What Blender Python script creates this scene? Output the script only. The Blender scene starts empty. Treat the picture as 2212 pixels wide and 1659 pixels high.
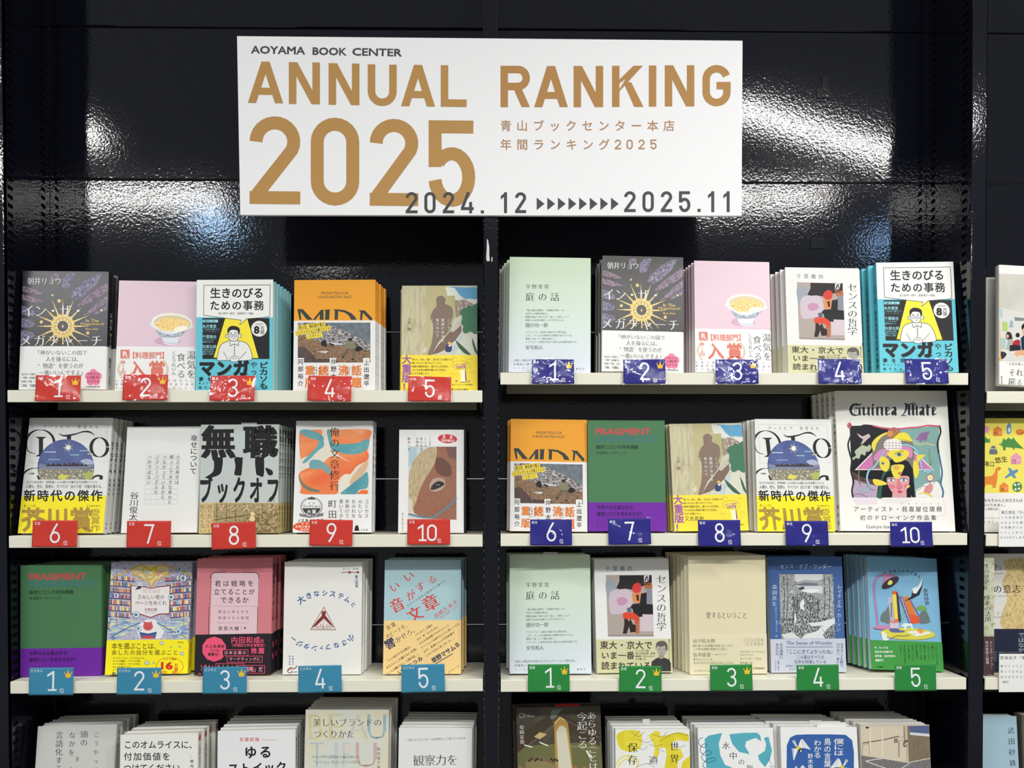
import bpy, bmesh, math, random
import numpy as np
from mathutils import Matrix, Vector
random.seed(7)
SC = bpy.context.scene
COL = SC.collection
W_, H_ = 2212.0, 1659.0
FOC = 1750.0
D0 = 1.3295
PPX, PPY = 1094.8, 1083.9
YAW, PIT, ROL = math.radians(.9087), math.radians(-.789), math.radians(-.0774)
DB = 0.1366                                   # depth of the back boards behind the post fronts

# ------------------------------------------------------------------ camera, world, lights, exposure
def cam_axes():
    cy, sy, cp, sp = math.cos(YAW), math.sin(YAW), math.cos(PIT), math.sin(PIT)
    fw = np.array([sy*cp, cy*cp, sp]); rt = np.array([cy, -sy, 0.]); up = np.cross(rt, fw)
    c, s = math.cos(ROL), math.sin(ROL)
    return rt*c+up*s, up*c-rt*s, fw
RT, UP, FW = cam_axes()
CAM = np.array([0., -D0, 0.])
cd = bpy.data.cameras.new('camera'); cam = bpy.data.objects.new('camera', cd); COL.objects.link(cam)
cam.matrix_world = Matrix([[RT[0], UP[0], -FW[0], CAM[0]], [RT[1], UP[1], -FW[1], CAM[1]], [RT[2], UP[2], -FW[2], CAM[2]], [0, 0, 0, 1]])
cd.sensor_width = 36; cd.sensor_fit = 'HORIZONTAL'; cd.lens = FOC/W_*36
cd.shift_x = (W_/2-PPX)/W_; cd.shift_y = (PPY-H_/2)/W_
cd.clip_start = .01
SC.camera = cam

def ray(px, py):
    d = RT*(px-PPX)/FOC + UP*(PPY-py)/FOC + FW
    return d
def P(px, py, Y=0.0):
    d = ray(px, py); t = (Y+D0)/d[1]
    return CAM+d*t
def proj(p):
    q = np.asarray(p, float)-CAM; d = q@FW
    return PPX+FOC*(q@RT)/d, PPY-FOC*(q@UP)/d

SC.view_settings.view_transform = 'Standard'; SC.view_settings.look = 'None'
SC.view_settings.gamma = 1; SC.view_settings.use_curve_mapping = False
SC.view_settings.exposure = 0.0
w = bpy.data.worlds.new('world'); SC.world = w; w.use_nodes = True
bg = w.node_tree.nodes['Background']; bg.inputs[0].default_value = (.93, .97, 1.0, 1); bg.inputs[1].default_value = .30

def area(name, loc, sx, sy, power, col, rotz=0, tilt=0):
    l = bpy.data.lights.new(name, 'AREA'); l.shape = 'RECTANGLE'; l.size = sx; l.size_y = sy
    l.energy = power; l.color = col
    o = bpy.data.objects.new(name, l); COL.objects.link(o); o.location = loc
    o.rotation_euler = (tilt, 0, rotz)
    return o
CEIL = 1.15
def mirror(px, py):                           # where on the ceiling a lamp hangs whose mirror image in the boards is seen at this pixel
    d = ray(px, py); a = CAM+d*((DB+D0)/d[1]); e = np.array([d[0], -d[1], d[2]])
    return a+e*((CEIL-a[2])/e[2])
def tube(name, p0, p1, wid, power, col=(1, .99, .95)):
    a, b = mirror(*p0), mirror(*p1); m = (a+b)/2; v = b-a
    area(name, m, float(np.linalg.norm(v[:2])), wid, power, col, math.atan2(v[1], v[0]))
LP = .80
tube('ceiling_tube', (1590, 232), (1990, 352), .05, 19*LP)
tube('ceiling_tube', (900, 440), (1790, 424), .065, 52*LP)
tube('ceiling_tube', (60, 424), (480, 424), .04, 26*LP)
tube('ceiling_tube', (150, 262), (205, 262), .08, 3.0*LP)
tube('ceiling_spot', (425, 486), (495, 478), .11, 6*LP, (.42, .68, 1))
tube('ceiling_spot', (1880, 520), (1945, 518), .14, 3.4*LP, (.35, .6, 1))
tube('ceiling_spot', (660, 556), (745, 552), .05, 2.2*LP)
area('ceiling_panel', (.1, -.33, CEIL+.25), 3.4, .4, 8*LP, (1, .99, .96))

# ------------------------------------------------------------------ materials
def lin(c):
    c = c/255.
    return c/12.92 if c <= .04045 else ((c+.055)/1.055)**2.4
GAIN = 1.02
_mc = {}
def nd(nt, t, **k):
    n = nt.nodes.new(t)
    for a, b in k.items():
        if a.startswith('i_'): n.inputs[a[2:].replace('_', ' ')].default_value = b
        else: setattr(n, a, b)
    return n
def M(c, kind='p'):
    """flat printed colour: p paper, m matt, g laminated gloss, b pebbled gloss, s steel paint, k black paint, gold foil"""
    key = (tuple(c), kind)
    if key in _mc: return _mc[key]
    m = bpy.data.materials.new('%s_%02x%02x%02x' % (kind, *[int(x) for x in c])); m.use_nodes = True
    nt = m.node_tree; b = nt.nodes['Principled BSDF']
    rgb = [min(.92, lin(x)*GAIN) for x in c]
    b.inputs['Base Color'].default_value = (*rgb, 1)
    rough, spec = {'p': (.55, .25), 'm': (.8, .2), 'g': (.28, .32), 'b': (.33, .45), 's': (.38, .45), 'k': (.075, .46), 'f': (.3, .5), 'gold': (.3, .6), 'card': (.4, .15)}[kind]
    b.inputs['Roughness'].default_value = rough; b.inputs['Specular IOR Level'].default_value = spec
    if kind == 'gold': b.inputs['Metallic'].default_value = .55
    tc = nd(nt, 'ShaderNodeTexCoord')
    if kind in ('b', 'k', 's', 'g'):
        sc, st = {'b': (900, .25), 'k': (260, .13), 's': (500, .04), 'g': (60, .05)}[kind]
        no = nd(nt, 'ShaderNodeTexNoise', i_Scale=sc, i_Detail=1.5); bp = nd(nt, 'ShaderNodeBump', i_Strength=st, i_Distance=.0006 if kind != 'k' else .0011)
        nt.links.new(tc.outputs['Object'], no.inputs['Vector']); nt.links.new(no.outputs['Fac'], bp.inputs['Height']); nt.links.new(bp.outputs['Normal'], b.inputs['Normal'])
    if kind in ('p', 'm', 's'):
        no = nd(nt, 'ShaderNodeTexNoise', i_Scale=35, i_Detail=4)
        mx = nd(nt, 'ShaderNodeMapRange'); mx.inputs[3].default_value = rough-.06; mx.inputs[4].default_value = rough+.06
        nt.links.new(tc.outputs['Object'], no.inputs['Vector']); nt.links.new(no.outputs['Fac'], mx.inputs[0]); nt.links.new(mx.outputs[0], b.inputs['Roughness'])
    _mc[key] = m
    return m
def TEX(name, stops, scale=60, detail=6, kind='noise', rough=.5, stretch=(1, 1, 1), dist=0., const=False):
    """procedural printed picture texture: noise or voronoi through a colour ramp"""
    if name in _mc: return _mc[name]
    m = bpy.data.materials.new(name); m.use_nodes = True; nt = m.node_tree; b = nt.nodes['Principled BSDF']
    b.inputs['Roughness'].default_value = rough
    tc = nd(nt, 'ShaderNodeTexCoord'); mp = nd(nt, 'ShaderNodeMapping'); mp.inputs['Scale'].default_value = stretch
    nt.links.new(tc.outputs['Object'], mp.inputs['Vector'])
    if kind == 'noise':
        t = nd(nt, 'ShaderNodeTexNoise', i_Scale=scale, i_Detail=detail, i_Distortion=dist); out = t.outputs['Fac']
    elif kind == 'cell':
        t = nd(nt, 'ShaderNodeTexVoronoi', i_Scale=scale); sp = nd(nt, 'ShaderNodeSeparateColor'); nt.links.new(t.outputs['Color'], sp.inputs[0]); out = sp.outputs[0]
    elif kind == 'crack':
        t = nd(nt, 'ShaderNodeTexVoronoi', i_Scale=scale); t.feature = 'DISTANCE_TO_EDGE'; out = t.outputs['Distance']
    else:
        t = nd(nt, 'ShaderNodeTexWave', i_Scale=scale, i_Distortion=dist, i_Detail=detail); out = t.outputs['Fac']
    nt.links.new(mp.outputs[0], t.inputs['Vector'])
    r = nd(nt, 'ShaderNodeValToRGB'); e = r.color_ramp.elements
    if const: r.color_ramp.interpolation = 'CONSTANT'
    while len(e) < len(stops): e.new(.5)
    for i, (p, c) in enumerate(stops):
        e[i].position = p; e[i].color = (*[min(.92, lin(x)*GAIN) for x in c], 1)
    nt.links.new(out, r.inputs[0]); nt.links.new(r.outputs[0], b.inputs['Base Color'])
    _mc[name] = m
    return m
def CLEAR(dist=.0012, sc=60):
    if 'clear%g' % dist in _mc: return _mc['clear%g' % dist]
    m = bpy.data.materials.new('clear_film'); m.use_nodes = True; nt = m.node_tree
    for n in list(nt.nodes): nt.nodes.remove(n)
    o = nd(nt, 'ShaderNodeOutputMaterial'); t = nd(nt, 'ShaderNodeBsdfTransparent'); g = nd(nt, 'ShaderNodeBsdfGlossy', i_Roughness=.045)
    mx = nd(nt, 'ShaderNodeMixShader'); f = nd(nt, 'ShaderNodeFresnel', i_IOR=1.5); ge = nd(nt, 'ShaderNodeNewGeometry'); sb = nd(nt, 'ShaderNodeMath', operation='SUBTRACT'); sb.inputs[0].default_value = 1; mu = nd(nt, 'ShaderNodeMath', operation='MULTIPLY')
    tc = nd(nt, 'ShaderNodeTexCoord'); no = nd(nt, 'ShaderNodeTexNoise', i_Scale=sc, i_Detail=2, i_Distortion=.8); bp = nd(nt, 'ShaderNodeBump', i_Strength=.8, i_Distance=dist)
    nt.links.new(tc.outputs['Object'], no.inputs['Vector']); nt.links.new(no.outputs['Fac'], bp.inputs['Height'])
    nt.links.new(bp.outputs['Normal'], g.inputs['Normal']); nt.links.new(bp.outputs['Normal'], f.inputs['Normal'])
    nt.links.new(ge.outputs['Backfacing'], sb.inputs[1]); nt.links.new(f.outputs[0], mu.inputs[0]); nt.links.new(sb.outputs[0], mu.inputs[1]); nt.links.new(mu.outputs[0], mx.inputs[0]); nt.links.new(t.outputs[0], mx.inputs[1]); nt.links.new(g.outputs[0], mx.inputs[2]); nt.links.new(mx.outputs[0], o.inputs[0])
    _mc['clear%g' % dist] = m
    return m

# ------------------------------------------------------------------ objects
def tag(o, label=None, cat=None, group=None, kind=None):
    if label: o['label'] = label
    if cat: o['category'] = cat
    if group: o['group'] = group
    if kind: o['kind'] = kind
    return o
def empty(name, mat=None):
    o = bpy.data.objects.new(name, None); COL.objects.link(o); o.empty_display_size = .02
    if mat is not None: o.matrix_world = mat
    return o
def link(name, me, parent=None):
    o = bpy.data.objects.new(name, me); COL.objects.link(o)
    if parent is not None: o.parent = parent
    return o
def mesh(name, verts, faces, mats, idx=None, smooth=False):
    me = bpy.data.meshes.new(name); me.from_pydata([tuple(map(float, v)) for v in verts], [], faces)
    for m in mats: me.materials.append(m)
    if idx is not None: me.polygons.foreach_set('material_index', idx)
    if smooth: me.polygons.foreach_set('use_smooth', [True]*len(me.polygons))
    me.update()
    return me
def box_vf(x0, x1, y0, y1, z0, z1, c=0.0):
    """box, with its four edges along x chamfered by c"""
    if c <= 0:
        v = [(x, y, z) for x in (x0, x1) for y in (y0, y1) for z in (z0, z1)]
        f = [(0, 1, 3, 2), (4, 6, 7, 5), (0, 4, 5, 1), (2, 3, 7, 6), (0, 2, 6, 4), (1, 5, 7, 3)]
        return v, f
    pr = [(y0+c, z0), (y1-c, z0), (y1, z0+c), (y1, z1-c), (y1-c, z1), (y0+c, z1), (y0, z1-c), (y0, z0+c)]
    v = [(x, y, z) for x in (x0, x1) for y, z in pr]
    f = [tuple(range(8)), tuple(range(15, 7, -1))]+[(i, 8+i, 8+(i+1) % 8, (i+1) % 8) for i in range(8)]
    return v, f
def box(name, x0, x1, y0, y1, z0, z1, mat, parent=None, c=0.0):
    v, f = box_vf(x0, x1, y0, y1, z0, z1, c)
    return link(name, mesh(name, v, f, [mat]), parent)

# ------------------------------------------------------------------ glyphs
_fc = bpy.data.curves.new('glyph', 'FONT'); _fo = bpy.data.objects.new('glyph', _fc); _gc = {}
def glyph(s, wt=0.0, ser=0.0):
    """mesh of a string at size 1; wt embolden, ser thins the horizontals and thickens the verticals"""
    k = (s, wt, ser)
    if k in _gc: return _gc[k]
    _fc.body = s; _fc.size = 1; _fc.resolution_u = 2;  _fc.fill_mode = 'FRONT'
    me = bpy.data.meshes.new_from_object(_fo)
    v = np.zeros(len(me.vertices)*3); me.vertices.foreach_get('co', v); v = v.reshape(-1, 3)[:, :2].copy()
    f = [tuple(p.vertices) for p in me.polygons]
    if (ser or wt) and len(f):
        cnt = {}
        for p in f:
            for a, b in zip(p, p[1:]+p[:1]):
                cnt[(a, b)] = 1
        n = np.zeros_like(v)
        for (a, b) in cnt:
            if (b, a) not in cnt:
                d = v[b]-v[a]; L = np.hypot(*d)
                if L > 1e-6:
                    nn = np.array([d[1], -d[0]])/L
                    n[a] += nn; n[b] += nn
        if len(me.polygons) and me.polygons[0].normal.z < 0: n = -n
        L = np.hypot(n[:, 0], n[:, 1]); L[L < .3] = 1
        n = n/L[:, None]
        q = min(abs(ser)*1.9, .030)*(1 if ser > 0 else -1)
        v[:, 0] += n[:, 0]*(q*.30+wt); v[:, 1] += n[:, 1]*(wt-q*.72)
    bpy.data.meshes.remove(me)
    _gc[k] = (v, f)
    return _gc[k]
def spl(pts, n=5, closed=True):
    """Catmull-Rom through the points"""
    p = np.array(pts, float); N = len(p); out = []
    rng = range(N) if closed else range(N-1)
    for i in rng:
        g = (lambda j: p[j % N]) if closed else (lambda j: p[min(max(j, 0), N-1)])
        a, b, c, d = g(i-1), g(i), g(i+1), g(i+2)
        for t in np.linspace(0, 1, n, endpoint=False):
            out.append(.5*((2*b)+(-a+c)*t+(2*a-5*b+4*c-d)*t*t+(-a+3*b-3*c+d)*t**3))
    if not closed: out.append(p[-1])
    return [tuple(q) for q in out]
def arc(cx, cy, rx, ry, a0, a1, n=14):
    return [(cx+rx*math.cos(math.radians(a0+(a1-a0)*i/n)), cy+ry*math.sin(math.radians(a0+(a1-a0)*i/n))) for i in range(n+1)]

class Art:
    """flat print on a plane: everything is drawn in pixels of a zoomed view of the photograph and
    carried by the rays of the camera to the plane of the thing it is printed on"""
    def __init__(s, fr, inv, mapper, y0=-.00008, kind='p', clip=None):
        s.fr, s.inv, s.mapper, s.y, s.kind, s.clip = fr, inv, mapper, y0, kind, clip
        s.V, s.F, s.I, s.mats = [], [], [], []; s.n = 0
    def uv(s, pts):
        ox, oy, sc = s.fr; out = []
        for x, y in pts:
            u, v = s.mapper(ox+x/sc, oy+y/sc)
            if s.clip: u = min(max(u, s.clip[0]), s.clip[1]); v = min(max(v, s.clip[2]), s.clip[3])
            out.append((u, v))
        return out
    def add(s, pts, faces, col):
        m = col if not isinstance(col, (tuple, list)) else M(col, s.kind)
        if m not in s.mats: s.mats.append(m)
        k = s.mats.index(m)
        q = s.uv(pts); y = s.y
        s.V += [(u, y, v) for u, v in q]
        s.F += [tuple(i+s.n for i in f) for f in faces]; s.I += [k]*len(faces); s.n += len(q)
    def up(s, k=1): s.y -= 5e-6*k
    def poly(s, pts, col, sm=False, up=True):
        if up: s.up()
        if sm: pts = spl(pts)
        s.add(pts, [tuple(range(len(pts)))], col)
    def rect(s, x0, y0, x1, y1, col): s.poly([(x0, y0), (x1, y0), (x1, y1), (x0, y1)], col)
    def ell(s, cx, cy, rx, ry, col, rot=0, n=24):
        c, q = math.cos(math.radians(rot)), math.sin(math.radians(rot))
        s.poly([(cx+c*a-q*b, cy+q*a+c*b) for a, b in arc(0, 0, rx, ry, 0, 360*(n-1)/n, n-1)], col)
    def line(s, pts, wd, col, closed=False, sm=False, up=True):
        """stroke of constant width with mitred corners"""
        if up: s.up()
        if sm: pts = spl(pts, 5, closed)
        p = np.array(pts, float); N = len(p)
        wd = [wd]*N if not isinstance(wd, (list, tuple)) else list(np.interp(np.linspace(0, 1, N), np.linspace(0, 1, len(wd)), wd))
        V = []
        for i in range(N):
            a = p[(i-1) % N] if (closed or i > 0) else None; b = p[(i+1) % N] if (closed or i < N-1) else None
            d1 = p[i]-a if a is not None else b-p[i]; d2 = b-p[i] if b is not None else p[i]-a
            d1 = d1/(np.hypot(*d1)+1e-9); d2 = d2/(np.hypot(*d2)+1e-9)
            n1 = np.array([-d1[1], d1[0]]); n2 = np.array([-d2[1], d2[0]]); m = n1+n2
            L = m@m
            m = m*(2/L)/1 if L > .5 else n1
            m = m*wd[i]/2
            V += [tuple(p[i]+m), tuple(p[i]-m)]
        F = [(2*i, 2*i+2, 2*i+3, 2*i+1) for i in range(N-1)]
        if closed: F.append((2*N-2, 0, 1, 2*N-1))
        s.add(V, F, col)
    def nib(s, pts, nv, col):
        """broad-nib pen stroke"""
        s.up(); V = []
        for x, y in pts: V += [(x-nv[0]/2, y-nv[1]/2), (x+nv[0]/2, y+nv[1]/2)]
        s.add(V, [(2*i, 2*i+2, 2*i+3, 2*i+1) for i in range(len(pts)-1)], col)
    def _put(s, ch, cx, cy, size, col, wt, ser, sx=1, sy=1, rot=0, rc=None, ty=0., cb=False):
        v, f = glyph(ch, wt, ser)
        if not len(v): return
        x = v[:, 0]-.5; y = v[:, 1]-.38
        if ord(ch[0]) < 0x2000 or cb: x = v[:, 0]-(v[:, 0].min()+v[:, 0].max())/2
        x = x*size*sx; y = -y*size*sy
        if ty: x, y = -y, x
        x = x+cx; y = y+cy
        if rot:
            c, q = math.cos(math.radians(rot)), math.sin(math.radians(rot)); X, Y = x-rc[0], y-rc[1]
            x, y = rc[0]+c*X-q*Y, rc[1]+q*X+c*Y
        s.add(list(zip(x, y)), f, col)
    def H(s, t, x0, y0, x1, y1, col, wt=0., ser=0., rot=0, up=True):
        """a row of full-width characters spread over the box"""
        if up: s.up(.3)
        n = len(t); size = (y1-y0)*1.1; adv = (x1-x0-size*.92)/max(1, n-1)
        sq = min(1, adv/size*1.03) if n > 1 else 1
        rc = ((x0+x1)/2, (y0+y1)/2)
        if n == 1: adv = 0
        for i, ch in enumerate(t):
            if ch in ' 　': continue
            s._put(ch, x0+size*.46*(sq if n > 1 else 1)+(adv*i+(size*.92*(1-sq))*i/max(1, n-1) if n > 1 else 0), (y0+y1)/2, size, col, wt, ser, sx=sq, rot=rot, rc=rc)
    def VT(s, t, x0, y0, x1, y1, col, wt=0., ser=0., rot=0, up=True):
        """a column of characters"""
        if up: s.up(.3)
        n = len(t); size = (x1-x0)*1.08; adv = (y1-y0)/n; sq = min(1, adv/size*1.04); cx = (x0+x1)/2; rc = (cx, (y0+y1)/2)
        for i, ch in enumerate(t):
            if ch in ' 　': continue
            cy = y0+adv*(i+.5)
            if ch in 'ー－「」『』（）…': s._put(ch, cx, cy, size, col, wt, ser, sx=sq, ty=1, rot=rot, rc=rc)
            elif ch in '、。': s._put(ch, cx+size*.55, cy-size*.5, size, col, wt, ser, rot=rot, rc=rc)
            else: s._put(ch, cx, cy, size, col, wt, ser, sy=sq, rot=rot, rc=rc)
    def L(s, t, x0, y0, x1, y1, col, wt=0., ser=0., rot=0, up=True):
        """a string stretched to fill the box"""
        if up: s.up(.3)
        v, f = glyph(t, wt, ser)
        a, b = v.min(0), v.max(0); x = x0+(v[:, 0]-a[0])/(b[0]-a[0])*(x1-x0); y = y1-(v[:, 1]-a[1])/(b[1]-a[1])*(y1-y0)
        if rot:
            cx, cy = (x0+x1)/2, (y0+y1)/2; c, q = math.cos(math.radians(rot)), math.sin(math.radians(rot)); X, Y = x-cx, y-cy
            x, y = cx+c*X-q*Y, cy+q*X+c*Y
        s.add(list(zip(x, y)), f, col)
    def ARC(s, t, cx, cy, rx, ry, a0, a1, size, col, wt=0., ser=0., flip=False, turn=0):
        """characters set along an ellipse arc"""
        s.up(.3); n = len(t)
        for i, ch in enumerate(t):
            a = math.radians(a0+(a1-a0)*i/max(1, n-1)); x, y = cx+rx*math.cos(a), cy+ry*math.sin(a)
            r = math.degrees(math.atan2(ry*math.sin(a), rx*math.cos(a)))+90
            s._put(ch, x, y, size, col, wt, ser, rot=r+(180 if flip else 0)+turn, rc=(x, y))
    def mesh(s, name, post=None):
        V = s.V if post is None else [post(v) for v in s.V]
        return mesh(name, V, s.F, s.mats, s.I)

# skeletons of the squared sign lettering, box 0..1 x 0..1 (y down), as lists of centre lines
def _din(ch, a):                                # a = half stroke as a share of the width, b of the height
    ax, ay = a
    x0, x1, y0, y1 = ax, 1-ax, ay, 1-ay
    r = .5-ax; ry = r*ax and r*(ay/ax)
    return {
        'N': [[(x0, 1), (x0, 0)], [(x1, 0), (x1, 1)], [(x0*1.15, 0), (1-x0*1.15, 1)]],
        'U': [[(x0, 0), (x0, 1-ay-ry)]+arc(.5, 1-ay-ry, r, ry, 180, 0)[1:]+[(x1, 0)]],
        'L': [[(x0, 0), (x0, y1), (1, y1)]],
        'R': [[(x0, 1), (x0, 0)], [(x0, y0), (.52, y0)]+arc(.56, y0+.205, .34, .205, -80, 80, 12)+[(.52, y0+.41), (x0, y0+.41)], [(.52, .53), (.87, 1)]],
        'K': [[(x0, 1), (x0, 0)], [(.88, 0), (x0, .63)], [(.42, .4), (.88, 1)]],
        'I': [[(.5, 0), (.5, 1)]],
        'G': [arc(.5, y0+ry, r, ry, -18, -180, 12)+arc(.5, 1-ay-ry, r, ry, 180, 0, 12)+[(x1, .5), (.5, .5)]],
        '0': [arc(.5, y0+ry, r, ry, 0, -180, 12)+arc(.5, 1-ay-ry, r, ry, 180, 0, 12)+[(x1, y0+ry)]],
        '2': [arc(.5, y0+ry, r, ry, -180, 25, 14)+[(x0*1.15, 1-ay*1.5)], [(0, y1), (1, y1)]],
        '5': [[(.96, y0), (x0*1.05, y0), (x0*1.05, .54)], arc(.5, .655, r, .345-ay, -142, 172, 22)],
        '4': [[(.60, 0), (x0*.9, .76)], [(0, .78), (1, .78)], [(.76, .47), (.76, 1)]],
        '1': [[(.12, .2), (.72, ay*.9), (.72, 1)]],
        '.': [[(.5, .9), (.5, 1)]],
        '3': [arc(.5, y0+ry*.95, r*.95, ry*.95, -165, 80, 14)+[(.42, .47)], [(.42, .47)]+arc(.5, 1-ay-ry*1.02, r, ry*1.02, -80, 165, 16)],
        '6': [[(.72, 0), (.40, .28)]+arc(.5, 1-ay-ry*1.1, r, ry*1.1, 200, 180, 2), arc(.5, 1-ay-ry*1.1, r, ry*1.1, 180, 540, 24)],
        '7': [[(0, y0), (x1, y0), (.34, 1)]],
        '8': [arc(.5, y0+ry*.88, r*.88, ry*.88, 0, 360, 22), arc(.5, 1-ay-ry*1.05, r, ry*1.05, 0, 360, 22)],
        '9': [[(.28, 1), (.60, .72)]+arc(.5, ay+ry*1.1, r, ry*1.1, 20, 0, 2), arc(.5, ay+ry*1.1, r, ry*1.1, 0, -360, 24)],
    }[ch]
def din(A, ch, x0, y0, x1, y1, wd, col, slope=0.):
    w, h = x1-x0, y1-y0
    if ch == 'A':
        t = wd*.54; cx = (x0+x1)/2; k = wd*1.1
        e = lambda X, Y: (X, Y+slope*(X-cx))
        o = lambda q: (cx-t)+(x0-(cx-t))*q
        A.up()
        for g in (1, -1):
            m = lambda X: cx+g*(X-cx)
            A.poly([e(m(o(0)), y0), e(m(min(o(0)+k, cx+t)), y0), e(m(o(1)+k), y1), e(m(o(1)), y1)], col)
        A.poly([e(o(.63), y0+h*.63), e(2*cx-o(.63), y0+h*.63), e(2*cx-o(.80), y0+h*.80), e(o(.80), y0+h*.80)], col)
        return
    sl_ = lambda X, Y: (x0+X*w, y0+Y*h+slope*(X-.5)*w)
    def bar(X0, X1, X2, X3, Y0, Y1): A.poly([sl_(X0, Y0), sl_(X1, Y0), sl_(X3, Y1), sl_(X2, Y1)], col)
    k = wd/w; kh = wd/h
    if ch == 'N': bar(0, k, 0, k, 0, 1); bar(1-k, 1, 1-k, 1, 0, 1); bar(0, k*1.12, 1-k*1.12, 1, 0, 1); return
    if ch == 'K': bar(0, k, 0, k, 0, 1); bar(1-k*1.35, .98, k*.5, k*.5, 0, .72); bar(.36, .36+k*1.05, 1-k*1.25, 1, .40, 1); A.poly([sl_(k*.5, .50), sl_(.98-.0, 0), sl_(1-k*1.35, 0), sl_(k*.5, .42)], col); return
    if ch == 'I': A.poly([((x0+x1)/2-wd/2, y0), ((x0+x1)/2+wd/2, y0), ((x0+x1)/2+wd/2, y1), ((x0+x1)/2-wd/2, y1)], col); return
    if ch == 'R':
        bar(0, k, 0, k, 0, 1); bar(.42, .42+k*1.1, 1-k*1.12, 1, .52, 1)
        A.line([sl_(X, Y) for X, Y in [(k*.5, kh/2), (.56, kh/2)]+arc(.60, .295, .5-k*.5-.10, .295-kh/2, -75, 75, 12)+[(.56, .59-kh/2), (k*.5, .59-kh/2)]], wd, col); return
    if ch == '1': bar(.72-k/2, .72+k/2, .72-k/2, .72+k/2, 0, 1); A.poly([sl_(.72, 0), sl_(.72, kh*1.15), sl_(.2, .18+kh*1.15), sl_(.2, .18)], col); return
    if ch == '7': bar(0, 1, 0, 1, 0, kh); bar(1-k*1.05, 1, .30, .30+k*1.05, 0, 1); return
    if ch == '.':
        A.rect((x0+x1)/2-wd*.5, y1-wd, (x0+x1)/2+wd*.5, y1, col); return
    a = (wd/2/w, wd/2/h)
    for L in _din(ch, a):
        cl = len(L) > 8 and abs(L[0][0]-L[-1][0])+abs(L[0][1]-L[-1][1]) < 1e-3
        A.line([(x0+p[0]*w, y0+p[1]*h+slope*(p[0]-.5)*w) for p in (L[:-1] if cl else L)], wd, col, closed=cl, up=True)

# ------------------------------------------------------------------ floor and the steel shelving
floor = box('floor', -3, 3, -3, .4, -1.42, -1.40, M((150, 146, 138), 'p')); tag(floor, kind='structure')
for nm, wa, wb in (('wall_left', -3, -.825), ('wall_right', 1.62, 3)):
    tag(box(nm, wa, wb, .20, .24, -1.40, 1.55, M((34, 35, 40), 'm')), kind='structure')
XA, XB, XB2, XC, XD = -.7922, -.0163, .0074, .7873, .8121
XE = 1.590
BLK = M((9, 11, 21), 'k'); BLK2 = M((6, 6, 7), 'm')
def slot_panel(name, x, side, z0, z1, parent):
    """steel side sheet with two columns of punched slots; side = +1 faces right, -1 faces left"""
    ys = [.0, .0105, .026, .1085, .1225, DB]
    V, F, I = [], [], []
    def quad(a, b, c, d, m=0):
        n = len(V); V.extend([a, b, c, d]); F.append((n, n+1, n+2, n+3)); I.append(m)
    pit, hh = .0147, .0068
    xi = x-side*.003
    n = int((z1-z0)/pit)
    for j in (0, 2, 4): quad((x, ys[j], z0), (x, ys[j+1], z0), (x, ys[j+1], z1), (x, ys[j], z1))
    for j in (1, 3):
        y0, y1 = ys[j], ys[j+1]
        off = 0 if j == 1 else .0045
        zp = z0
        for k in range(n):
            a = z0+k*pit+off+.003; b = a+hh; c = .0018
            if b > z1-.004: break
            quad((x, y0, zp), (x, y1, zp), (x, y1, a), (x, y0, a))
            oc = [(y0, a+c), (y0+c, a), (y1-c, a), (y1, a+c), (y1, b-c), (y1-c, b), (y0+c, b), (y0, b-c)]
            for q in ([(y0, a), oc[1], oc[0]], [(y1, a), oc[3], oc[2]], [(y1, b), oc[5], oc[4]], [(y0, b), oc[7], oc[6]]):
                m_ = len(V); V.extend([(x, *p) for p in q]); F.append((m_, m_+1, m_+2)); I.append(0)
            for i in range(8):
                p, r = oc[i], oc[(i+1) % 8]
                quad((x, *p), (x, *r), (xi, *r), (xi, *p))
            zp = b
        quad((x, y0, zp), (x, y1, zp), (x, y1, z1), (x, y0, z1))
    quad((xi, 0, z0), (xi, DB, z0), (xi, DB, z1), (xi, 0, z1), 1)
    return link(name, mesh(name, V, F, [BLK, BLK2], I), parent)
frame = empty('bookcase_frame', Matrix.Translation((0, 0, -1.40)))
tag(frame, 'glossy black steel bookcase frame with slotted side sheets and back boards behind all the books', 'bookcase')
def fpart(o):
    o.parent = frame; o.matrix_parent_inverse = Matrix.Translation((0, 0, 1.40)); return o
for x0, x1 in ((XA-.0245, XA), (XB, XB2), (XC, XD), (XE, XE+.0245)):
    v, f = box_vf(-1.40, 1.02, -.0012, .010, x0, x1, .0012)       # built along x, then stood up
    v = [(z, y, x) for x, y, z in v]
    fpart(link('post', mesh('post', v, f, [BLK])))
    fpart(box('post_core', x0+.0045, x1-.0045, .0102, DB+.02, -1.40, 1.02, BLK2))
for x, sd in ((XA, 1), (XB-.0006, -1), (XB2+.0006, 1), (XC-.0006, -1), (XD+.0006, 1)):
    fpart(slot_panel('side_sheet', x, sd, -.70, 1.02, None))
BZ = [-1.3, -1.03, -.768, -.508, -.243, .0216, .2866, .5571, .829, 1.02]
TILT = -.85
for bx0, bx1 in ((XA+.0006, XB-.0012), (XB2+.0012, XC-.0012), (XD+.0012, XE-.001)):
    for z0, z1 in zip(BZ[:-1], BZ[1:]):
        zc, yc = (z0+z1)/2, DB+.006
        o = box('back_board', bx0, bx1, DB-yc, DB+.012-yc, z0+.0009-zc, z1-.0009-zc, BLK, None, .0014); o.location = (0, yc+.0012, zc)
        if bx0 < -.5 and abs(zc-.693) < .02: o.rotation_euler.x = math.radians(TILT)      # this board hangs a touch out of true
        fpart(o)
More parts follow.
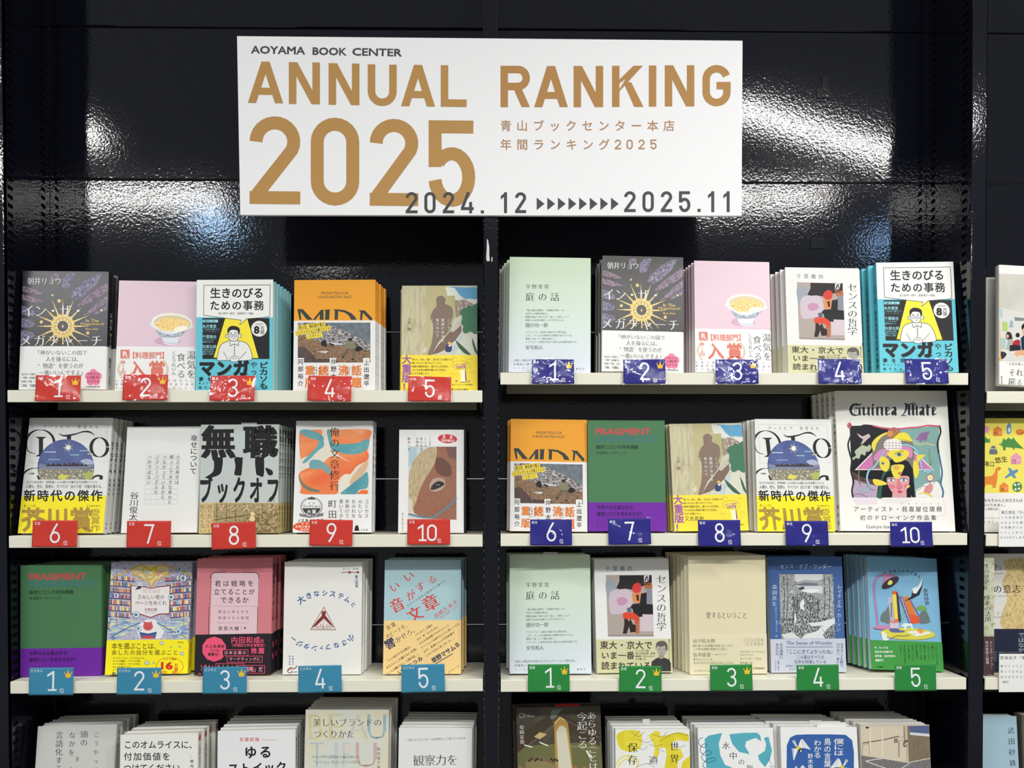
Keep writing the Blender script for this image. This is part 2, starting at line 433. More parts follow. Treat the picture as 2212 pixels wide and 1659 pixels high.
# chips of bare metal and old tape on the paint
def chip(name, pts, fr, Y, col, kind='m'):
    A = Art(fr, None, lambda px, py: (P(px, py, Y)[0], P(px, py, Y)[2]), y0=Y-.0002, kind=kind)
    A.poly(pts, col); return fpart(link(name, A.mesh(name)))
FR = (900, 440, 3.6067)
chip('paint_chip', [(548, 275), (556, 282), (566, 340), (566, 400), (570, 440), (560, 450), (546, 446), (542, 425), (546, 350)], FR, -.0012, (205, 203, 198))
chip('paint_chip', [(584, 415), (592, 418), (590, 450), (580, 452)], FR, -.0012, (190, 190, 188))
chip('tape_scrap', [(636, 600), (678, 602), (676, 680), (700, 684), (694, 768), (592, 766), (596, 690), (634, 680)], (1600, 0, 3.6144), DB, (26, 27, 30), 'k')
chip('tape_scrap', [(650, 450), (752, 450), (752, 530), (648, 532)], (1560, 380, 3.3926), DB, (20, 22, 30), 'k')
LIP = M((224, 221, 204), 's'); FLG = M((150, 148, 130), 's')
def shelf(x0, x1, z, label, lip=.0196):
    s = empty('shelf', Matrix.Translation(((x0+x1)/2, 0, z)))
    tag(s, label, 'shelf', 'cream steel shelves hung on the black bookcase')
    a, b = x0-(x0+x1)/2, x1-(x0+x1)/2
    box('shelf_plate', a, b, .0022, DB-.003, -.0016, 0, LIP, s)
    box('front_lip', a, b, -.0004, .0020, -lip, 0, LIP, s, .0007)
    box('rear_flange', a+.012, b-.012, DB-.008, DB-.0055, -lip, -.0018, FLG, s, .0006)
    for g in (a, b):
        i = 1 if g < 0 else -1
        v = [(g+i*.002, .004, -.002), (g+i*.002, DB-.01, -.002), (g+i*.002, DB-.01, -.026), (g+i*.002, .012, -.022)]
        v += [(x+i*.0015, y, q) for x, y, q in v]
        link('bracket', mesh('bracket', v, [(0, 1, 2, 3), (7, 6, 5, 4), (0, 4, 5, 1), (1, 5, 6, 2), (2, 6, 7, 3), (3, 7, 4, 0)], [BLK]), s)
    return s
ZS = {'L1': .1641, 'L2': -.0726, 'L3': -.3106, 'L4': -.575, 'R1': .1932, 'R2': -.0718, 'R3': -.3120, 'R4': -.572, 'T1': .1632, 'T2': -.0735, 'T3': -.3125, 'T4': -.575}
for k, t in (('L1', 'left bay, holding the red cards one to five'), ('L2', 'left bay, holding the red cards six to ten'), ('L3', 'left bay, holding the blue-green cards'), ('L4', 'left bay, lowest, below the picture edge'),
             ('R1', 'middle bay, holding the navy cards one to five'), ('R2', 'middle bay, holding the navy cards six to ten'), ('R3', 'middle bay, holding the green cards'), ('R4', 'middle bay, lowest, below the picture edge'),
             ('T1', 'right-hand bay under the classroom photo book'), ('T2', 'right-hand bay under the yellow animal book'), ('T3', 'right-hand bay under the gold grass book'), ('T4', 'right-hand bay, lowest, under the pale blue book')):
    x0, x1 = {'L': (XA+.0035, XB-.0025), 'R': (XB2+.0035, XC-.0035), 'T': (XD+.0035, XE-.003)}[k[0]]
    shelf(x0, x1, ZS[k], 'cream steel shelf in the '+t)

# ------------------------------------------------------------------ the sign
def sign():
    Y = -.0078
    c = [P(512, 78, Y), P(1604, 88, Y), P(1602, 466, Y), P(519, 464, Y)]
    o = Vector(c[3]); s = empty('ranking_sign', Matrix.Translation(o))
    tag(s, 'large white board sign with gold ANNUAL RANKING 2025 lettering above the shelves', 'sign')
    v = [Vector(q)-o for q in c]
    f = [q for q in v]+[q+Vector((0, .0064, 0)) for q in v]
    link('board', mesh('board', f, [(0, 3, 2, 1), (4, 5, 6, 7), (0, 1, 5, 4), (1, 2, 6, 5), (2, 3, 7, 6), (3, 0, 4, 7)], [M((232, 231, 232), 'p')]), s)
    mp = lambda px, py: (P(px, py, Y)[0]-o[0], P(px, py, Y)[2]-o[2])
    G = (176, 134, 76); K = (68, 68, 70)
    def part(nm, fr, fn):
        A = Art(fr, None, mp, y0=-.0002); fn(A); link(nm, A.mesh(nm), s)
    F1, F2 = (500, 60, 3.95), (1040, 60, 3.6867)
    def name_(A):
        for t, x0, y0, x1, y1 in (('AOYAMA', 166, 157, 630, 226), ('BOOK', 692, 168, 984, 236), ('CENTER', 1030, 175, 1455, 243)): A.L(t, x0, y0, x1, y1, K, .034, rot=1.2)
    def annual(A):
        for ch, x0, x1, y0, y1 in (('A', 140, 442, 289, 643), ('N', 490, 755, 295, 652), ('N', 829, 1092, 304, 659), ('U', 1163, 1410, 314, 668), ('A', 1447, 1737, 317, 671), ('L', 1786, 2007, 321, 675)):
            din(A, ch, x0, y0, x1, y1, 64, G, .0155)
    def year(A):
        for ch, x0, x1, y0, y1 in (('2', 155, 587, 756, 1505), ('0', 677, 1090, 768, 1517), ('2', 1180, 1594, 778, 1520), ('5', 1680, 2080, 791, 1528)):
            din(A, ch, x0, y0, x1, y1, 110, G, .01)
    def start(A):
        A.up(12)
        for ch, x0, x1 in (('2', 1487, 1588), ('0', 1646, 1742), ('2', 1803, 1900), ('4', 1958, 2067)): din(A, ch, x0, 1402, x1, 1583, 25, K)
        din(A, '.', 2126, 1550, 2156, 1584, 26, K)
    G2 = (172, 128, 72); G3 = (170, 128, 92)
    def ranking(A):
        for ch, x0, x1, y0, y1 in (('R', 152, 386, 303, 632), ('A', 420, 688, 305, 632), ('N', 734, 969, 304, 632), ('K', 1040, 1290, 303, 630), ('I', 1320, 1405, 301, 628), ('N', 1460, 1695, 299, 626), ('G', 1760, 1984, 297, 625)):
            din(A, ch, x0, y0, x1, y1, 59, G2, -.002)
    def jp(A):
        A.H('青山ブックセンター本店', 152, 738, 1536, 822, G3, .012)
        A.H('年間ランキング', 152, 888, 1020, 972, G3, .012)
        for ch, x0 in (('2', 1062), ('0', 1155), ('2', 1250), ('5', 1345)): din(A, ch, x0, 890, x0+50, 968, 11, G3)
    def mid(A):
        for ch, x0, x1 in (('1', 140, 212), ('2', 268, 356)): din(A, ch, x0, 1310, x1, 1476, 24, K)
    def end(A):
        for ch, x0, x1 in (('2', 1136, 1228), ('0', 1282, 1373), ('2', 1428, 1519), ('5', 1572, 1664), ('1', 1790, 1862), ('1', 1912, 1985)):
            din(A, ch, x0, 1302, x1, 1468, 24, K)
        din(A, '.', 1720, 1440, 1746, 1467, 25, K)
    for nm, fr, fn in (('shop_name_lettering', F1, name_), ('title_lettering', F1, annual), ('year_lettering', F1, year), ('date_lettering', F1, start), ('title_lettering', F2, ranking), ('subtitle_lettering', F2, jp), ('date_lettering', F2, mid), ('date_lettering', F2, end)): part(nm, fr, fn)
    for i in range(8):
        x = 440+i*84.5; part('arrow_mark', F2, lambda A: A.poly([(x, 1353), (x+62, 1402), (x, 1452)], K))
sign()

# ------------------------------------------------------------------ books
def book_pose(tl, tr, top, blx, brx, Yb, zs, yaw, th, lean=None, roll=None, tall=None):
    """real width, height and pose of a cover from where its corners are seen; the book stands on its shelf"""
    cy, sy = math.cos(yaw), math.sin(yaw)
    ex0 = np.array([cy, sy, 0.])
    b = P(blx, proj((0, Yb, zs))[1], Yb); b[2] = zs
    d = ray(brx, proj((0, Yb, zs))[1]); # vertical plane through b along ex0
    n = np.array([-sy, cy, 0.]); t = ((b-CAM)@n)/(d@n); w = float((CAM+d*t-b)@ex0)
    def solve(L, R):
        Rm = Matrix.Rotation(yaw, 3, 'Z') @ Matrix.Rotation(-L, 3, 'X') @ Matrix.Rotation(R, 3, 'Y')
        ex, ey, ez = [np.array(Rm.col[i]) for i in range(3)]
        mx, my = (tl+tr)/2, top
        d = ray(mx, my); t = ((b-CAM)@ey)/(d@ey); h = float((CAM+d*t-b)@ez)
        return ex, ey, ez, h
    best = None
    Ls = [lean] if lean is not None else [math.radians(a) for a in np.arange(2, 13.1, .5)]
    Rs = [roll] if roll is not None else [math.radians(a) for a in np.arange(-3, 3.1, .25)]
    for L in Ls:
        for R in Rs:
            ex, ey, ez, h = solve(L, R)
            a = proj(b+ez*h)[0]-tl; c = proj(b+ez*h+ex*w)[0]-tr
            e = a*a+c*c+(math.degrees(L)-7)**2*.15+math.degrees(R)**2*2.0
            if best is None or e < best[0]: best = (e, L, R, ex, ey, ez, h)
    _, L, R, ex, ey, ez, h = best
    low = min(0, (ex*w)[2], (ey*th)[2], (ex*w+ey*th)[2])
    b = b.copy(); b[2] += -low+.0004
    return b, ex, ey, ez, w, h, L, R
PAGE = M((226, 223, 214), 'm')
def jacket_vf(w, t, h, c, spine, e=0.0):
    """wrapped cover: front sheet, rounded spine and back sheet, open at the fore edge; e = how far it stands proud"""
    r = min(.003, t*.35)
    f0, b0 = -e, t+e
    o = [(0-(0), f0), (w-r, f0)]+[(w-r+(r+e)*math.sin(a), r-(r+e)*math.cos(a)) for a in (.4, .8, 1.2)]+[(w+e, r), (w+e, t-r)]+[(w-r+(r+e)*math.sin(a), t-r-(r+e)*math.cos(a)) for a in (1.95, 2.35, 2.75)]+[(w-r, b0), (0, b0)]
    i = [(0, t-c), (w-c, t-c), (w-c, c), (0, c)]
    pr = o+i
    if spine == 'L': pr = [(w-x, y) for x, y in pr][::-1]
    n = len(pr)
    V = [(x, y, 0) for x, y in pr]+[(x, y, h) for x, y in pr]
    no = len(o)
    F = []
    for k in range(n): F.append((k, (k+1) % n, n+(k+1) % n, n+k))
    F.append(tuple(range(n, 2*n))); F.append(tuple(range(n-1, -1, -1)))
    return V, F
N_BOOKS = [0]
def build_book(key, mat, w, h, t, spine, jc, bc=None, bh=0, hard=.0006, kind='p', label='', cat='book', group=None, sp=None, name='book', inset=.0012, pagec=None):
    r = empty(name, mat); tag(r, label, cat, group)
    ins = inset
    x0, x1 = (ins, w-hard-.0002) if spine == 'R' else (hard+.0002, w-ins)
    v, f = box_vf(x0, x1, hard+.0001, t-hard-.0001, .0006, h-ins)
    link('page_block', mesh('page_block', v, f, [pagec or PAGE]), r)
    V, F = jacket_vf(w, t, h, hard, spine)
    j = link('jacket', mesh('jacket', V, F, [jc if not isinstance(jc, tuple) else M(jc, kind)]), r)
    b = None
    if bc is not None:
        V, F = jacket_vf(w, t, bh, .0001, spine, .0003)
        b = link('belly_band', mesh('belly_band', V, F, [bc if not isinstance(bc, tuple) else M(bc, kind)]), r)
    if sp:
        s = 1 if spine == 'R' else -1
        X = w+.0006 if spine == 'R' else -.0006
        A = Art((0, 0, 1), None, lambda u, v_: (u, v_), kind=kind)
        for q in sp:
            txt, f0, f1, col = q[:4]; wd = (q[4] if len(q) > 4 else .5)*t
            # drawn in spine coordinates: x to the right across the spine, y downwards
            A.VT(txt, t/2-wd/2, -h*(1-f0), t/2+wd/2, -h*(1-f1), col, .01)
        me = A.mesh('spine_print', (lambda v_: (X, v_[0], -v_[2])) if s > 0 else (lambda v_: (X, t-v_[0], -v_[2])))
        link('spine_print', me, j)
    return r, j, b
def slip(r, x0, x1, y, h, up, col=(226, 225, 220)):
    # paper sales slip tucked between the pages, sticking out at the top
    box('paper_slip', x0, x1, y, y+.0006, h-.02, h+up, M(col, 'm'), r)
def copy_thing(root, mat, label, group, keep=lambda n: True):
    c = root.copy(); COL.objects.link(c); c.matrix_world = mat; c['label'] = label; c['group'] = group
    for ch in root.children:
        if not keep(ch.name): continue
        k = ch.copy(); COL.objects.link(k); k.parent = c
        for g in ch.children:
            if not keep(g.name): continue
            q = g.copy(); COL.objects.link(q); q.parent = k
    return c
ORD = ['second', 'third', 'fourth', 'fifth', 'sixth', 'seventh', 'eighth', 'ninth']
PROTO = {}
SHORT = dict(sun='stained-glass book', bowl='pink bowl book', man='teal comic book', orange='orange book', alley='alley-painting book', green='pale green book', paint='abstract painting book', globe='globe book', brush='brush-lettering book', swirl='paint-picture book',
             frag='green and purple book', library='library book', salmon='salmon book', triangle='red triangle book', sound='slanting-letter book', blackletter='blackletter art book', cream='cream book', forest='forest engraving book', lamp='pink lamp book',
             linen='linen-look book', omelet='bold-lettered white book', yuru='heavy-title white book', pastel='pastel book', kansatsu='thin-title white book', hall='dark column-photo book', yellowart='yellow-paint book', tealart='teal-paint book', birdbook='bird book', street='street-photo book', horseback='wrapped black-edged copies')
def place(key, shelf_, look, where, tl, tr, top, blx, brx, Yb=.03, t=.015, n=0, pitch=None, dx=0.0, yaw=0, spine='R', jc=(230, 230, 226), bc=None, bt=0, kind='p',
          art=None, band=None, fr=None, sp=None, hard=.0006, lean=None, roll=None, jit=.0012, dz=.0012, dyaw=.004, name='book', pagec=None, inset=.0012, seed=1):
    zs = ZS[shelf_]; yw = math.radians(yaw)
    ln = None if lean is None else math.radians(lean); rl = None if roll is None else math.radians(roll)
    b, ex, ey, ez, w, h, L, R = book_pose(tl, tr, top, blx, brx, Yb, zs, yw, t, ln, rl)
    pt = pitch or (t+.0009)
    room = DB-.0035-(b[1]+ez[1]*h)-max(0, ex[1]*w)
    need = (n*pt+t)*ey[1]+.001
    if need > room:                                       # a steeper stance keeps the stack off the back boards
        for a in np.arange(math.degrees(L), .4, -.25):
            b, ex, ey, ez, w, h, L, R = book_pose(tl, tr, top, blx, brx, Yb, zs, yw, t, math.radians(a), R)
            if (n*pt+t)*ey[1]+.001 <= DB-.0035-(b[1]+ez[1]*h)-max(0, ex[1]*w): break
        else:
            k = (DB-.0035-(b[1]+ez[1]*h))/max(1, n+1)
            if k < pt: pt = k; t = min(t, k-.0009)
    rot = Matrix([[ex[0], ey[0], ez[0]], [ex[1], ey[1], ez[1]], [ex[2], ey[2], ez[2]]])
    mat = Matrix.Translation(b) @ rot.to_4x4()
    lab = '%s, %s' % (look, where)
    short = SHORT.get(key, look)
    grp = 'stack of the %s, %s' % (short, where)
    first = key not in PROTO
    bh = 0
    if bc is not None:
        mx = (tl+tr)/2 if True else 0
        d = ray(mx, bt); q = CAM+d*(((b-CAM)@ey)/(d@ey)); bh = float((q-b)@ez)
    r, j, bd = build_book(key, mat, w, h, t, spine, jc, bc, bh, hard, kind, lab, 'book', grp if n else None, sp, name, inset, pagec)
    if first:
        def mapper(px, py):
            d = ray(px, py); q = CAM+d*(((b-CAM)@ey)/(d@ey))-b
            return float(q@ex), float(q@ez)
        if art:
            A = Art(fr, None, mapper, kind=kind, clip=(.0002, w-.0002, max(0, bh-.001) if bc is not None else .0002, h-.0002)); art(A); me1 = A.mesh('cover_print')
        else: me1 = None
        if band:
            A = Art(fr, None, mapper, y0=-.00040, kind=kind, clip=(.0002, w-.0002, .0002, h)); band(A); me2 = A.mesh('band_print')
        else: me2 = None
        PROTO[key] = (me1, me2, w, h, bh)
    r['_h'] = h; r['_w'] = w
    me1, me2, pw, ph, pbh = PROTO[key]
    for me, par, nm in ((me1, j, 'cover_print'), (me2, bd or j, 'band_print')):
        if me is None: continue
        o = link(nm, me, par)
        if not first: o.scale = (w/pw, 1, (bh/pbh if nm == 'band_print' and pbh else h/ph))
    rn = random.Random(seed+hash(key[:3]) % 1 + int(blx))
    for i in range(n):
        xo = dx*(i+1)+rn.uniform(-jit, jit)
        m2 = Matrix.Translation(b+np.array([xo, (pt*(i+1)-xo*ey[0]+abs(ey[0])*.002*(i+1))/ey[1], 0])) @ rot.to_4x4()
        copy_thing(r, m2, '%s copy back of the %s, %s' % (ORD[i], short, where if 'card' in where else 'in the lowest row'), grp, lambda q: not q.startswith(('cover_print', 'band_print')))
    return r

FA = (0, 560, 3.4563); FB = (600, 560, 3.4563); FC = (1060, 540, 3.4563); FD = (1640, 540, 3.8671); FE = (0, 880, 3.4563); FF = (600, 880, 4.424)
FG = (1060, 840, 3.8138); FH = (1600, 840, 3.6144); FI = (0, 1180, 3.4563); FJ = (600, 1180, 4.424); FK = (1060, 1180, 3.8138); FL = (1600, 1180, 3.6144)
FM = (0, 1480, 3.95); FN = (500, 1480, 3.95); FO = (1060, 1480, 3.95); FP = (1600, 1480, 3.6144); FQ = (2060, 560, 4.8816)
WH = (226, 225, 222); INK = (48, 47, 50); DK = (30, 29, 32)
GLD = (226, 196, 110)

# --- dark cover with stained glass and a golden sun
def a_sun(A):
    g1 = TEX('stained_glass_violet', [(0, (46, 42, 60)), (.25, (96, 88, 120)), (.5, (130, 118, 150)), (.72, (70, 66, 92)), (1, (158, 150, 176))], 420, kind='cell', rough=.4)
    g2 = TEX('stained_glass_rose', [(0, (60, 46, 60)), (.3, (120, 92, 112)), (.6, (150, 128, 148)), (1, (86, 76, 100))], 420, kind='cell', rough=.4)
    A.rect(140, 90, 860, 680, (34, 31, 34))
    for p, m in (([(460, 160), (500, 112), (560, 108), (520, 205), (465, 212)], g1), ([(540, 240), (640, 150), (715, 115), (760, 112), (720, 190), (600, 290), (530, 285)], g1),
                 ([(590, 330), (700, 235), (830, 160), (842, 210), (700, 310), (600, 352)], g2), ([(640, 400), (740, 310), (842, 240), (842, 290), (720, 385), (615, 425)], g2), ([(700, 400), (842, 320), (842, 350), (730, 410)], g1),
                 ([(168, 200), (260, 222), (330, 262), (250, 262), (166, 236)], g2), ([(166, 262), (280, 290), (330, 318), (240, 322), (164, 300)], g2), ([(160, 345), (240, 372), (268, 405), (240, 425), (158, 408)], g1),
                 ([(155, 440), (240, 455), (262, 480), (235, 510), (154, 505)], g1), ([(150, 532), (245, 545), (262, 570), (230, 600), (148, 640)], g1), ([(380, 112), (440, 108), (430, 150), (390, 160)], g2)):
        A.poly(p, m, sm=True)
        A.line(p, 5, (34, 30, 34), True, sm=True)
    for i in range(5): A.line([(230+i*30, 640-i*6), (300+i*70, 400-i*60), (480+i*90, 112)], 3, (70, 62, 62))
    cx, cy = 470, 500
    for i in range(16):
        a = math.radians(i*22.5+11.25*0); r = 205 if i % 2 == 0 else 225
        r = {4: 150, 12: 205}.get(i, r)
        c, s_ = math.cos(a), math.sin(a); w_ = 7
        A.poly([(cx+c*78-s_*w_, cy+s_*78+c*w_), (cx+c*r, cy+s_*r), (cx+c*78+s_*w_, cy+s_*78-c*w_)], GLD)
        A.ell(cx+c*128, cy+s_*128, 7, 7, GLD, n=8)
    for i in range(28):
        a = math.radians(i*360/28); A.ell(cx+84*math.cos(a), cy+84*math.sin(a), 8, 8, GLD, n=8)
    A.ell(cx, cy, 80, 80, GLD); A.ell(cx, cy, 66, 66, (120, 96, 52)); A.ell(cx, cy, 62, 62, (228, 200, 120)); A.ell(cx, cy, 40, 40, (40, 36, 38))
    for i in range(12):
        a = math.radians(i*30); A.ell(cx+52*math.cos(a), cy+52*math.sin(a), 5, 5, (120, 96, 52), n=8)
    A.line([(460, 502), (480, 502)], 5, GLD); A.line([(470, 488), (470, 514)], 5, GLD)
    for x, y, r in ((443, 312, 13), (393, 270, 8), (310, 470, 12), (657, 552, 12), (760, 382, 9)):
        for k in range(5): A.ell(x+r*.6*math.cos(k*1.257-1.57), y+r*.6*math.sin(k*1.257-1.57), r*.5, r*.5, GLD, n=8)
    A.up(); A.H('朝井リョウ', 207, 138, 460, 190, WH, .0, .012)
    A.H('イン・ザ・', 168, 340, 628, 432, WH, .0, .018); A.H('メガチャーチ', 148, 566, 765, 652, WH, .0, .018)
    g = (214, 176, 96)
    A.L('In The', 642, 447, 740, 472, g, .02, .01); A.L('Megachurch', 604, 474, 778, 500, g, .02, .01); A.L('Ryo Asai', 642, 513, 735, 535, g, .02, .01)
def b_sun(A):
    A.H('「神がいないこの国で', 262, 680, 652, 716, INK, 0, .01); A.H('人を操るには、', 342, 727, 612, 765, INK, 0, .01); A.H('“物語”を使うのが', 284, 776, 622, 816, INK, 0, .01); A.H('一番いいんですよ」', 293, 828, 640, 868, INK, 0, .01)
    A.H('沈みゆく列島で、', 163, 851, 285, 867, INK, .01); A.H('“界隈”は沸騰する', 160, 878, 285, 894, INK, .01); A.H('幸福とや毒、人生', 160, 905, 285, 921, INK, .01); A.H('「正欲」「生殖記」', 154, 934, 285, 953, INK, .03)
    for k in range(5): A.ell(698+34*math.cos(k*1.257-1.57), 884+34*math.sin(k*1.257-1.57), 30, 30, (222, 118, 152))
    A.ell(698, 884, 34, 34, (222, 118, 152))
    c = (140, 30, 60)
    A.H('作家生活', 652, 847, 742, 866, c, .02); A.L('15周年', 652, 870, 744, 896, c, .03); A.H('記念作品', 652, 902, 742, 920, c, .02)
    A.H('日本経済新聞出版', 640, 946, 748, 958, INK, .02)
def sun_sp(): return [('メガチャーチ', .33, .66, WH, .5), ('朝井リョウ', .72, .96, INK, .4)]
JSUN = (34, 31, 34)
place('sun', 'L1', 'dark stained-glass cover book with golden sun and white band', 'above the red card one', 50.5, 234, 590, 40.5, 229, Yb=.020, t=.024, n=1, yaw=4, spine='R', jc=JSUN, bc=WH, bt=748, kind='g', art=a_sun, band=b_sun, fr=FA, sp=sun_sp(), dx=.004)
place('sun', 'R1', 'dark stained-glass cover book with golden sun and white band', 'above the navy card two', 1302.5, 1475.8, 561.8, 1299.8, 1476.8, Yb=.024, t=.024, n=2, yaw=0, spine='R', jc=JSUN, bc=WH, bt=715.5, kind='g', dx=-.0015)

# --- pink cover with a bowl
def a_bowl(A):
    A.rect(850, 150, 1480, 690, (214, 184, 196))
    A.ell(1250, 610, 95, 34, (196, 152, 176))
    A.poly([(1132, 470), (1160, 530), (1210, 590), (1222, 625), (1262, 640), (1320, 634), (1332, 615), (1342, 582), (1400, 530), (1436, 490)], (214, 216, 220), sm=True)
    A.poly([(1158, 520), (1190, 570), (1225, 585), (1340, 580), (1385, 545), (1412, 512), (1300, 560), (1220, 552)], TEX('blue_brushed_pattern', [(.35, (70, 92, 130)), (.5, (205, 210, 216)), (.62, (60, 80, 120))], 500, 4), sm=True)
    A.line(arc(1284, 612, 60, 16, 0, 180), 3, (120, 140, 170))
    A.ell(1284, 474, 153, 72, (232, 228, 214), 3); A.ell(1286, 478, 138, 60, (206, 190, 150), 3)
    A.poly([(1160, 480), (1200, 450), (1250, 435), (1320, 445), (1390, 460), (1420, 482), (1390, 505), (1340, 520), (1290, 530), (1230, 535), (1180, 515)], TEX('egg_and_rice', [(.3, (222, 150, 40)), (.45, (238, 188, 90)), (.55, (244, 226, 170)), (.7, (226, 160, 56))], 360, 5), sm=True)
    A.poly([(1300, 520), (1340, 500), (1400, 500), (1380, 528), (1310, 545)], (240, 232, 210), sm=True)
def b_bowl(A):
    R_ = (208, 96, 68)
    A.rect(900, 676, 968, 742, R_); A.L('R', 918, 688, 954, 725, WH, .03); A.H('レシピ大賞', 908, 728, 962, 738, WH, .01)
    A.H('【料理部門】', 962, 694, 1256, 742, R_, .03)
    A.H('入賞', 965, 762, 1232, 880, R_, .035)
    A.VT('第12回', 900, 756, 938, 858, R_, .02)
    for g in (-1, 1):
        for k in range(9):
            a = math.radians(150+k*16); x = 1065+g*(-1)*(0)+g*(168+22*math.cos(a)); y = 820+66*math.sin(a)*(1)
            A.ell(1068+g*(158+26*abs(math.sin(k/8*math.pi))), 762+k*15, 11, 5, (196, 170, 128), g*(-50+k*8), n=8)
    A.VT('湯気を', 1396, 682, 1460, 892, INK, 0, .012); A.VT('食べる', 1322, 700, 1384, 890, INK, 0, .012); A.VT('くどうれいん', 1284, 684, 1314, 866, INK, 0, .006)
    A.H('人生に余裕がないのではない。', 862, 898, 1446, 916, INK, 0); A.H('余裕がないことに納得するための', 862, 925, 1446, 943, INK, 0); A.H('その手段が食べることだった。', 862, 952, 1440, 968, INK, 0)
JPK = (214, 184, 196)
place('bowl', 'L1', 'pink book with a rice bowl on its cover', 'above the red card two', 257, 428, 610, 248, 421, Yb=.026, t=.016, n=1, spine='R', jc=JPK, bc=WH, bt=749, kind='b', art=a_bowl, band=b_bowl, fr=FA, yaw=3)
place('bowl', 'R1', 'pink book with a rice bowl on its cover', 'above the navy card three', 1501, 1661, 570, 1502, 1667, Yb=.022, t=.013, n=5, spine='R', jc=JPK, bc=WH, bt=711, kind='b', dx=-.0012)

# --- teal comic cover
TEAL = (96, 190, 206); YEL = (240, 222, 60)
def a_man(A):
    A.rect(1455, 150, 2060, 980, (232, 232, 226)); A.rect(1455, 433, 2060, 980, TEAL)
    A.rect(1512, 440, 2012, 745, DK)
    A.poly([(1682, 440), (1845, 440), (1930, 738), (1595, 735)], YEL)
    A.poly([(1522, 194), (2016, 190), (2014, 428), (1960, 436), (1840, 445), (1826, 452), (1788, 490), (1800, 455), (1680, 440), (1520, 418)], (232, 232, 226))
    A.line([(1522, 194), (2018, 192), (2014, 428), (1960, 436), (1840, 445), (1826, 462), (1788, 490), (1802, 455), (1680, 440), (1520, 418)], 4, DK, True)
    A.H('生きのびる', 1570, 214, 1968, 290, DK, .026, rot=0); A.H('ための事務', 1568, 310, 1968, 380, DK, .026)
    A.H('坂口恭平＝原作　道草晴子＝漫画', 1632, 396, 1892, 414, DK, .01)
    B_ = DK; w_ = 4
    A.poly([(1620, 748), (1638, 665), (1660, 630), (1705, 612), (1740, 606), (1800, 612), (1845, 632), (1872, 680), (1884, 742), (1850, 756), (1790, 758), (1760, 764), (1735, 764), (1710, 756), (1640, 756)], WH, sm=True)
    A.line([(1620, 748), (1638, 665), (1660, 630), (1705, 612), (1740, 606), (1800, 612), (1845, 632), (1872, 680), (1884, 742), (1850, 756), (1790, 758), (1760, 764), (1735, 764), (1710, 756), (1640, 756)], w_, B_, True, sm=True)
    A.poly([(1724, 612), (1722, 642), (1750, 656), (1776, 640), (1770, 606)], WH); A.line([(1714, 618), (1722, 648), (1750, 632), (1780, 646), (1782, 612)], w_, B_)
    A.ell(1698, 574, 12, 14, WH); A.ell(1790, 572, 12, 14, WH)
    A.line(arc(1696, 574, 12, 14, 90, 300), w_, B_); A.line(arc(1791, 572, 12, 14, -110, 100), w_, B_)
    A.poly([(1706, 540), (1720, 522), (1760, 520), (1778, 540), (1780, 580), (1768, 606), (1745, 612), (1718, 604), (1706, 580)], WH, sm=True)
    A.line([(1706, 540), (1704, 580), (1718, 604), (1745, 612), (1768, 606), (1780, 580), (1778, 540)], w_, B_, sm=True)
    A.poly([(1702, 556), (1698, 530), (1708, 510), (1730, 498), (1760, 500), (1784, 512), (1792, 535), (1784, 560), (1774, 536), (1750, 528), (1722, 530), (1710, 545)], B_, sm=True)
    for x in (1726, 1758): A.line(arc(x, 570, 12, 12, 0, 345, 16), 3, B_); A.ell(x, 570, 3, 3, B_, n=8)
    A.line([(1738, 570), (1746, 570)], 3, B_); A.line([(1738, 592), (1756, 592)], 3, B_); A.line([(1712, 548), (1732, 552)], 4, B_); A.line([(1750, 550), (1768, 546)], 4, B_)
    A.line([(1750, 634), (1748, 724)], 3, B_); A.line([(1668, 690), (1700, 748)], 3, B_); A.line([(1840, 690), (1790, 742)], 3, B_)
    for y in (660, 682, 704): A.ell(1754, y, 3, 3, B_, n=6)
    A.poly([(1716, 742), (1740, 724), (1770, 726), (1784, 745), (1770, 764), (1730, 764)], WH, sm=True); A.line([(1716, 742), (1740, 724), (1770, 726), (1784, 745), (1770, 764), (1730, 764)], 3, B_, True, sm=True)
    A.line([(1728, 744), (1752, 736), (1768, 748)], 3, B_)
    A.ell(1935, 519, 59, 59, WH); A.H('たちまち', 1906, 478, 1964, 492, DK, .02); A.L('8', 1895, 498, 1938, 558, DK, .05); A.VT('万部', 1944, 500, 1974, 560, DK, .02)
    C_ = (150, 214, 224)
    A.rect(1516, 452, 1628, 472, C_); A.H('推薦の声、続々！', 1524, 455, 1622, 470, DK, .02)
    for t, y, l in (('糸井重里', 488, ('「この本を読んで感動している', 'すごい本だ」')), ('千葉雅也', 566, ('「シンドがたくさんある', '実践的な本です」')), ('矢部太郎', 640, ('「普通の能力が普通に', '面倒な力を得なせた', '素晴らしい提案」'))):
        A.H(t, 1512, y, 1616, y+25, C_, .01)
        for i, q in enumerate(l): A.H(q, 1512, y+30+i*16, 1600+(40 if y < 500 else 0), y+41+i*16, C_, 0)
    A.H('マンガ', 1488, 758, 1856, 870, DK, .07); A.H('でわかる', 1786, 850, 1852, 864, DK, .02)
    A.VT('やって', 1870, 762, 1920, 920, DK, .01); A.VT('ピカソも', 1938, 765, 2000, 972, DK, .03)
    A.H('夢を現実にする', 1486, 880, 1900, 912, DK, .03); A.H('●スケジュール管理　●お金の計算', 1486, 920, 1900, 934, DK, .02); A.H('誰でもすぐに始められる', 1484, 948, 1900, 970, DK, .01)
MAN_SP = [('生きのびるための事務', .42, .96, DK, .5), ('坂口恭平・道草晴子', .2, .38, DK, .3)]
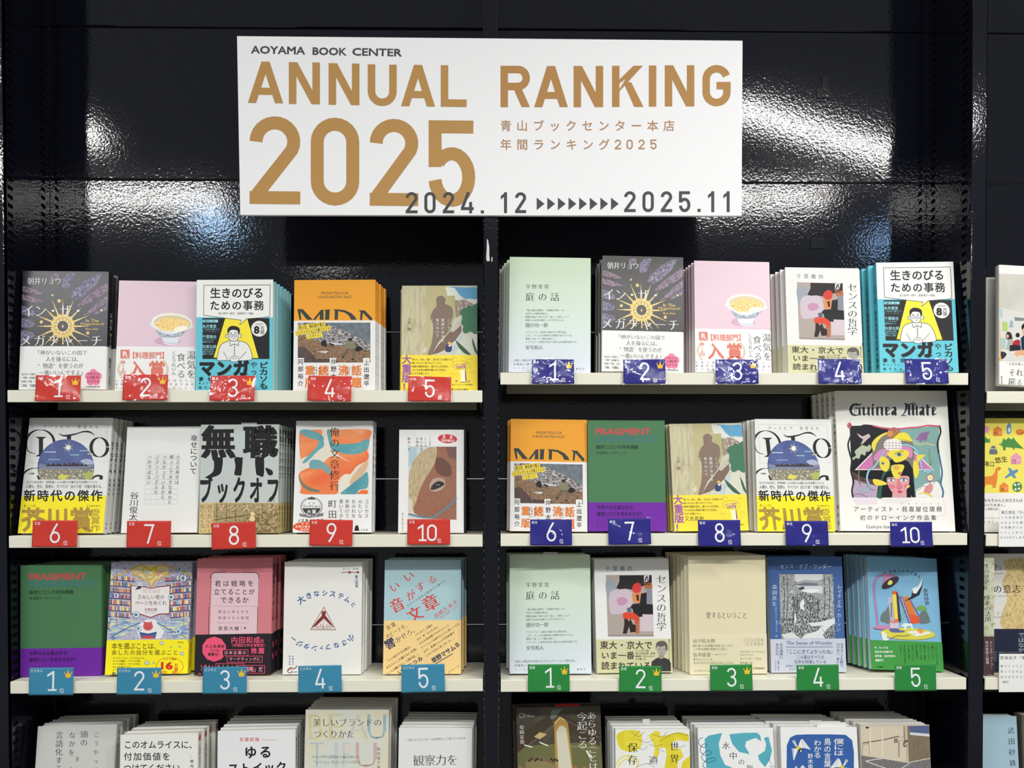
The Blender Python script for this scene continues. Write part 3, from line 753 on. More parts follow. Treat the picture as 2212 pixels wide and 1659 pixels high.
place('man', 'L1', 'teal comic-cover book with a drawn man in glasses', 'above the red card three', 431.7, 593, 606, 422.4, 589, Yb=.024, t=.015, n=5, spine='L', jc=TEAL, kind='p', art=a_man, fr=FA, dx=.0012)
place('man', 'R1', 'teal comic-cover book with a drawn man in glasses', 'above the navy card five', 1894.7, 2057, 572, 1901, 2071, Yb=.026, t=.017, n=3, yaw=-6, spine='L', jc=TEAL, kind='p', sp=MAN_SP, dx=-.004)

# --- orange book
def a_orange(A):
    A.rect(100, 140, 740, 470, (232, 158, 46))
    g = (52, 62, 58)
    A.L('MIDNIGHT PIZZA CLUB', 324, 243, 525, 262, g, .012); A.L('1st BLAZE LANGTANG VALLEY', 296, 271, 553, 291, g, .012)
    for p in ([(146, 372), (186, 372), (262, 452), (218, 452), (170, 392), (176, 452), (162, 452)], [(262, 452), (322, 378), (342, 378), (342, 452), (312, 452), (314, 410), (282, 452)],
              [(345, 378), (392, 374), (388, 384), (384, 452), (352, 452), (356, 388)], [(412, 376), (462, 374), (452, 384), (448, 452), (424, 452), (426, 386)],
              [(455, 376), (500, 380), (548, 402), (578, 430), (588, 452), (548, 452), (530, 420), (495, 396), (455, 390)], [(600, 380), (650, 382), (706, 440), (706, 460), (690, 458), (636, 400), (628, 456), (614, 456), (618, 392)]):
        A.poly(p, g)
def b_orange(A):
    hill = TEX('mountain_slope', [(.3, (58, 44, 44)), (.42, (110, 80, 54)), (.52, (146, 112, 76)), (.6, (88, 64, 50)), (.75, (160, 128, 92))], 130, 8, stretch=(1, 1, 1.8))
    rock = TEX('snowy_ridge', [(.38, (70, 60, 62)), (.5, (112, 100, 96)), (.56, (206, 206, 210)), (.62, (84, 74, 76)), (.8, (52, 48, 54))], 190, 8, stretch=(1, 1, 2.4))
    A.rect(150, 474, 692, 772, TEX('far_slope', [(.3, (68, 80, 90)), (.6, (104, 114, 120)), (.8, (80, 90, 96))], 90, 5))
    A.poly([(150, 474), (330, 474), (420, 500), (560, 560), (692, 640), (692, 772), (150, 772)], rock)
    A.poly([(150, 560), (260, 600), (400, 640), (560, 660), (692, 680), (692, 772), (150, 772)], hill)
    A.poly([(150, 660), (190, 650), (250, 700), (290, 745), (420, 745), (420, 772), (150, 772)], TEX('dark_scrub', [(.3, (40, 26, 30)), (.6, (82, 58, 50))], 220, 6), sm=False)
    for p in ([(325, 618), (345, 604), (362, 610), (366, 650), (352, 655), (338, 645), (330, 655)], [(384, 622), (420, 618), (448, 636), (400, 645)], [(570, 662), (612, 650), (636, 672), (600, 690), (575, 680)]): A.poly(p, (38, 30, 30), sm=True)
    for p in ([(360, 612), (440, 626), (500, 634), (430, 640)], [(290, 690), (380, 684), (360, 702)], [(440, 540), (500, 560), (460, 556)], [(520, 580), (600, 612), (560, 608)]): A.poly(p, (206, 204, 204))
    j = (128, 122, 100)
    A.poly([(508, 620), (545, 600), (582, 612), (590, 640), (572, 672), (520, 670), (504, 650)], j, sm=True); A.ell(542, 600, 15, 13, (46, 38, 38))
    A.line([(530, 668), (505, 705), (490, 728)], 17, (96, 88, 70)); A.line([(556, 668), (570, 705), (560, 745)], 17, (106, 96, 78)); A.ell(562, 748, 12, 6, (50, 34, 30)); A.ell(487, 730, 9, 7, (50, 34, 30)); A.line([(575, 630), (598, 640), (590, 655)], 10, (70, 64, 58))
    for x0 in (150, 390, 640): A.rect(x0-2, 738, x0+46, 776, WH)
    y = (232, 206, 66)
    for t, cx, cy, wd in (('第３回 書店員が選ぶ', 254, 498, 190), ('ノンフィクション大賞２０２５', 262, 534, 252), ('ノミネート！', 274, 572, 110)):
        c, q = math.cos(math.radians(-9)), math.sin(math.radians(-9)); hw, hh = wd/2+6, 17
        A.poly([(cx+c*a-q*b, cy+q*a+c*b) for a, b in ((-hw, -hh), (hw, -hh), (hw, hh), (-hw, hh))], y); A.H(t, cx-wd/2, cy-13, cx+wd/2, cy+13, DK, .02, rot=-9)
    A.VT('阿部裕介', 151, 738, 191, 955, DK, .01); A.VT('仲野太賀', 397, 738, 438, 955, DK, .01); A.VT('上出遼平', 642, 745, 683, 955, DK, .01)
    o = (222, 128, 62)
    A.VT('重版', 206, 785, 272, 965, o, .04); A.VT('続々', 306, 785, 378, 965, o, .04); A.VT('沸騰', 455, 785, 528, 965, o, .04); A.VT('話題', 552, 785, 625, 965, o, .04)
    for x, t in ((265, '登場人物の'), (282, '全員旅人'), (308, '最高で'), (345, '最幸の'), (512, '読んだら'), (528, '止まらない'), (588, 'すべての人へ')): A.VT(t, x, 800, x+13, 880, DK, .0)
OR = (232, 158, 46)
OR_SP = [('阿部裕介', .66, .95, INK, .35), ('上出遼平', .4, .62, INK, .3)]
place('orange', 'L1', 'orange book with a mountain photo on its white band', 'above the red card four', 636, 810.6, 607, 633, 810.6, Yb=.022, t=.014, n=4, spine='R', jc=OR, bc=WH, bt=692.5, kind='p', art=a_orange, band=b_orange, fr=FB, sp=OR_SP, dx=.0022)
place('orange', 'R2', 'orange book with a mountain photo on its white band', 'above the navy card six', 1103.8, 1268, 911, 1101.4, 1269, Yb=.028, t=.014, n=2, spine='R', jc=OR, bc=WH, bt=997.5, kind='p', dx=-.002)

# --- alley painting with yellow band
def a_alley(A):
    wall = TEX('plaster_wall_paint', [(.3, (176, 166, 128)), (.5, (196, 188, 152)), (.7, (166, 152, 116))], 40, 6, stretch=(3, 3, .6))
    A.rect(905, 195, 1500, 730, (196, 196, 176)); A.poly([(905, 195), (1110, 195), (1112, 480), (1150, 720), (905, 720)], wall); A.poly([(1105, 195), (1260, 195), (1262, 330), (1312, 400), (1290, 500), (1190, 600), (1150, 715), (1085, 715), (1110, 500)], (186, 176, 132))
    A.poly([(1292, 208), (1400, 212), (1490, 216), (1490, 300), (1440, 292), (1400, 296), (1360, 280), (1340, 240)], (96, 158, 196), sm=True)
    A.poly([(1250, 210), (1320, 214), (1360, 270), (1400, 300), (1490, 298), (1490, 400), (1330, 300), (1270, 272)], (216, 216, 208))
    A.poly([(1262, 275), (1322, 270), (1330, 420), (1290, 530), (1262, 420)], (176, 172, 122))
    A.poly([(1322, 310), (1390, 300), (1440, 320), (1490, 360), (1490, 420), (1400, 400), (1330, 440)], TEX('distant_houses', [(.35, (150, 140, 120)), (.5, (188, 180, 164)), (.6, (140, 116, 104))], 300, 3, kind='cell'))
    br = (132, 112, 100)
    A.poly([(1185, 290), (1225, 272), (1255, 300), (1250, 330), (1300, 360), (1308, 420), (1290, 480), (1300, 500), (1260, 560), (1200, 620), (1150, 712), (1120, 712), (1150, 620), (1160, 500), (1140, 440), (1160, 380), (1185, 350)], br, sm=True)
    A.poly([(1310, 510), (1370, 490), (1372, 540), (1330, 600), (1240, 690), (1150, 712), (1200, 640)], (122, 100, 88))
    A.poly([(1372, 490), (1400, 440), (1330, 470), (1290, 540), (1310, 545)], (188, 184, 168))
    A.poly([(1170, 715), (1240, 680), (1320, 610), (1340, 600), (1290, 715)], (208, 204, 190))
    A.poly([(1290, 717), (1345, 590), (1390, 545), (1370, 500), (1420, 560), (1490, 540), (1490, 730)], (206, 206, 190)); A.poly([(1290, 717), (1340, 600), (1390, 545), (1382, 570), (1320, 717)], (176, 196, 204))
    for i in range(6): A.line([(1180+i*25, 712-i*14), (1230+i*22, 720-i*10)], 2, (150, 146, 132))
    g = (66, 116, 88)
    A.poly([(1360, 400), (1385, 365), (1410, 360), (1420, 345), (1450, 352), (1475, 335), (1492, 345), (1492, 540), (1465, 556), (1440, 540), (1400, 556), (1380, 530), (1385, 500), (1370, 480), (1376, 430)], g, sm=True)
    for p in ([(1322, 598), (1362, 632), (1412, 680), (1450, 722), (1430, 722), (1390, 700), (1350, 660)], [(1448, 580), (1466, 620), (1490, 690), (1490, 715), (1470, 690), (1455, 640)]): A.poly(p, (60, 92, 62))
    A.ell(1283, 628, 13, 12, (212, 184, 96)); A.poly([(1262, 640), (1290, 636), (1302, 660), (1290, 692), (1256, 690), (1250, 668)], (52, 66, 104), sm=True); A.ell(1284, 645, 10, 9, (216, 208, 196)); A.line([(1292, 640), (1316, 636)], 6, (212, 186, 150))
    A.poly([(1090, 668), (1108, 650), (1112, 682), (1096, 700), (1084, 690)], (206, 204, 190))
    for x, y0, y1 in ((1020, 230, 500), (1060, 240, 700), (975, 560, 690), (1075, 500, 640)): A.line([(x, y0), (x+4, (y0+y1)/2), (x-2, y1)], 2, (160, 148, 112), sm=True)
    A.VT('小原 晩', 970, 436, 996, 535, (40, 78, 60), 0, .01)
    A.VT('ここで', 1266, 440, 1288, 530, WH, 0); A.VT('唐揚げ弁当を', 1220, 440, 1244, 622, WH, 0); A.VT('食べないで', 1180, 440, 1204, 585, WH, 0); A.VT('ください', 1140, 440, 1162, 560, WH, 0)
def b_alley(A):
    v = (150, 86, 160)
    A.VT('大重版！', 928, 714, 998, 990, v, .035)
    for i, t in enumerate(('笑いも、恥も、傷も、忘れ去った記憶さえも', '尊いものだと気づかせてくれた。', '感情が論理を超え、愚かさに光が宿る。', 'そんな本当の瞬間が綴られた作品を、', '心から祝福したい。')): A.H(t, 1004, 741+i*26, 1004+(308, 234, 282, 265, 140)[i], 757+i*26, INK, .01)
    A.H('又吉直樹', 1006, 872, 1150, 905, INK, 0)
    A.line(arc(1368, 790, 70, 30, 0, 350, 24), 2, (160, 130, 60)); A.H('メディア各所で', 1314, 778, 1420, 796, v, .02, rot=-6); A.H('話題沸騰', 1334, 796, 1404, 814, v, .02, rot=-4)
    A.poly([(1356, 842), (1404, 822), (1410, 912), (1424, 918), (1364, 922), (1372, 912), (1370, 850)], (110, 60, 120)); A.poly([(1350, 838), (1398, 818), (1400, 908), (1416, 914), (1362, 916), (1366, 906), (1364, 848)], (248, 238, 190))
    A.H('第', 1326, 902, 1342, 918, v, .02); A.H('位', 1418, 902, 1434, 918, v, .02)
    for x, y in ((1300, 860), (1450, 850), (1320, 740), (1440, 750)): A.line([(x-20, y), (x, y-8), (x+22, y+4)], 2, (190, 150, 50), sm=True)
    A.H('楽天ブックスエッセイ部門週間売上', 1300, 932, 1460, 942, INK, .01); A.H('笑って泣ける傑作', 1296, 966, 1420, 980, DK, .02)
YB = (242, 216, 62)
place('alley', 'L1', 'book with a painted alley cover and yellow band', 'above the red card five', 869, 1031, 620, 866.5, 1031.7, Yb=.024, t=.013, n=2, spine='R', jc=(176, 170, 140), bc=YB, bt=767, kind='p', art=a_alley, band=b_alley, fr=FB, dx=-.003)
place('alley', 'R2', 'book with a painted alley cover and yellow band', 'above the navy card eight', 1445.4, 1602.2, 918, 1457, 1618, Yb=.028, t=.013, n=4, spine='R', jc=(176, 170, 140), bc=YB, bt=1069, kind='p', dx=-.0022)

# --- pale green text cover
def a_green(A):
    g = (56, 62, 62)
    A.line([(138, 411), (748, 424)], 3, (222, 232, 220))
    A.H('宇野常寛', 262, 256, 434, 290, g, 0, .012); A.H('庭の話', 262, 318, 512, 382, g, 0, .018)
    for i, (t, x1) in enumerate((('『暇と退屈の倫理学』『中動態の世界』への', 550), ('注目すべき挑戦が現れた。', 438), ('情報社会論より発せられた「庭」と「制作」という', 588), ('提案から私は目を離すことができずにいる。', 558))): A.H(t, 260, 443+i*24.5, x1, 458+i*24.5, g, 0, .004)
    A.H('國分功一郎', 260, 545, 426, 578, g, .004, .01)
    for i, (t, x1) in enumerate((('プラットフォーム経済に支配された現代社会。', 575), ('しかし、そこには人間本来の多様性が失われている。', 620), ('著者は「庭」という概念を通じて、', 490), ('テクノロジーと自然が共生する新たな社会像を提示する。', 655))): A.H(t, 260, 606+i*24.5, x1, 621+i*24.5, g, 0, .004)
    A.H('安宅和人', 260, 712, 390, 744, g, .004, .01)
    for i, (t, x1) in enumerate((('人間と人間以外の存在とのコミュニケーションを取り戻し、', 650), ('多様性に満ちた社会の中で、', 480), ('イノベーションのその先へ。', 560))): A.H(t, 170, 815+i*29, x1, 833+i*29, g, 0, .006)
    A.H('講談社', 638, 880, 700, 893, g, .0)
def grad_green():
    if 'grad_green' in _mc: return _mc['grad_green']
    m = bpy.data.materials.new('grad_green'); m.use_nodes = True; nt = m.node_tree; b = nt.nodes['Principled BSDF']; b.inputs['Roughness'].default_value = .5
    tc = nd(nt, 'ShaderNodeTexCoord'); sp = nd(nt, 'ShaderNodeSeparateXYZ'); mr = nd(nt, 'ShaderNodeMapRange'); mr.inputs[1].default_value = .0; mr.inputs[2].default_value = .19
    r = nd(nt, 'ShaderNodeValToRGB')
    for e, c in zip(r.color_ramp.elements, ((212, 218, 228), (200, 218, 190))): e.color = (*[lin(x)*GAIN for x in c], 1)
    e = r.color_ramp.elements.new(.5); e.color = (*[lin(x)*GAIN for x in (204, 218, 206)], 1)
    nt.links.new(tc.outputs['Object'], sp.inputs[0]); nt.links.new(sp.outputs[2], mr.inputs[0]); nt.links.new(mr.outputs[0], r.inputs[0]); nt.links.new(r.outputs[0], b.inputs['Base Color'])
    _mc['grad_green'] = m; return m
place('green', 'R1', 'pale green book with small grey lettering', 'above the navy card one', 1100.5, 1276.4, 561.3, 1098.5, 1276.4, Yb=.020, t=.0172, n=4, pitch=.0185, spine='R', jc=grad_green(), art=a_green, fr=FC, dx=-.0042)
place('green', 'R3', 'pale green book with small grey lettering', 'above the green card one', 1101.4, 1275, 1202.8, 1101, 1278.4, Yb=.030, t=.020, n=2, spine='R', jc=grad_green(), dx=-.002)

# --- white cover with an abstract painting
def a_paint(A):
    A.rect(845, 110, 1510, 780, WH)
    A.H('千葉雅也', 944, 162, 1166, 203, INK, 0, .012); A.VT('センスの哲学', 1366, 232, 1446, 700, INK, 0, .016)
    p = lambda x, y: (x, y)
    A.poly([(948, 237), (1326, 237), (1343, 746), (966, 746)], (170, 158, 150))
    A.poly([(948, 290), (1010, 280), (1040, 330), (1060, 420), (1000, 440), (960, 420)], (150, 158, 168), sm=True)
    A.poly([(985, 380), (1100, 350), (1160, 380), (1180, 430), (1150, 500), (1120, 540), (1040, 560), (985, 540)], (198, 182, 192), sm=True)
    A.poly([(1045, 430), (1090, 420), (1125, 440), (1120, 470), (1070, 490), (1040, 465)], (190, 140, 168), sm=True)
    A.poly([(1230, 560), (1340, 560), (1343, 700), (1230, 700)], (204, 188, 196))
    A.poly([(1060, 240), (1326, 237), (1326, 300), (1250, 330), (1180, 360), (1110, 350), (1060, 355), (1035, 345), (1060, 290)], (40, 34, 36), sm=False)
    A.poly([(1262, 240), (1306, 238), (1300, 290), (1262, 295)], (206, 204, 206)); A.line([(1268, 290), (1288, 245), (1296, 288)], 9, (36, 32, 34))
    A.poly([(1165, 360), (1175, 320), (1210, 300), (1240, 320), (1235, 370), (1200, 388)], (206, 60, 52), sm=True)
    A.poly([(1160, 390), (1250, 380), (1228, 470), (1172, 460)], (212, 138, 88)); A.poly([(1195, 400), (1220, 398), (1222, 450), (1205, 450)], (70, 44, 36))
    A.poly([(1262, 300), (1330, 305), (1332, 350), (1270, 350)], (176, 104, 66)); A.line(arc(1288, 322, 18, 12, 180, 360), 8, (40, 34, 36))
    A.poly([(1282, 350), (1330, 345), (1334, 482), (1280, 475)], (134, 134, 146))
    A.poly([(1238, 390), (1285, 380), (1284, 475), (1336, 480), (1338, 562), (1250, 560), (1250, 582), (1180, 578), (1170, 520), (1150, 500), (1172, 475), (1228, 470)], (28, 26, 30))
    A.poly([(1120, 510), (1155, 500), (1160, 540), (1130, 550)], (84, 96, 126))
    A.poly([(1160, 560), (1226, 590), (1224, 720), (1190, 720), (1186, 610), (1150, 600)], (176, 108, 78)); A.poly([(1090, 560), (1110, 545), (1180, 550), (1222, 590), (1200, 640), (1180, 600), (1120, 600), (1092, 590)], (212, 70, 48), sm=True)
    A.poly([(1100, 595), (1125, 600), (1140, 620), (1150, 595), (1170, 640), (1195, 650), (1196, 706), (1150, 710), (1140, 660), (1120, 720), (1088, 720), (1100, 650)], (44, 34, 32))
    A.line([(966, 735), (1343, 735)], 3, (60, 54, 56)); A.line([(966, 742), (1343, 742)], 5, (196, 180, 190))
def b_paint(A):
    c = (58, 54, 44)
    A.H('東大・京大で', 902, 782, 1330, 846, c, .02); A.H('いま一番', 912, 868, 1182, 930, c, .02); A.H('読まれている本', 912, 952, 1390, 1016, c, .02)
    for i, t in enumerate(('２０２４年４月期', '東大生協本郷・駒場', '書籍部、京大ルネＢＳ', '人文書１位')): A.H(t, 1192, 852+i*23, 1192+(110, 162, 162, 84)[i], 868+i*23, c, .01)
    A.poly([(1318, 1030), (1326, 950), (1360, 925), (1385, 915), (1385, 890), (1420, 890), (1425, 915), (1470, 935), (1484, 965), (1484, 1030)], (56, 54, 56), sm=False)
    A.poly([(1368, 830), (1375, 880), (1395, 905), (1420, 908), (1445, 880), (1452, 830), (1420, 800), (1380, 805)], (168, 162, 154), sm=True); A.poly([(1386, 895), (1425, 895), (1430, 918), (1404, 930), (1382, 918)], (150, 144, 138))
    A.poly([(1360, 850), (1364, 800), (1395, 780), (1435, 784), (1456, 815), (1454, 860), (1440, 850), (1436, 820), (1400, 828), (1372, 822)], (92, 88, 86), sm=True)
    A.line([(1378, 848), (1400, 848)], 3, (80, 76, 74)); A.line([(1418, 848), (1436, 848)], 3, (80, 76, 74)); A.line([(1396, 884), (1420, 882)], 3, (100, 80, 80)); A.line([(1408, 850), (1404, 870), (1412, 872)], 2, (120, 112, 106))
    A.VT('著者の半生をかけた哲学の到達点', 1463, 766, 1477, 1020, c, .0)
PB = (206, 202, 160)
place('paint', 'R3', 'white book with an abstract painting and beige band', 'above the green card two', 1282.9, 1443.6, 1210.2, 1289.4, 1453, Yb=.036, t=.015, n=2, spine='R', jc=WH, bc=PB, bt=1380.5, art=a_paint, band=b_paint, fr=FK, dx=-.001)
place('paint', 'R1', 'white book with an abstract painting and beige band', 'above the navy card four', 1697.4, 1855.4, 583.5, 1702.8, 1866, Yb=.024, t=.014, n=4, spine='R', jc=WH, bc=PB, bt=746, dx=-.0035)

# --- globe and swash letters, yellow band
def a_globe(A):
    A.rect(100, 80, 850, 560, WH)
    for p in ([(250, 118), (802, 124), (800, 400), (768, 415)], [(250, 118), (222, 412), (300, 416)]): A.line(p, 2, (170, 170, 170))
    A.H('デートピア　安堂ホセ', 322, 133, 735, 160, INK, 0, .006)
    k = (38, 38, 40)
    def O(cx, cy, rx, ry, th, a0=0, a1=356, rot=0):
        pts = arc(cx, cy, rx, ry, a0, a1, 30); A.line(pts, [3+(th-3)*abs(math.cos(math.radians(a0+(a1-a0)*i/30))) for i in range(31)], k)
    O(300, 265, 105, 98, 20, -170, 40); A.line([(200, 235), (206, 320), (265, 348)], [12, 3], k, sm=True)
    A.rect(290, 225, 322, 365, k); A.poly([(262, 220), (350, 220), (325, 234), (290, 234)], k); A.poly([(262, 366), (300, 366), (318, 350), (290, 350)], k)
    A.line([(440, 195), (480, 212), (560, 200), (620, 182), (670, 184), (706, 208)], [3, 14, 8, 14, 3], k, sm=True)
    A.poly([(498, 205), (532, 205), (530, 250), (500, 250)], k)
    O(742, 298, 62, 72, 26)
    O(262, 560, 110, 106, 20, -175, -10)
    A.poly([(275, 508), (325, 508), (315, 545), (285, 545)], k); A.poly([(455, 508), (498, 508), (488, 545), (460, 545)], k); A.line(arc(735, 560, 55, 50, -160, -60), 14, k); A.rect(742, 510, 768, 545, k)
    cx, cy, r = 492, 450, 212
    A.ell(cx, cy, r, 212, TEX('evening_sky', [(.25, (52, 62, 118)), (.55, (76, 92, 148)), (.8, (108, 126, 170))], 30, 3), n=44)
    cl = [(x, y) for x, y in arc(cx, cy, r, 212, 2, 178, 30)]
    A.poly(cl, TEX('cracked_ground', [(.0, (96, 88, 74)), (.12, (150, 146, 128)), (.4, (196, 192, 160))], 170, kind='crack'))
    A.poly([(284, 440), (300, 415), (330, 428), (345, 425), (640, 425), (690, 412), (700, 430), (690, 450), (500, 462), (300, 455)], (124, 132, 156))
    A.poly([(345, 440)]+[(345+i*9, 440-random.Random(i).uniform(6, 30)) for i in range(34)]+[(655, 440)], (62, 54, 58))
    A.poly([(600, 400), (640, 385), (680, 392), (702, 420), (640, 425)], (170, 178, 200), sm=True)
    A.poly([(620, 490), (700, 480), (690, 530), (640, 540)], (170, 180, 96)); A.poly([(450, 500), (520, 508), (480, 540), (430, 530)], (214, 206, 90))
    for i in range(14):
        a = math.radians(i*25.7); L = 46 if i % 2 else 30; A.poly([(510-4*math.sin(a), 300+4*math.cos(a)), (510+L*math.cos(a), 300+L*math.sin(a)), (510+4*math.sin(a), 300-4*math.cos(a))], (204, 206, 204))
    A.ell(510, 300, 17, 17, (238, 236, 214))
    for x, y, w_, c in ((596, 320, 70, (140, 190, 206)), (525, 352, 66, (150, 196, 200)), (655, 344, 40, (206, 206, 140)), (330, 330, 90, (190, 200, 220)), (360, 386, 90, (150, 170, 206)), (480, 300, 8, WH)): A.rect(x, y, x+w_, y+7, c)
    A.H('日本語■', 216, 488, 258, 500, DK, .02)
def b_globe(A):
    A.rect(120, 660, 860, 960, YB2)
    A.H('ひとりの女を巡り、世界各国10人の男たちが繰り広げる恋愛サバイバル', 198, 549, 728, 568, INK, .01); A.H('人種も、性も、国境も、すべての“当たり前”が崩れ落ちる。', 194, 578, 775, 604, INK, .008)
    A.H('新時代の傑作', 180, 618, 764, 700, DK, .028)
    A.H('第172回', 178, 727, 266, 745, (120, 100, 30), .02); A.H('河出書房新社', 646, 730, 748, 743, (90, 80, 40), .02)
    gd = (168, 140, 62)
    A.H('芥川賞', 166, 752, 690, 925, gd, .04); A.VT('受賞作', 678, 758, 748, 930, gd, .02)
YB2 = (244, 226, 40)
GL_SP = [('安堂ホセ', .52, .68, INK, .4), ('河出', .9, .97, INK, .3), ('DTOPIA', .2, .48, DK, .8)]
place('globe', 'L2', 'white book with a globe landscape and yellow prize band', 'above the red card six', 66.5, 241.6, 906.5, 38.5, 222.8, Yb=.020, t=.014, n=4, spine='R', jc=WH, bc=(222, 222, 218), bt=1036, art=a_globe, band=b_globe, fr=FE, sp=GL_SP, dx=.0010)
place('globe', 'R2', 'white book with a globe landscape and yellow prize band', 'above the navy card nine', 1630, 1795, 908.4, 1636.5, 1804, Yb=.028, t=.013, n=5, spine='R', jc=WH, bc=(222, 222, 218), bt=1038, dx=-.0022)

# --- white cover with a manuscript grid
def a_manu(A):
    A.VT('幸せについて', 1420, 205, 1472, 500, DK, .01, rot=1.6)
    for k in range(5):
        x = 1100-5+k*52
        for r in range(10):
            y = 350+r*37.5; o = -r*2.0
            A.line([(x+o, y), (x+38+o, y), (x+38+o, y+35), (x+o, y+35)], 1.6, (190, 190, 188), True, up=(r == 0))
    for t, x in (('小さな幸せは', 1310), ('根っこで大きな幸せと', 1258), ('つながっているから', 1206), ('ジグソーパズルの', 1154), ('一片ではない', 1100)): A.VT(t, x, 352, x+30, 352+37.5*len(t), DK, .0, rot=2.6)
    A.VT('谷川俊太郎', 966, 630, 1030, 900, DK, .0, rot=3)
place('manu', 'L2', 'plain white book with a manuscript grid', 'above the red card seven', 276.3, 434, 925, 261.3, 425.3, Yb=.030, t=.016, n=0, spine='R', jc=(226, 226, 222), kind='g', art=a_manu, fr=FE)

# --- grey cover with huge black brush lettering
def a_brush(A):
    A.H('無職', 1512, 140, 2062, 372, DK, .055, .02)
    for p in ([(1585, 380), (1640, 372), (1662, 376), (1660, 440), (1640, 500), (1560, 528), (1535, 522), (1590, 480), (1598, 410)], [(1752, 376), (1800, 374), (1812, 380), (1802, 500), (1780, 508), (1750, 500), (1758, 440)], [(1908, 372), (1965, 374), (1972, 385), (1968, 510), (1930, 508), (1912, 490)], [(1982, 452), (2030, 470), (2036, 500), (2005, 505)]): A.poly(p, DK, sm=True)
    A.H('ブックオフ', 1488, 520, 2085, 712, DK, .04)
    A.H('晶松社', 1996, 692, 2052, 706, INK, 0)
def b_brush(A):
    st = TEX('engraved_street', [(.3, (90, 76, 48)), (.45, (150, 132, 88)), (.55, (186, 168, 120)), (.7, (110, 94, 60))], 260, 8, stretch=(1, 1, 1.6))
    A.rect(1480, 712, 2100, 960, (206, 184, 130)); A.poly([(1596, 716), (2085, 716), (2080, 950), (1590, 950)], st)
    A.poly([(1700, 950), (1880, 790), (2085, 760), (2085, 950)], TEX('street_cobbles', [(.4, (116, 98, 62)), (.6, (170, 150, 104))], 300, 2, kind='cell'))
    for x in (1620, 1690, 1760, 1960, 2030): A.line([(x, 716), (x, 850)], 4, (90, 74, 48))
    A.line([(1596, 842), (1870, 800)], 6, (90, 74, 48)); A.ell(1885, 795, 16, 16, (226, 206, 150)); A.poly([(1862, 830), (1880, 808), (1900, 815), (1902, 845), (1870, 850)], (226, 206, 150), sm=True)
    for o, c in ((4, (170, 60, 50)), (0, (240, 226, 200))): A.H('マンスーン', 1626+o, 724+o, 2052+o, 775+o, c, .0, .01)
    A.rect(1480, 714, 1594, 960, (206, 184, 130)); A.VT('戻りたいけど', 1548, 722, 1590, 940, (110, 66, 40), .0); A.VT('戻りたくない', 1492, 722, 1534, 940, (110, 66, 40), .0)
    A.line([(1542, 720), (1542, 950)], 2, (110, 66, 40))
place('brush', 'L2', 'grey book with huge black brush lettering and sepia band', 'above the red card eight', 434.9, 604.7, 919, 429.7, 600.4, Yb=.028, t=.014, n=5, spine='R', jc=(190, 196, 192), bc=(196, 176, 124), bt=1086.5, art=a_brush, band=b_brush, fr=FE, sp=[('無職ブックオフ', .03, .5, DK, .8), ('戻りたい', .74, .96, (90, 66, 40), .5)], dx=.001)

# --- orange and teal paint cover
def a_swirl(A):
    O, Tq, P_ = (228, 110, 50), (84, 156, 164), (232, 178, 130)
    A.rect(205, 212, 875, 832, (222, 214, 200))
    q = TEX('orange_poured_paint', [(.3, (226, 98, 44)), (.5, (232, 124, 62)), (.68, (236, 160, 104))], 14, 3, dist=1.5)
    t = TEX('teal_poured_paint', [(.3, (58, 138, 152)), (.55, (92, 160, 166)), (.75, (130, 150, 150))], 24, 4, dist=1.0)
    A.poly([(212, 235), (330, 215), (410, 215), (425, 250), (400, 380), (320, 440), (250, 480), (216, 470)], q, sm=True)
    A.poly([(212, 225), (270, 210), (380, 240), (440, 290), (420, 320), (330, 300), (240, 265)], t, sm=True)
    A.poly([(435, 310), (440, 370), (380, 420), (280, 520), (235, 528), (300, 450), (370, 380), (400, 310)], t, sm=True)
    A.poly([(480, 220), (560, 212), (870, 212), (880, 300), (862, 400), (840, 440), (780, 480), (700, 520), (560, 440), (500, 380)], q, sm=True)
    A.poly([(540, 350), (640, 350), (760, 340), (868, 300), (860, 390), (780, 440), (650, 448), (560, 410)], t, sm=True)
    A.poly([(470, 225), (500, 220), (520, 330), (560, 400), (530, 420), (490, 340)], t, sm=True)
    A.poly([(200, 640), (290, 580), (400, 560), (500, 470), (560, 480), (660, 520), (740, 560), (690, 640), (600, 690), (560, 828), (240, 828), (225, 760)], q, sm=True)
    A.poly([(560, 470), (700, 520), (820, 440), (862, 430), (860, 500), (760, 560), (680, 640), (600, 640)], q, sm=True)
    A.poly([(300, 560), (320, 505), (400, 505), (480, 560), (510, 610), (490, 640), (420, 590), (340, 590)], t, sm=True)
    A.poly([(205, 650), (240, 720), (320, 770), (395, 790), (390, 810), (280, 790), (215, 720)], (112, 120, 96), sm=True)
    A.poly([(690, 700), (760, 600), (850, 510), (860, 560), (800, 660), (740, 720), (700, 740)], (210, 176, 140), sm=True)
    A.poly([(600, 830), (700, 740), (800, 660), (856, 620), (860, 760), (780, 790), (740, 830)], t, sm=True)
    A.poly([(580, 700), (640, 640), (690, 650), (680, 740), (620, 800), (590, 820), (575, 780)], (226, 216, 200), sm=True); A.poly([(750, 828), (800, 790), (860, 790), (860, 828)], O)
    A.VT('俺の文章修行', 498, 186, 590, 802, DK, 0, .014)
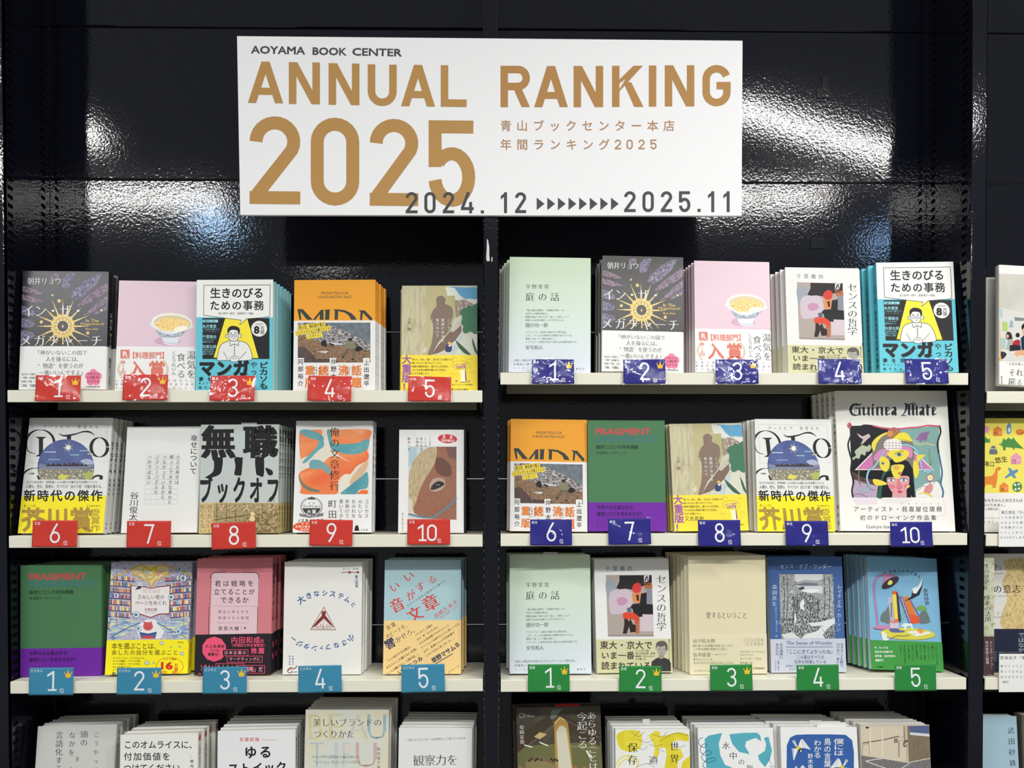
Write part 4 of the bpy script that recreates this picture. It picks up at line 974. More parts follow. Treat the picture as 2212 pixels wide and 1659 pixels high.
def b_swirl(A):
    A.ell(323, 950, 105, 92, (90, 90, 92)); A.ell(323, 950, 98, 86, WH); A.ell(323, 950, 90, 79, (90, 90, 92)); A.ell(323, 950, 87, 76, WH)
    A.poly(arc(323, 950, 87, 76, 10, 170), (62, 62, 64))
    A.poly([(292, 880), (290, 860), (308, 868), (325, 850), (342, 868), (360, 860), (356, 882)], (72, 72, 74))
    A.H('ノン', 290, 902, 356, 926, DK, .03); A.H('フィクション', 240, 932, 406, 958, DK, .03); A.H('大賞', 280, 978, 366, 1016, WH, .03)
    A.poly([(205, 1012), (300, 1035), (440, 1008), (432, 1040), (300, 1056), (212, 1040)], (120, 120, 122)); A.H('２０２５', 276, 1030, 370, 1046, WH, .02)
    A.H('ノミネート作品', 188, 1066, 440, 1098, DK, .04)
    A.poly(arc(290, 1140, 145, 48, 0, 350, 30), (214, 84, 40)); A.H('町田康', 230, 1100, 330, 1118, WH, .03); A.H('文体に宿る秘密を', 170, 1128, 400, 1150, WH, .03); A.H('はじめて明かす', 218, 1156, 400, 1178, WH, .03)
    A.VT('町田康', 484, 872, 562, 1170, DK, 0, .01)
    for x, t in ((828, 'ゴミカス'), (768, 'みたいな'), (706, 'おのれを'), (644, '命懸けて'), (586, '書いてきた')): A.VT(t, x, 876, x+40, 876+46*len(t), INK, 0, .008)
    A.poly([(732, 1180), (742, 1130), (768, 1128), (780, 1180)], DK); A.H('幻冬舎', 792, 1160, 862, 1180, INK, 0)
place('swirl', 'L2', 'white book with an orange and teal paint picture', 'above the red card nine', 640.7, 806, 913, 632.3, 802, Yb=.028, t=.018, n=1, spine='R', jc=WH, bc=(226, 226, 224), bt=1068, art=a_swirl, band=b_swirl, fr=FF, dx=.002, sp=[('俺の文章修行', .1, .5, DK, .5)])

# --- horse photo cover
def a_horse(A):
    br = TEX('horse_coat', [(.3, (122, 76, 56)), (.5, (150, 98, 74)), (.7, (134, 84, 60))], 220, 8)
    A.poly([(1248, 372), (1708, 372), (1708, 1074), (1244, 1060)], (196, 206, 206)); A.rect(1250, 380, 1330, 560, (168, 190, 200))
    A.poly([(1440, 400), (1520, 376), (1708, 376), (1708, 1074), (1400, 1060), (1300, 1010), (1285, 930), (1310, 840), (1290, 700)], br)
    A.poly([(1500, 500), (1560, 480), (1640, 540), (1660, 640), (1600, 660), (1520, 620)], (104, 66, 54), sm=True)
    A.poly([(1600, 380), (1708, 376), (1708, 500), (1640, 480)], (110, 76, 70))
    mn = TEX('pale_mane', [(.3, (128, 104, 72)), (.45, (196, 178, 138)), (.58, (160, 138, 100)), (.7, (206, 192, 156))], 70, 6, stretch=(7, 7, .8))
    A.poly([(1252, 640), (1290, 520), (1360, 430), (1440, 384), (1520, 376), (1520, 440), (1500, 540), (1450, 620), (1400, 700), (1360, 780), (1330, 880), (1300, 960), (1290, 1010), (1256, 1020), (1250, 800)], mn)
    A.poly([(1250, 860), (1290, 900), (1285, 960), (1310, 1015), (1250, 1020)], (206, 196, 176))
    A.poly([(1450, 745), (1480, 690), (1540, 672), (1590, 690), (1600, 740), (1560, 790), (1500, 806), (1460, 790)], (176, 152, 136), sm=True)
    A.poly([(1462, 780), (1480, 740), (1530, 705), (1580, 715), (1590, 740), (1540, 770), (1490, 788)], (52, 42, 42), sm=True); A.poly([(1500, 745), (1540, 718), (1575, 730), (1540, 760), (1505, 765)], (24, 22, 26), sm=True)
    for x, y in ((1518, 742), (1532, 738), (1546, 742)): A.ell(x, y, 5, 5, (150, 160, 170), n=8)
    A.line([(1708, 860), (1650, 930), (1560, 1000), (1480, 1048), (1380, 1048), (1250, 1020)], 18, (96, 130, 142), sm=True)
    A.VT('ここは', 1400, 282, 1424, 382, DK, .0); A.VT('安心安全', 1360, 282, 1386, 420, DK, .0); A.VT('な場所', 1320, 282, 1346, 382, DK, .0); A.VT('植本一子', 1240, 282, 1266, 418, DK, .0); A.VT('わたしの現在地（１）', 1448, 282, 1460, 410, DK, 0)
    A.ell(1622, 300, 93, 43, (196, 40, 50), 4); A.H('見　本', 1576, 264, 1670, 302, WH, .03, rot=4); A.L('SAMPLE', 1564, 306, 1688, 332, WH, .03, rot=4)
    A.VT('自分に帰る旅に出る', 1186, 1004, 1200, 1180, DK, 0)
place('horse', 'L2', 'small horse photo book with a red sample sticker', 'above the red card ten', 862.7, 1002, 930.6, 860, 1002, Yb=.026, t=.012, n=0, spine='R', jc=WH, kind='b', art=a_horse, fr=FF)
place('horseback', 'L2', 'plastic-wrapped black-edged copy', 'behind the small horse photo book', 878, 1012, 921, 880, 1008, Yb=.0475, t=.012, n=2, spine='R', jc=(40, 40, 40), kind='k', dx=-.002, lean=6, roll=0)

# --- green and purple book
def a_frag(A):
    A.L('FRAGMENT', 866, 324, 1318, 380, (206, 68, 84), .035)
    A.L('UNIVERSITY', 866, 384, 1384, 442, (58, 110, 148), -.012, .02)
    A.H('藤原ヒロシの特殊講義', 868, 462, 1216, 496, (30, 48, 40), .012); A.H('非言語マーケティング', 870, 515, 1118, 540, (30, 48, 40), .01)
def b_frag(A):
    c = (28, 16, 48)
    A.H('世界の大企業はなぜ、', 874, 958, 1206, 994, c, .01); A.H('藤原ヒロシを求めるのか？', 874, 1012, 1262, 1048, c, .01)
    for i, t in enumerate(('サブカルチャーからビジネスへ', 'フラグメントはブランドを超える', '自らの仕事観を語った')): A.H(t, 874, 1086+i*20, 1200, 1097+i*20, c, .01)
FGc = (72, 120, 80); PUR = (112, 40, 158)
place('frag', 'R2', 'green book with red lettering and purple band', 'above the navy card seven', 1269.2, 1437, 912, 1271, 1440, Yb=.028, t=.022, n=0, spine='R', jc=FGc, bc=PUR, bt=1085.3, art=a_frag, band=b_frag, fr=FG)
place('frag', 'L3', 'green book with red lettering and purple band', 'above the blue-green card one', 47.7, 226, 1222.5, 44, 219.5, Yb=.030, t=.022, n=3, yaw=4, spine='R', jc=FGc, bc=PUR, bt=1400, dx=.0022)

# --- library illustration with yellow band
def a_lib(A):
    A.rect(790, 130, 1470, 700, TEX('library_ink', [(.2, (96, 106, 150)), (.4, (150, 156, 190)), (.55, (196, 190, 200)), (.7, (120, 110, 150))], 160, 6))
    rn = random.Random(5)
    bc = [(196, 90, 90), (226, 200, 120), (110, 130, 180), (206, 206, 206), (220, 150, 90), (120, 150, 160), (160, 90, 120), (240, 226, 150), (70, 80, 130)]
    for r in range(9):
        y = 205+r*56
        for sd in (-1, 1):
            x_in, x_out = (1120-150+max(0, 4-r)*10, 800) if sd < 0 else (1120+150-max(0, 4-r)*10, 1460)
            n = 18; A.up(); prev = None
            for i in range(n):
                f0, f1 = i/n, (i+.86)/n
                q = lambda f: (x_out+(x_in-x_out)*f, y+(r-4)*10*(1-f)*-1+55*f*(1-r/5.))
                a, b = q(f0), q(f1); hh = 40-10*f0-rn.uniform(0, 10)
                A.poly([(a[0], a[1]-hh), (b[0], b[1]-hh), b, a], rn.choice(bc), up=False)
            A.up(); a, b = q(0), q(1); A.line([(a[0], a[1]+4), (b[0], b[1]+4)], 7, (60, 62, 104))
    g = (206, 170, 88)
    A.poly([(1010, 140), (1240, 136), (1270, 190), (1200, 230), (1130, 300), (1060, 230), (985, 190)], (226, 206, 150)); A.poly([(1060, 160), (1200, 160), (1150, 190), (1120, 180)], (236, 226, 60)); A.poly([(1040, 185), (1120, 195), (1100, 230)], (150, 190, 190)); A.poly([(1140, 195), (1230, 180), (1180, 225)], (206, 140, 150))
    for p in ([(830, 250), (900, 210), (980, 170), (1060, 140), (1120, 180)], [(1460, 230), (1370, 190), (1290, 160), (1200, 140), (1120, 180)], [(985, 190), (1040, 240), (1100, 255), (1130, 300), (1160, 255), (1210, 240), (1272, 190)], [(990, 215), (1060, 200), (1120, 215), (1180, 200), (1262, 215)], [(1080, 150), (1070, 200), (1120, 250), (1165, 200), (1160, 150)]):
        A.line(p, 11, g, sm=True)
    A.poly([(975, 290), (1020, 300), (1080, 300), (1128, 312), (1180, 300), (1275, 290), (1270, 508), (1190, 510), (1124, 536), (1050, 512), (975, 508)], (150, 60, 66)); A.poly([(983, 298), (1080, 308), (1128, 318), (1180, 308), (1268, 298), (1262, 500), (1190, 502), (1124, 528), (1050, 504), (983, 500)], (226, 222, 220))
    A.poly([(1008, 325), (1040, 290), (1060, 300), (1050, 318)], (50, 60, 80)); A.poly([(1020, 262), (1060, 270), (1070, 300), (1030, 296)], (206, 206, 210))
    c = (160, 50, 60)
    A.H('ＳＡＭＩＳＨＩＩ　ＹＯＲＵ　ＮＯ', 1066, 321, 1196, 332, c, .02); A.H('ＰＡＧＥ　ＷＯ　ＭＥＫＵＲＥ', 1066, 336, 1196, 347, c, .02)
    A.H('さみしい夜の', 1026, 362, 1228, 396, (110, 40, 50), .006); A.H('ページをめくれ', 1010, 406, 1244, 440, (110, 40, 50), .006); A.H('古賀史健', 1078, 462, 1172, 484, (110, 40, 50), .01); A.H('絵・ならの', 1088, 490, 1160, 503, (110, 40, 50), 0)
    A.poly([(1000, 600), (1100, 545), (1150, 545), (1250, 600), (1200, 692), (1050, 692)], (226, 224, 226))
    A.poly([(830, 520), (1050, 570), (1000, 620), (900, 690), (812, 690)], TEX('open_pages_blue', [(.3, (80, 110, 160)), (.5, (160, 180, 206)), (.65, (226, 222, 140))], 60, 3, stretch=(1, 1, 4))); A.poly([(1170, 570), (1410, 520), (1420, 690), (1300, 690), (1220, 630)], TEX('open_pages_blue', [], 1) if 'open_pages_blue' in _mc else g)
    A.line([(1050, 570), (930, 620), (830, 680)], 5, (40, 60, 110)); A.line([(1170, 570), (1260, 620), (1390, 680)], 5, (40, 60, 110))
    A.ell(1106, 598, 37, 32, (206, 84, 84)); A.poly([(1078, 590), (1070, 560), (1106, 572), (1136, 560), (1134, 590)], (206, 84, 84)); A.line(arc(1106, 600, 16, 8, 20, 160), 3, (110, 40, 50))
    A.poly([(1040, 640), (1106, 652), (1172, 638), (1160, 690), (1054, 690)], (70, 96, 150)); A.line([(1048, 646), (1106, 660), (1168, 644)], 4, (30, 40, 80)); A.poly([(1050, 690), (1070, 668), (1140, 668), (1160, 690)], (196, 70, 84))
    for x, y, r in ((1342, 172, 20), (1368, 238, 26), (1280, 380, 22), (870, 368, 20), (1018, 512, 24), (1330, 420, 14), (1334, 636, 22), (1036, 614, 20), (1360, 282, 12)):
        A.ell(x, y, r, r, (216, 228, 232)); A.line(arc(x, y, r, r, 0, 345, 18), 3, (50, 90, 130)); A.ell(x-2, y, r*.5, r*.5, (70, 120, 160))
    for x in (870, 1372): A.line([(x, 200), (x-6, 420), (x+2, 600)], 4, (196, 70, 84))
def b_lib(A):
    c = (96, 78, 20)
    A.H('本を選ぶことは、', 834, 722, 1192, 768, c, .01); A.H('あしたの自分を選ぶこと', 834, 774, 1330, 812, c, .01)
    for i, t in enumerate(('すべてのこどもと、すべてのおとな。', 'すべての読書と、すべての作者。', 'すべての遊びと、すべての学び。', 'ぜんぶを満足させた、', 'テーマは本。')): A.H(t, 842, 828+i*22, 842+(246, 218, 218, 148, 80)[i], 842+i*22, c, .012)
    A.H('糸井重里氏', 834, 936, 1030, 975, (60, 60, 90), .03)
    r = (206, 50, 44)
    A.L('16', 1202, 862, 1292, 922, r, .06); A.H('シリーズ累計', 1222, 834, 1320, 850, (130, 80, 20), .02); A.VT('万部', 1302, 876, 1330, 935, r, .03); A.H('突破', 1210, 930, 1322, 966, r, .01)
    for k in range(26):
        a = math.radians(100+k*13); A.ell(1268+100*math.cos(a), 896+66*math.sin(a), 6, 3.5, (206, 90, 40), math.degrees(a)+60, n=6)
    for x, y, q in ((1208, 722, 16), (1098, 870, 18), (1360, 800, 16), (1148, 870, 8), (1278, 752, 7), (1342, 748, 9), (1414, 710, 12)): A.ell(x, y, q, q*.8, (200, 206, 200), 30, n=12); A.line(arc(x, y, q, q*.8, 0, 330, 12), 2, (90, 100, 110))
    A.H('ポプラ社', 1326, 712, 1370, 724, c, .02)
place('library', 'L3', 'book with an illustrated library cover and yellow band', 'above the blue-green card two', 240, 416.7, 1220, 226.6, 405, Yb=.026, t=.022, n=1, yaw=5, spine='R', jc=(170, 168, 196), bc=(244, 228, 30), bt=1382, art=a_lib, band=b_lib, fr=FI, sp=[('さみしい夜のページ', .1, .6, (110, 40, 50), .5), ('シリーズ', .72, .95, (130, 80, 20), .5)], dx=.004)

# --- salmon book with black band
def a_strat(A):
    pk = (222, 190, 196)
    A.rect(1440, 90, 2050, 670, (206, 122, 130))
    k = (56, 40, 52)
    A.poly([(1582, 212)]+arc(1604, 222, 28, 22, 180, 270)+arc(1906, 222, 28, 22, 270, 360)+[(1920, 700), (1566, 700)], pk)
    A.line([(1572, 240), (1572, 222), (1592, 198), (1690, 194)], 5, k); A.line([(1806, 194), (1910, 196), (1930, 214), (1932, 240)], 5, k); A.line([(1700, 196), (1800, 196)], 5, (150, 60, 76))
    A.line([(1560, 450), (1556, 700)], 4, k); A.line([(1924, 450), (1920, 700)], 4, k); A.line([(1578, 230), (1564, 440)], 2, k); A.line([(1932, 230), (1926, 440)], 2, k)
    A.H('君は戦略を', 1604, 256, 1894, 300, DK, .008); A.H('立てることが', 1596, 318, 1902, 362, DK, .008); A.H('できるか', 1646, 378, 1856, 424, DK, .008)
    A.line([(1580, 446), (1924, 448)], 2, (150, 120, 126)); A.H('視点と考え方を', 1630, 478, 1856, 500, k, 0); A.H('実感する４時間', 1630, 524, 1856, 546, k, 0); A.line([(1622, 572), (1856, 572)], 2, (150, 120, 126))
    A.H('音部大輔', 1630, 598, 1782, 628, DK, .008); A.line([(1801, 596), (1801, 630)], 2, k); A.H('著', 1820, 602, 1840, 620, DK, .01)
def b_strat(A):
    p = (232, 84, 116)
    A.poly([(1600+92*math.cos(math.radians(a)), 768+94*math.sin(math.radians(a))) for a in range(18, 378, 36)], p)
    for i, (t, x0, x1) in enumerate((('大人気講座', 1534, 1676), ('ついに', 1566, 1640), ('書籍化！', 1552, 1654))): A.H(t, x0, 735+i*30, x1, 758+i*30, DK, .03)
    A.H('内田和成', 1726, 676, 1942, 724, p, .02); A.H('氏', 1944, 694, 1976, 720, p, .02); A.H('（早稲田大学名誉教授）', 1718, 728, 1990, 750, p, .02); A.H('推薦', 1874, 758, 1974, 802, p, .02)
    for x0, y0, x1, y1, t in ((1662, 772, 1852, 818, '日本企業の'), (1696, 820, 1958, 866, 'マーケティングに'), (1612, 876, 1824, 910, '足りないのは'), (1780, 890, 1976, 948, '「戦略」だ')):
        A.rect(x0, y0, x1, y1, (34, 28, 34)); A.line([(x0, y0), (x1, y0), (x1, y1), (x0, y1)], 4, p, True); A.H(t, x0+14, y0+9, x1-14, y1-11, (236, 150, 168), .02)
    A.H('７刷り！', 1496, 884, 1600, 935, p, .04); A.ell(1492, 956, 10, 10, p); A.ell(1492, 956, 6, 6, (34, 28, 34))
place('salmon', 'L3', 'salmon pink book with a black and hot pink band', 'above the blue-green card three', 428.2, 587.4, 1209.4, 419.6, 584.5, Yb=.028, t=.019, n=3, spine='R', jc=(206, 122, 130), bc=(34, 28, 34), bt=1369.5, art=a_strat, band=b_strat, fr=FI, dx=.0015, kind='p', sp=[('君は戦略を立てることが', .05, .55, DK, .6), ('推薦', .7, .9, (232, 84, 116), .5)])

# --- white cover with curved blue title and triangle
def a_tri(A):
    b = (44, 84, 146); r = (130, 50, 50)
    A.up()
    for ch, x, y, q in zip('大きなシステムと', (222, 297, 370, 450, 525, 603, 665, 722), (512, 472, 452, 446, 455, 475, 508, 556), (78, 66, 62, 60, 66, 62, 60, 50)): A._put(ch, x, y, q, b, .025, 0, rot=math.degrees(math.atan2(y-850, x-455))+90, rc=(x, y))
    for ch, x, y, q in zip('小さなファンタジー', (700, 636, 560, 482, 418, 350, 276, 210, 152), (880, 925, 948, 962, 972, 975, 955, 930, 885), (70, 60, 60, 62, 46, 62, 62, 66, 60)): A._put(ch, x, y, q, b, .025, 0, rot=math.degrees(math.atan2(y-520, x-430))+90, rc=(x, y))
    A.poly([(441, 578), (310, 798), (556, 800)], (226, 222, 216)); A.line([(441, 582), (313, 797), (553, 799)], 5, r, True)
    A.poly([(420, 620), (462, 620), (455, 660), (500, 720), (540, 780), (500, 750), (440, 690), (380, 750), (325, 785), (370, 720), (420, 665)], r)
    for i in range(9): A.line([(330+i*24, 796), (350+i*20, 740+(i % 3)*12), (372+i*16, 790)], 3, r, sm=True)
    A.line([(438, 690), (438, 795)], 3, r)
    A.H('ゆっくり、いそげ②', 622, 207, 772, 224, b, .02); A.line([(608, 250), (680, 247), (776, 250)], 6, r); A.ell(686, 249, 14, 11, r); A.ell(766, 249, 12, 11, r)
    A.VT('影山知明', 740, 276, 768, 396, b, .02)
    A.VT('かげやま', 104, 1040, 124, 1140, b, .02, rot=180); A.VT('ともあき', 134, 1040, 154, 1140, b, .02, rot=180)
    A.line([(100, 1190), (120, 1160), (160, 1170), (184, 1140)], 8, r, sm=True); A.line(arc(115, 1190, 22, 20, 0, 340), 6, r); A.H('影山知明', 132, 1195, 184, 1208, b, .02)
place('triangle', 'L3', 'white book with curved blue lettering and a red triangle', 'above the blue-green card four', 618, 785.4, 1216.5, 610.6, 780, Yb=.034, t=.016, n=4, spine='R', jc=(228, 226, 220), art=a_tri, fr=FJ, dx=.0012, sp=[('大きなシステムと小さな', .25, .75, (90, 100, 120), .35)])

# --- pale blue and apricot slanting book
def a_sound(A):
    r = (206, 66, 60)
    for t, x, y, s in (('い', 1118, 388, 105), ('い', 1252, 288, 105), ('音', 1140, 560, 140), ('が', 1272, 468, 100), ('す', 1362, 390, 105), ('る', 1474, 318, 90), ('文', 1310, 648, 150), ('章', 1460, 540, 160)):
        A._put(t, x, y, s, r, .02 if s > 120 else .006, .025, rot=-28, rc=(x, y)); A.up()
    A.H('あなたの感性が爆発する書き方', 1200, 438, 1640, 460, (80, 90, 96), 0, rot=-34)
    A.H('高橋久美子', 1474, 576, 1736, 622, r, 0, .01, rot=-35); A.H('（作家・作詞家・ドラマー）', 1520, 618, 1760, 636, r, 0, rot=-34)
def b_sound(A):
    n = (40, 52, 84)
    A.H('言葉', 1032, 742, 1130, 785, INK, 0, rot=-30); A.H('のビートを、', 1020, 778, 1270, 828, INK, 0, .01, rot=-31); A.H('響', 1024, 882, 1124, 976, n, .03, .02, rot=-30); A.H('かせろ。', 1110, 810, 1350, 870, n, .0, .02, rot=-33)
    for i, (t, L) in enumerate((('「そうそう、言葉は', 200), ('元々“音”なんだよね。', 250), ('それを再認識すればコミュニ', 340), ('ケーションも創作もさらに楽しくなる', 430), ('はず。高橋さんと作詞談義を', 350), ('したいなあと思いました。」', 330))):
        cx = 1310+i*22+L*.41; cy = 858+i*38-L*.27; A.H(t, cx-L/2, cy-11, cx+L/2, cy+11, INK, .01, rot=-33)
    for i, (t, L) in enumerate((('「いい音がする文章は、', 290), ('あなたにしか書けない文章。', 360), ('AIには書けない、人間の証。」', 370))):
        cx = 1040+i*2+L*.41; cy = 1105+i*58-L*.27; A.H(t, cx-L/2, cy-12, cx+L/2, cy+12, INK, .01, rot=-33)
    A.H('草野マサムネ', 1450, 990, 1760, 1040, n, .035, rot=-33); A.line([(1510, 1122), (1672, 1026)], 7, n); A.H('いまむつみ', 1130, 1116, 1400, 1160, n, .03, rot=-33); A.H('ダイヤモンド社', 1620, 1166, 1744, 1182, INK, 0, rot=-33)
place('sound', 'L3', 'pale blue book with slanting red letters and apricot band', 'above the blue-green card five', 832.4, 995.6, 1213, 827.2, 995.6, Yb=.030, t=.014, n=4, spine='R', jc=(166, 196, 202), bc=(238, 204, 138), bt=1340, art=a_sound, band=b_sound, fr=FJ, dx=.0015)

# --- blackletter art book
def a_guinea(A):
    k = (36, 36, 40)
    A.rect(700, 20, 1700, 880, (230, 228, 220))
    def N(pts, nv=(24, -17), c=k): A.nib(pts, nv, c)
    v = (26, -13); t = (9, -6)
    def stem(x, y0=142, y1=203, w=19): A.poly([(x-w/2, y0+8), (x-w/2+8, y0-4), (x+w/2, y0+6), (x+w/2, y1-4), (x+w/2+6, y1), (x, y1+8), (x-w/2, y1-6)], k)
    # G
    A.line([(912, 116), (874, 128), (858, 165), (872, 198), (905, 206), (938, 190)], [8, 16, 22, 18, 9, 5], k, sm=True); A.line([(890, 122), (890, 196)], 4, k); A.line([(902, 124), (902, 190)], 3, k); stem(928, 156, 202, 19); A.line([(904, 152), (946, 148)], 7, k); A.line([(884, 116), (920, 126), (942, 116)], [6, 12, 5], k, sm=True)
    stem(960); stem(998); A.line([(964, 204), (990, 192)], 6, k); stem(1030); A.poly([(1022, 126), (1034, 114), (1042, 126), (1030, 136)], k)
    stem(1066); stem(1102); A.line([(1070, 150), (1096, 142)], 7, k)
    stem(1136); A.line([(1140, 144), (1164, 152), (1146, 176)], 7, k); A.line([(1138, 206), (1168, 192)], 7, k)
    stem(1206); A.line([(1180, 150), (1204, 142)], 8, k); A.poly([(1176, 180), (1196, 166), (1200, 200), (1186, 210), (1176, 200)], k)
    # M
    A.line([(1280, 112), (1294, 128), (1290, 160), (1278, 188), (1258, 208)], [8, 17, 15, 9, 4], k, sm=True); A.line([(1254, 209), (1292, 209)], 6, k)
    stem(1314, 126, 202, 19); stem(1345, 120, 202, 19); stem(1374, 132, 203, 15); A.line([(1288, 160), (1372, 158)], 4, k); A.line([(1280, 112), (1312, 124), (1344, 112), (1372, 126)], [5, 9, 6, 8], k, sm=True)
    stem(1424); A.line([(1398, 150), (1422, 142)], 8, k); A.poly([(1394, 180), (1414, 166), (1418, 200), (1404, 210), (1394, 200)], k)
    stem(1458, 122); A.line([(1446, 146), (1480, 144)], 7, k); stem(1500); A.line([(1504, 144), (1524, 152), (1508, 174)], 7, k); A.line([(1502, 206), (1526, 194)], 7, k)
    # picture: dark left sky, teal right sky, clouds
    A.poly([(850, 290), (1000, 285), (1200, 310), (1210, 640), (1120, 720), (870, 740), (862, 560)], (28, 26, 30))
    A.poly([(1200, 305), (1380, 305), (1550, 285), (1545, 500), (1560, 680), (1572, 848), (1330, 848), (1300, 600)], (124, 162, 156))
    A.poly([(870, 700), (980, 720), (1080, 770), (1110, 848), (868, 848)], (176, 156, 180)); A.poly([(1370, 790), (1440, 740), (1530, 720), (1566, 760), (1574, 848), (1370, 848)], (226, 222, 220), sm=False)
    A.poly([(862, 640), (950, 690), (1060, 720), (1070, 760), (960, 730), (870, 705)], TEX('embers', [(.4, (40, 22, 22)), (.6, (90, 40, 34)), (.75, (206, 100, 50))], 260, 4))
    pc = [(880, 555), (872, 540), (900, 520), (890, 490), (920, 460), (950, 440), (985, 450), (1005, 435), (1020, 460), (1000, 490), (980, 490), (970, 520), (940, 510), (925, 545), (900, 540)]
    A.poly(pc, (176, 184, 160), sm=True); A.line(pc, 3, (120, 130, 110), True, sm=True)
    pc = [(1330, 390), (1370, 400), (1400, 420), (1450, 415), (1500, 425), (1530, 440), (1500, 452), (1440, 440), (1390, 450), (1340, 430)]
    A.poly(pc, (156, 176, 158), sm=True); A.line(pc, 2.5, (110, 130, 116), True, sm=True)
    A.poly([(905, 345), (950, 372), (1000, 350), (1014, 372), (985, 398), (950, 432), (936, 436), (955, 395), (925, 375)], (196, 176, 176)); A.poly([(1365, 400), (1400, 345), (1480, 330), (1460, 365), (1450, 410), (1430, 400), (1400, 415), (1390, 400)], (140, 104, 150))
    A.line([(1420, 350), (1440, 405)], 2.5, (90, 60, 100)); A.line([(1450, 340), (1446, 390)], 2.5, (90, 60, 100))
    # pink triangle, round crown of fruit peel, ribbons
    A.poly([(1190, 330), (1510, 634), (890, 634)], (226, 224, 216)); A.poly([(1190, 345), (1494, 628), (906, 628)], (196, 116, 164))
    A.poly([(1025, 500), (1050, 420), (1100, 360), (1170, 335), (1260, 340), (1320, 380), (1350, 450), (1352, 560), (1340, 640), (1300, 600), (1060, 620), (1030, 560)], (124, 116, 112), sm=True)
    A.poly([(1022, 430), (1060, 380), (1120, 345), (1160, 340), (1100, 375), (1060, 430), (1040, 490)], (226, 212, 74), sm=True)
    A.poly([(1040, 530), (1080, 480), (1130, 470), (1150, 500), (1110, 560), (1050, 560)], (206, 130, 176), sm=True); A.poly([(1240, 470), (1300, 440), (1340, 480), (1330, 540), (1280, 510)], (206, 130, 176), sm=True)
    A.poly([(1142, 350), (1160, 315), (1200, 300), (1240, 325), (1236, 355), (1190, 385), (1150, 380)], TEX('brown_fur', [(.4, (130, 84, 44)), (.6, (176, 124, 70))], 300, 4), sm=True); A.ell(1165, 350, 22, 24, (214, 140, 70))
    A.poly([(1170, 410), (1220, 360), (1250, 342), (1300, 350), (1336, 410), (1280, 405), (1230, 405)], (230, 214, 60), sm=True); A.line([(1176, 408), (1250, 392), (1330, 410)], 3, (150, 140, 60), sm=True)
    A.poly([(1120, 420), (1150, 395), (1230, 395), (1256, 430), (1250, 470), (1200, 486), (1150, 480), (1120, 460)], (232, 228, 226), sm=True)
    for i in range(5): A.line([(1135+i*26, 402), (1130+i*27, 478)], 2.5, (150, 60, 84))
    for i in range(3): A.line([(1120, 422+i*22), (1254, 424+i*20)], 2.5, (150, 60, 84))
    bl = (150, 196, 206)
    for p in ([(1120, 480), (1090, 540), (1040, 610), (1000, 640), (985, 700), (1000, 770), (960, 800), (930, 780)], [(1256, 440), (1310, 440), (1370, 480), (1400, 560), (1420, 630), (1470, 650), (1490, 620)]):
        A.line(p, 17, (70, 110, 130), sm=True); A.line(p, 12, bl, sm=True)
    for p in ([(925, 640), (918, 700), (935, 760)], [(1470, 470), (1475, 530), (1480, 600), (1495, 560)]): A.line(p, 7, (110, 140, 90), sm=True)
    # hair and face
    A.poly([(1060, 846), (1070, 770), (1095, 690), (1110, 640), (1140, 570), (1190, 545), (1260, 545), (1310, 570), (1345, 630), (1350, 700), (1362, 846), (1300, 846), (1290, 700), (1180, 690), (1150, 760), (1150, 846)], (26, 26, 30), sm=False)
    A.poly([(1066, 846), (1080, 760), (1110, 660), (1140, 600), (1150, 660), (1120, 740), (1110, 846)], (50, 92, 74), sm=True)
    A.poly([(1150, 848), (1185, 790), (1300, 780), (1340, 848)], (206, 160, 160)); A.poly([(1096, 848), (1110, 700), (1150, 630), (1160, 740), (1186, 800), (1180, 848)], (26, 26, 30)); A.poly([(1290, 700), (1320, 700), (1330, 848), (1296, 848)], (26, 26, 30))
    A.poly([(1140, 700), (1180, 690), (1300, 680), (1315, 720), (1300, 780), (1255, 825), (1230, 835), (1190, 815), (1155, 765)], (214, 152, 156), sm=True)
    A.poly([(1230, 700), (1250, 740), (1262, 770), (1240, 785), (1215, 775), (1220, 740)], (206, 120, 130), sm=True); A.ell(1180, 765, 26, 18, (214, 120, 132)); A.ell(1290, 760, 18, 18, (214, 120, 132))
    for x in (1174, 1272): A.ell(x, 712, 27, 11, (230, 228, 226)); A.ell(x, 712, 12, 11, (96, 150, 156)); A.ell(x, 712, 5, 5, k); A.line(arc(x, 716, 30, 18, 195, 345), 5, k)
    A.poly([(1222, 800), (1240, 794), (1262, 802), (1242, 816)], (196, 60, 84), sm=True); A.line([(1222, 778), (1248, 780)], 2.5, (150, 70, 80))
    # peel pieces with an eye, lips
    y = (226, 208, 72)
    A.poly([(1140, 510), (1180, 480), (1300, 480), (1310, 520), (1270, 560), (1210, 575), (1180, 545)], y, sm=True); A.ell(1235, 515, 34, 17, (206, 190, 130)); A.ell(1236, 513, 16, 14, (70, 120, 110)); A.ell(1236, 513, 6, 6, k); A.line([(1200, 508), (1236, 494), (1270, 488)], 4, k, sm=True)
    A.poly([(1086, 540), (1120, 530), (1162, 570), (1150, 640), (1110, 640), (1086, 600)], y, sm=True); A.ell(1110, 582, 20, 13, (200, 190, 130)); A.ell(1108, 582, 10, 10, (70, 110, 100)); A.poly([(1140, 645), (1175, 590), (1190, 620), (1170, 640)], (60, 100, 80))
    A.poly([(1180, 600), (1230, 590), (1275, 600), (1260, 650), (1230, 700), (1196, 690), (1176, 640)], y, sm=True); A.ell(1215, 615, 26, 22, (214, 170, 90)); A.poly([(1222, 660), (1245, 648), (1260, 655), (1240, 672)], (196, 120, 70), sm=True)
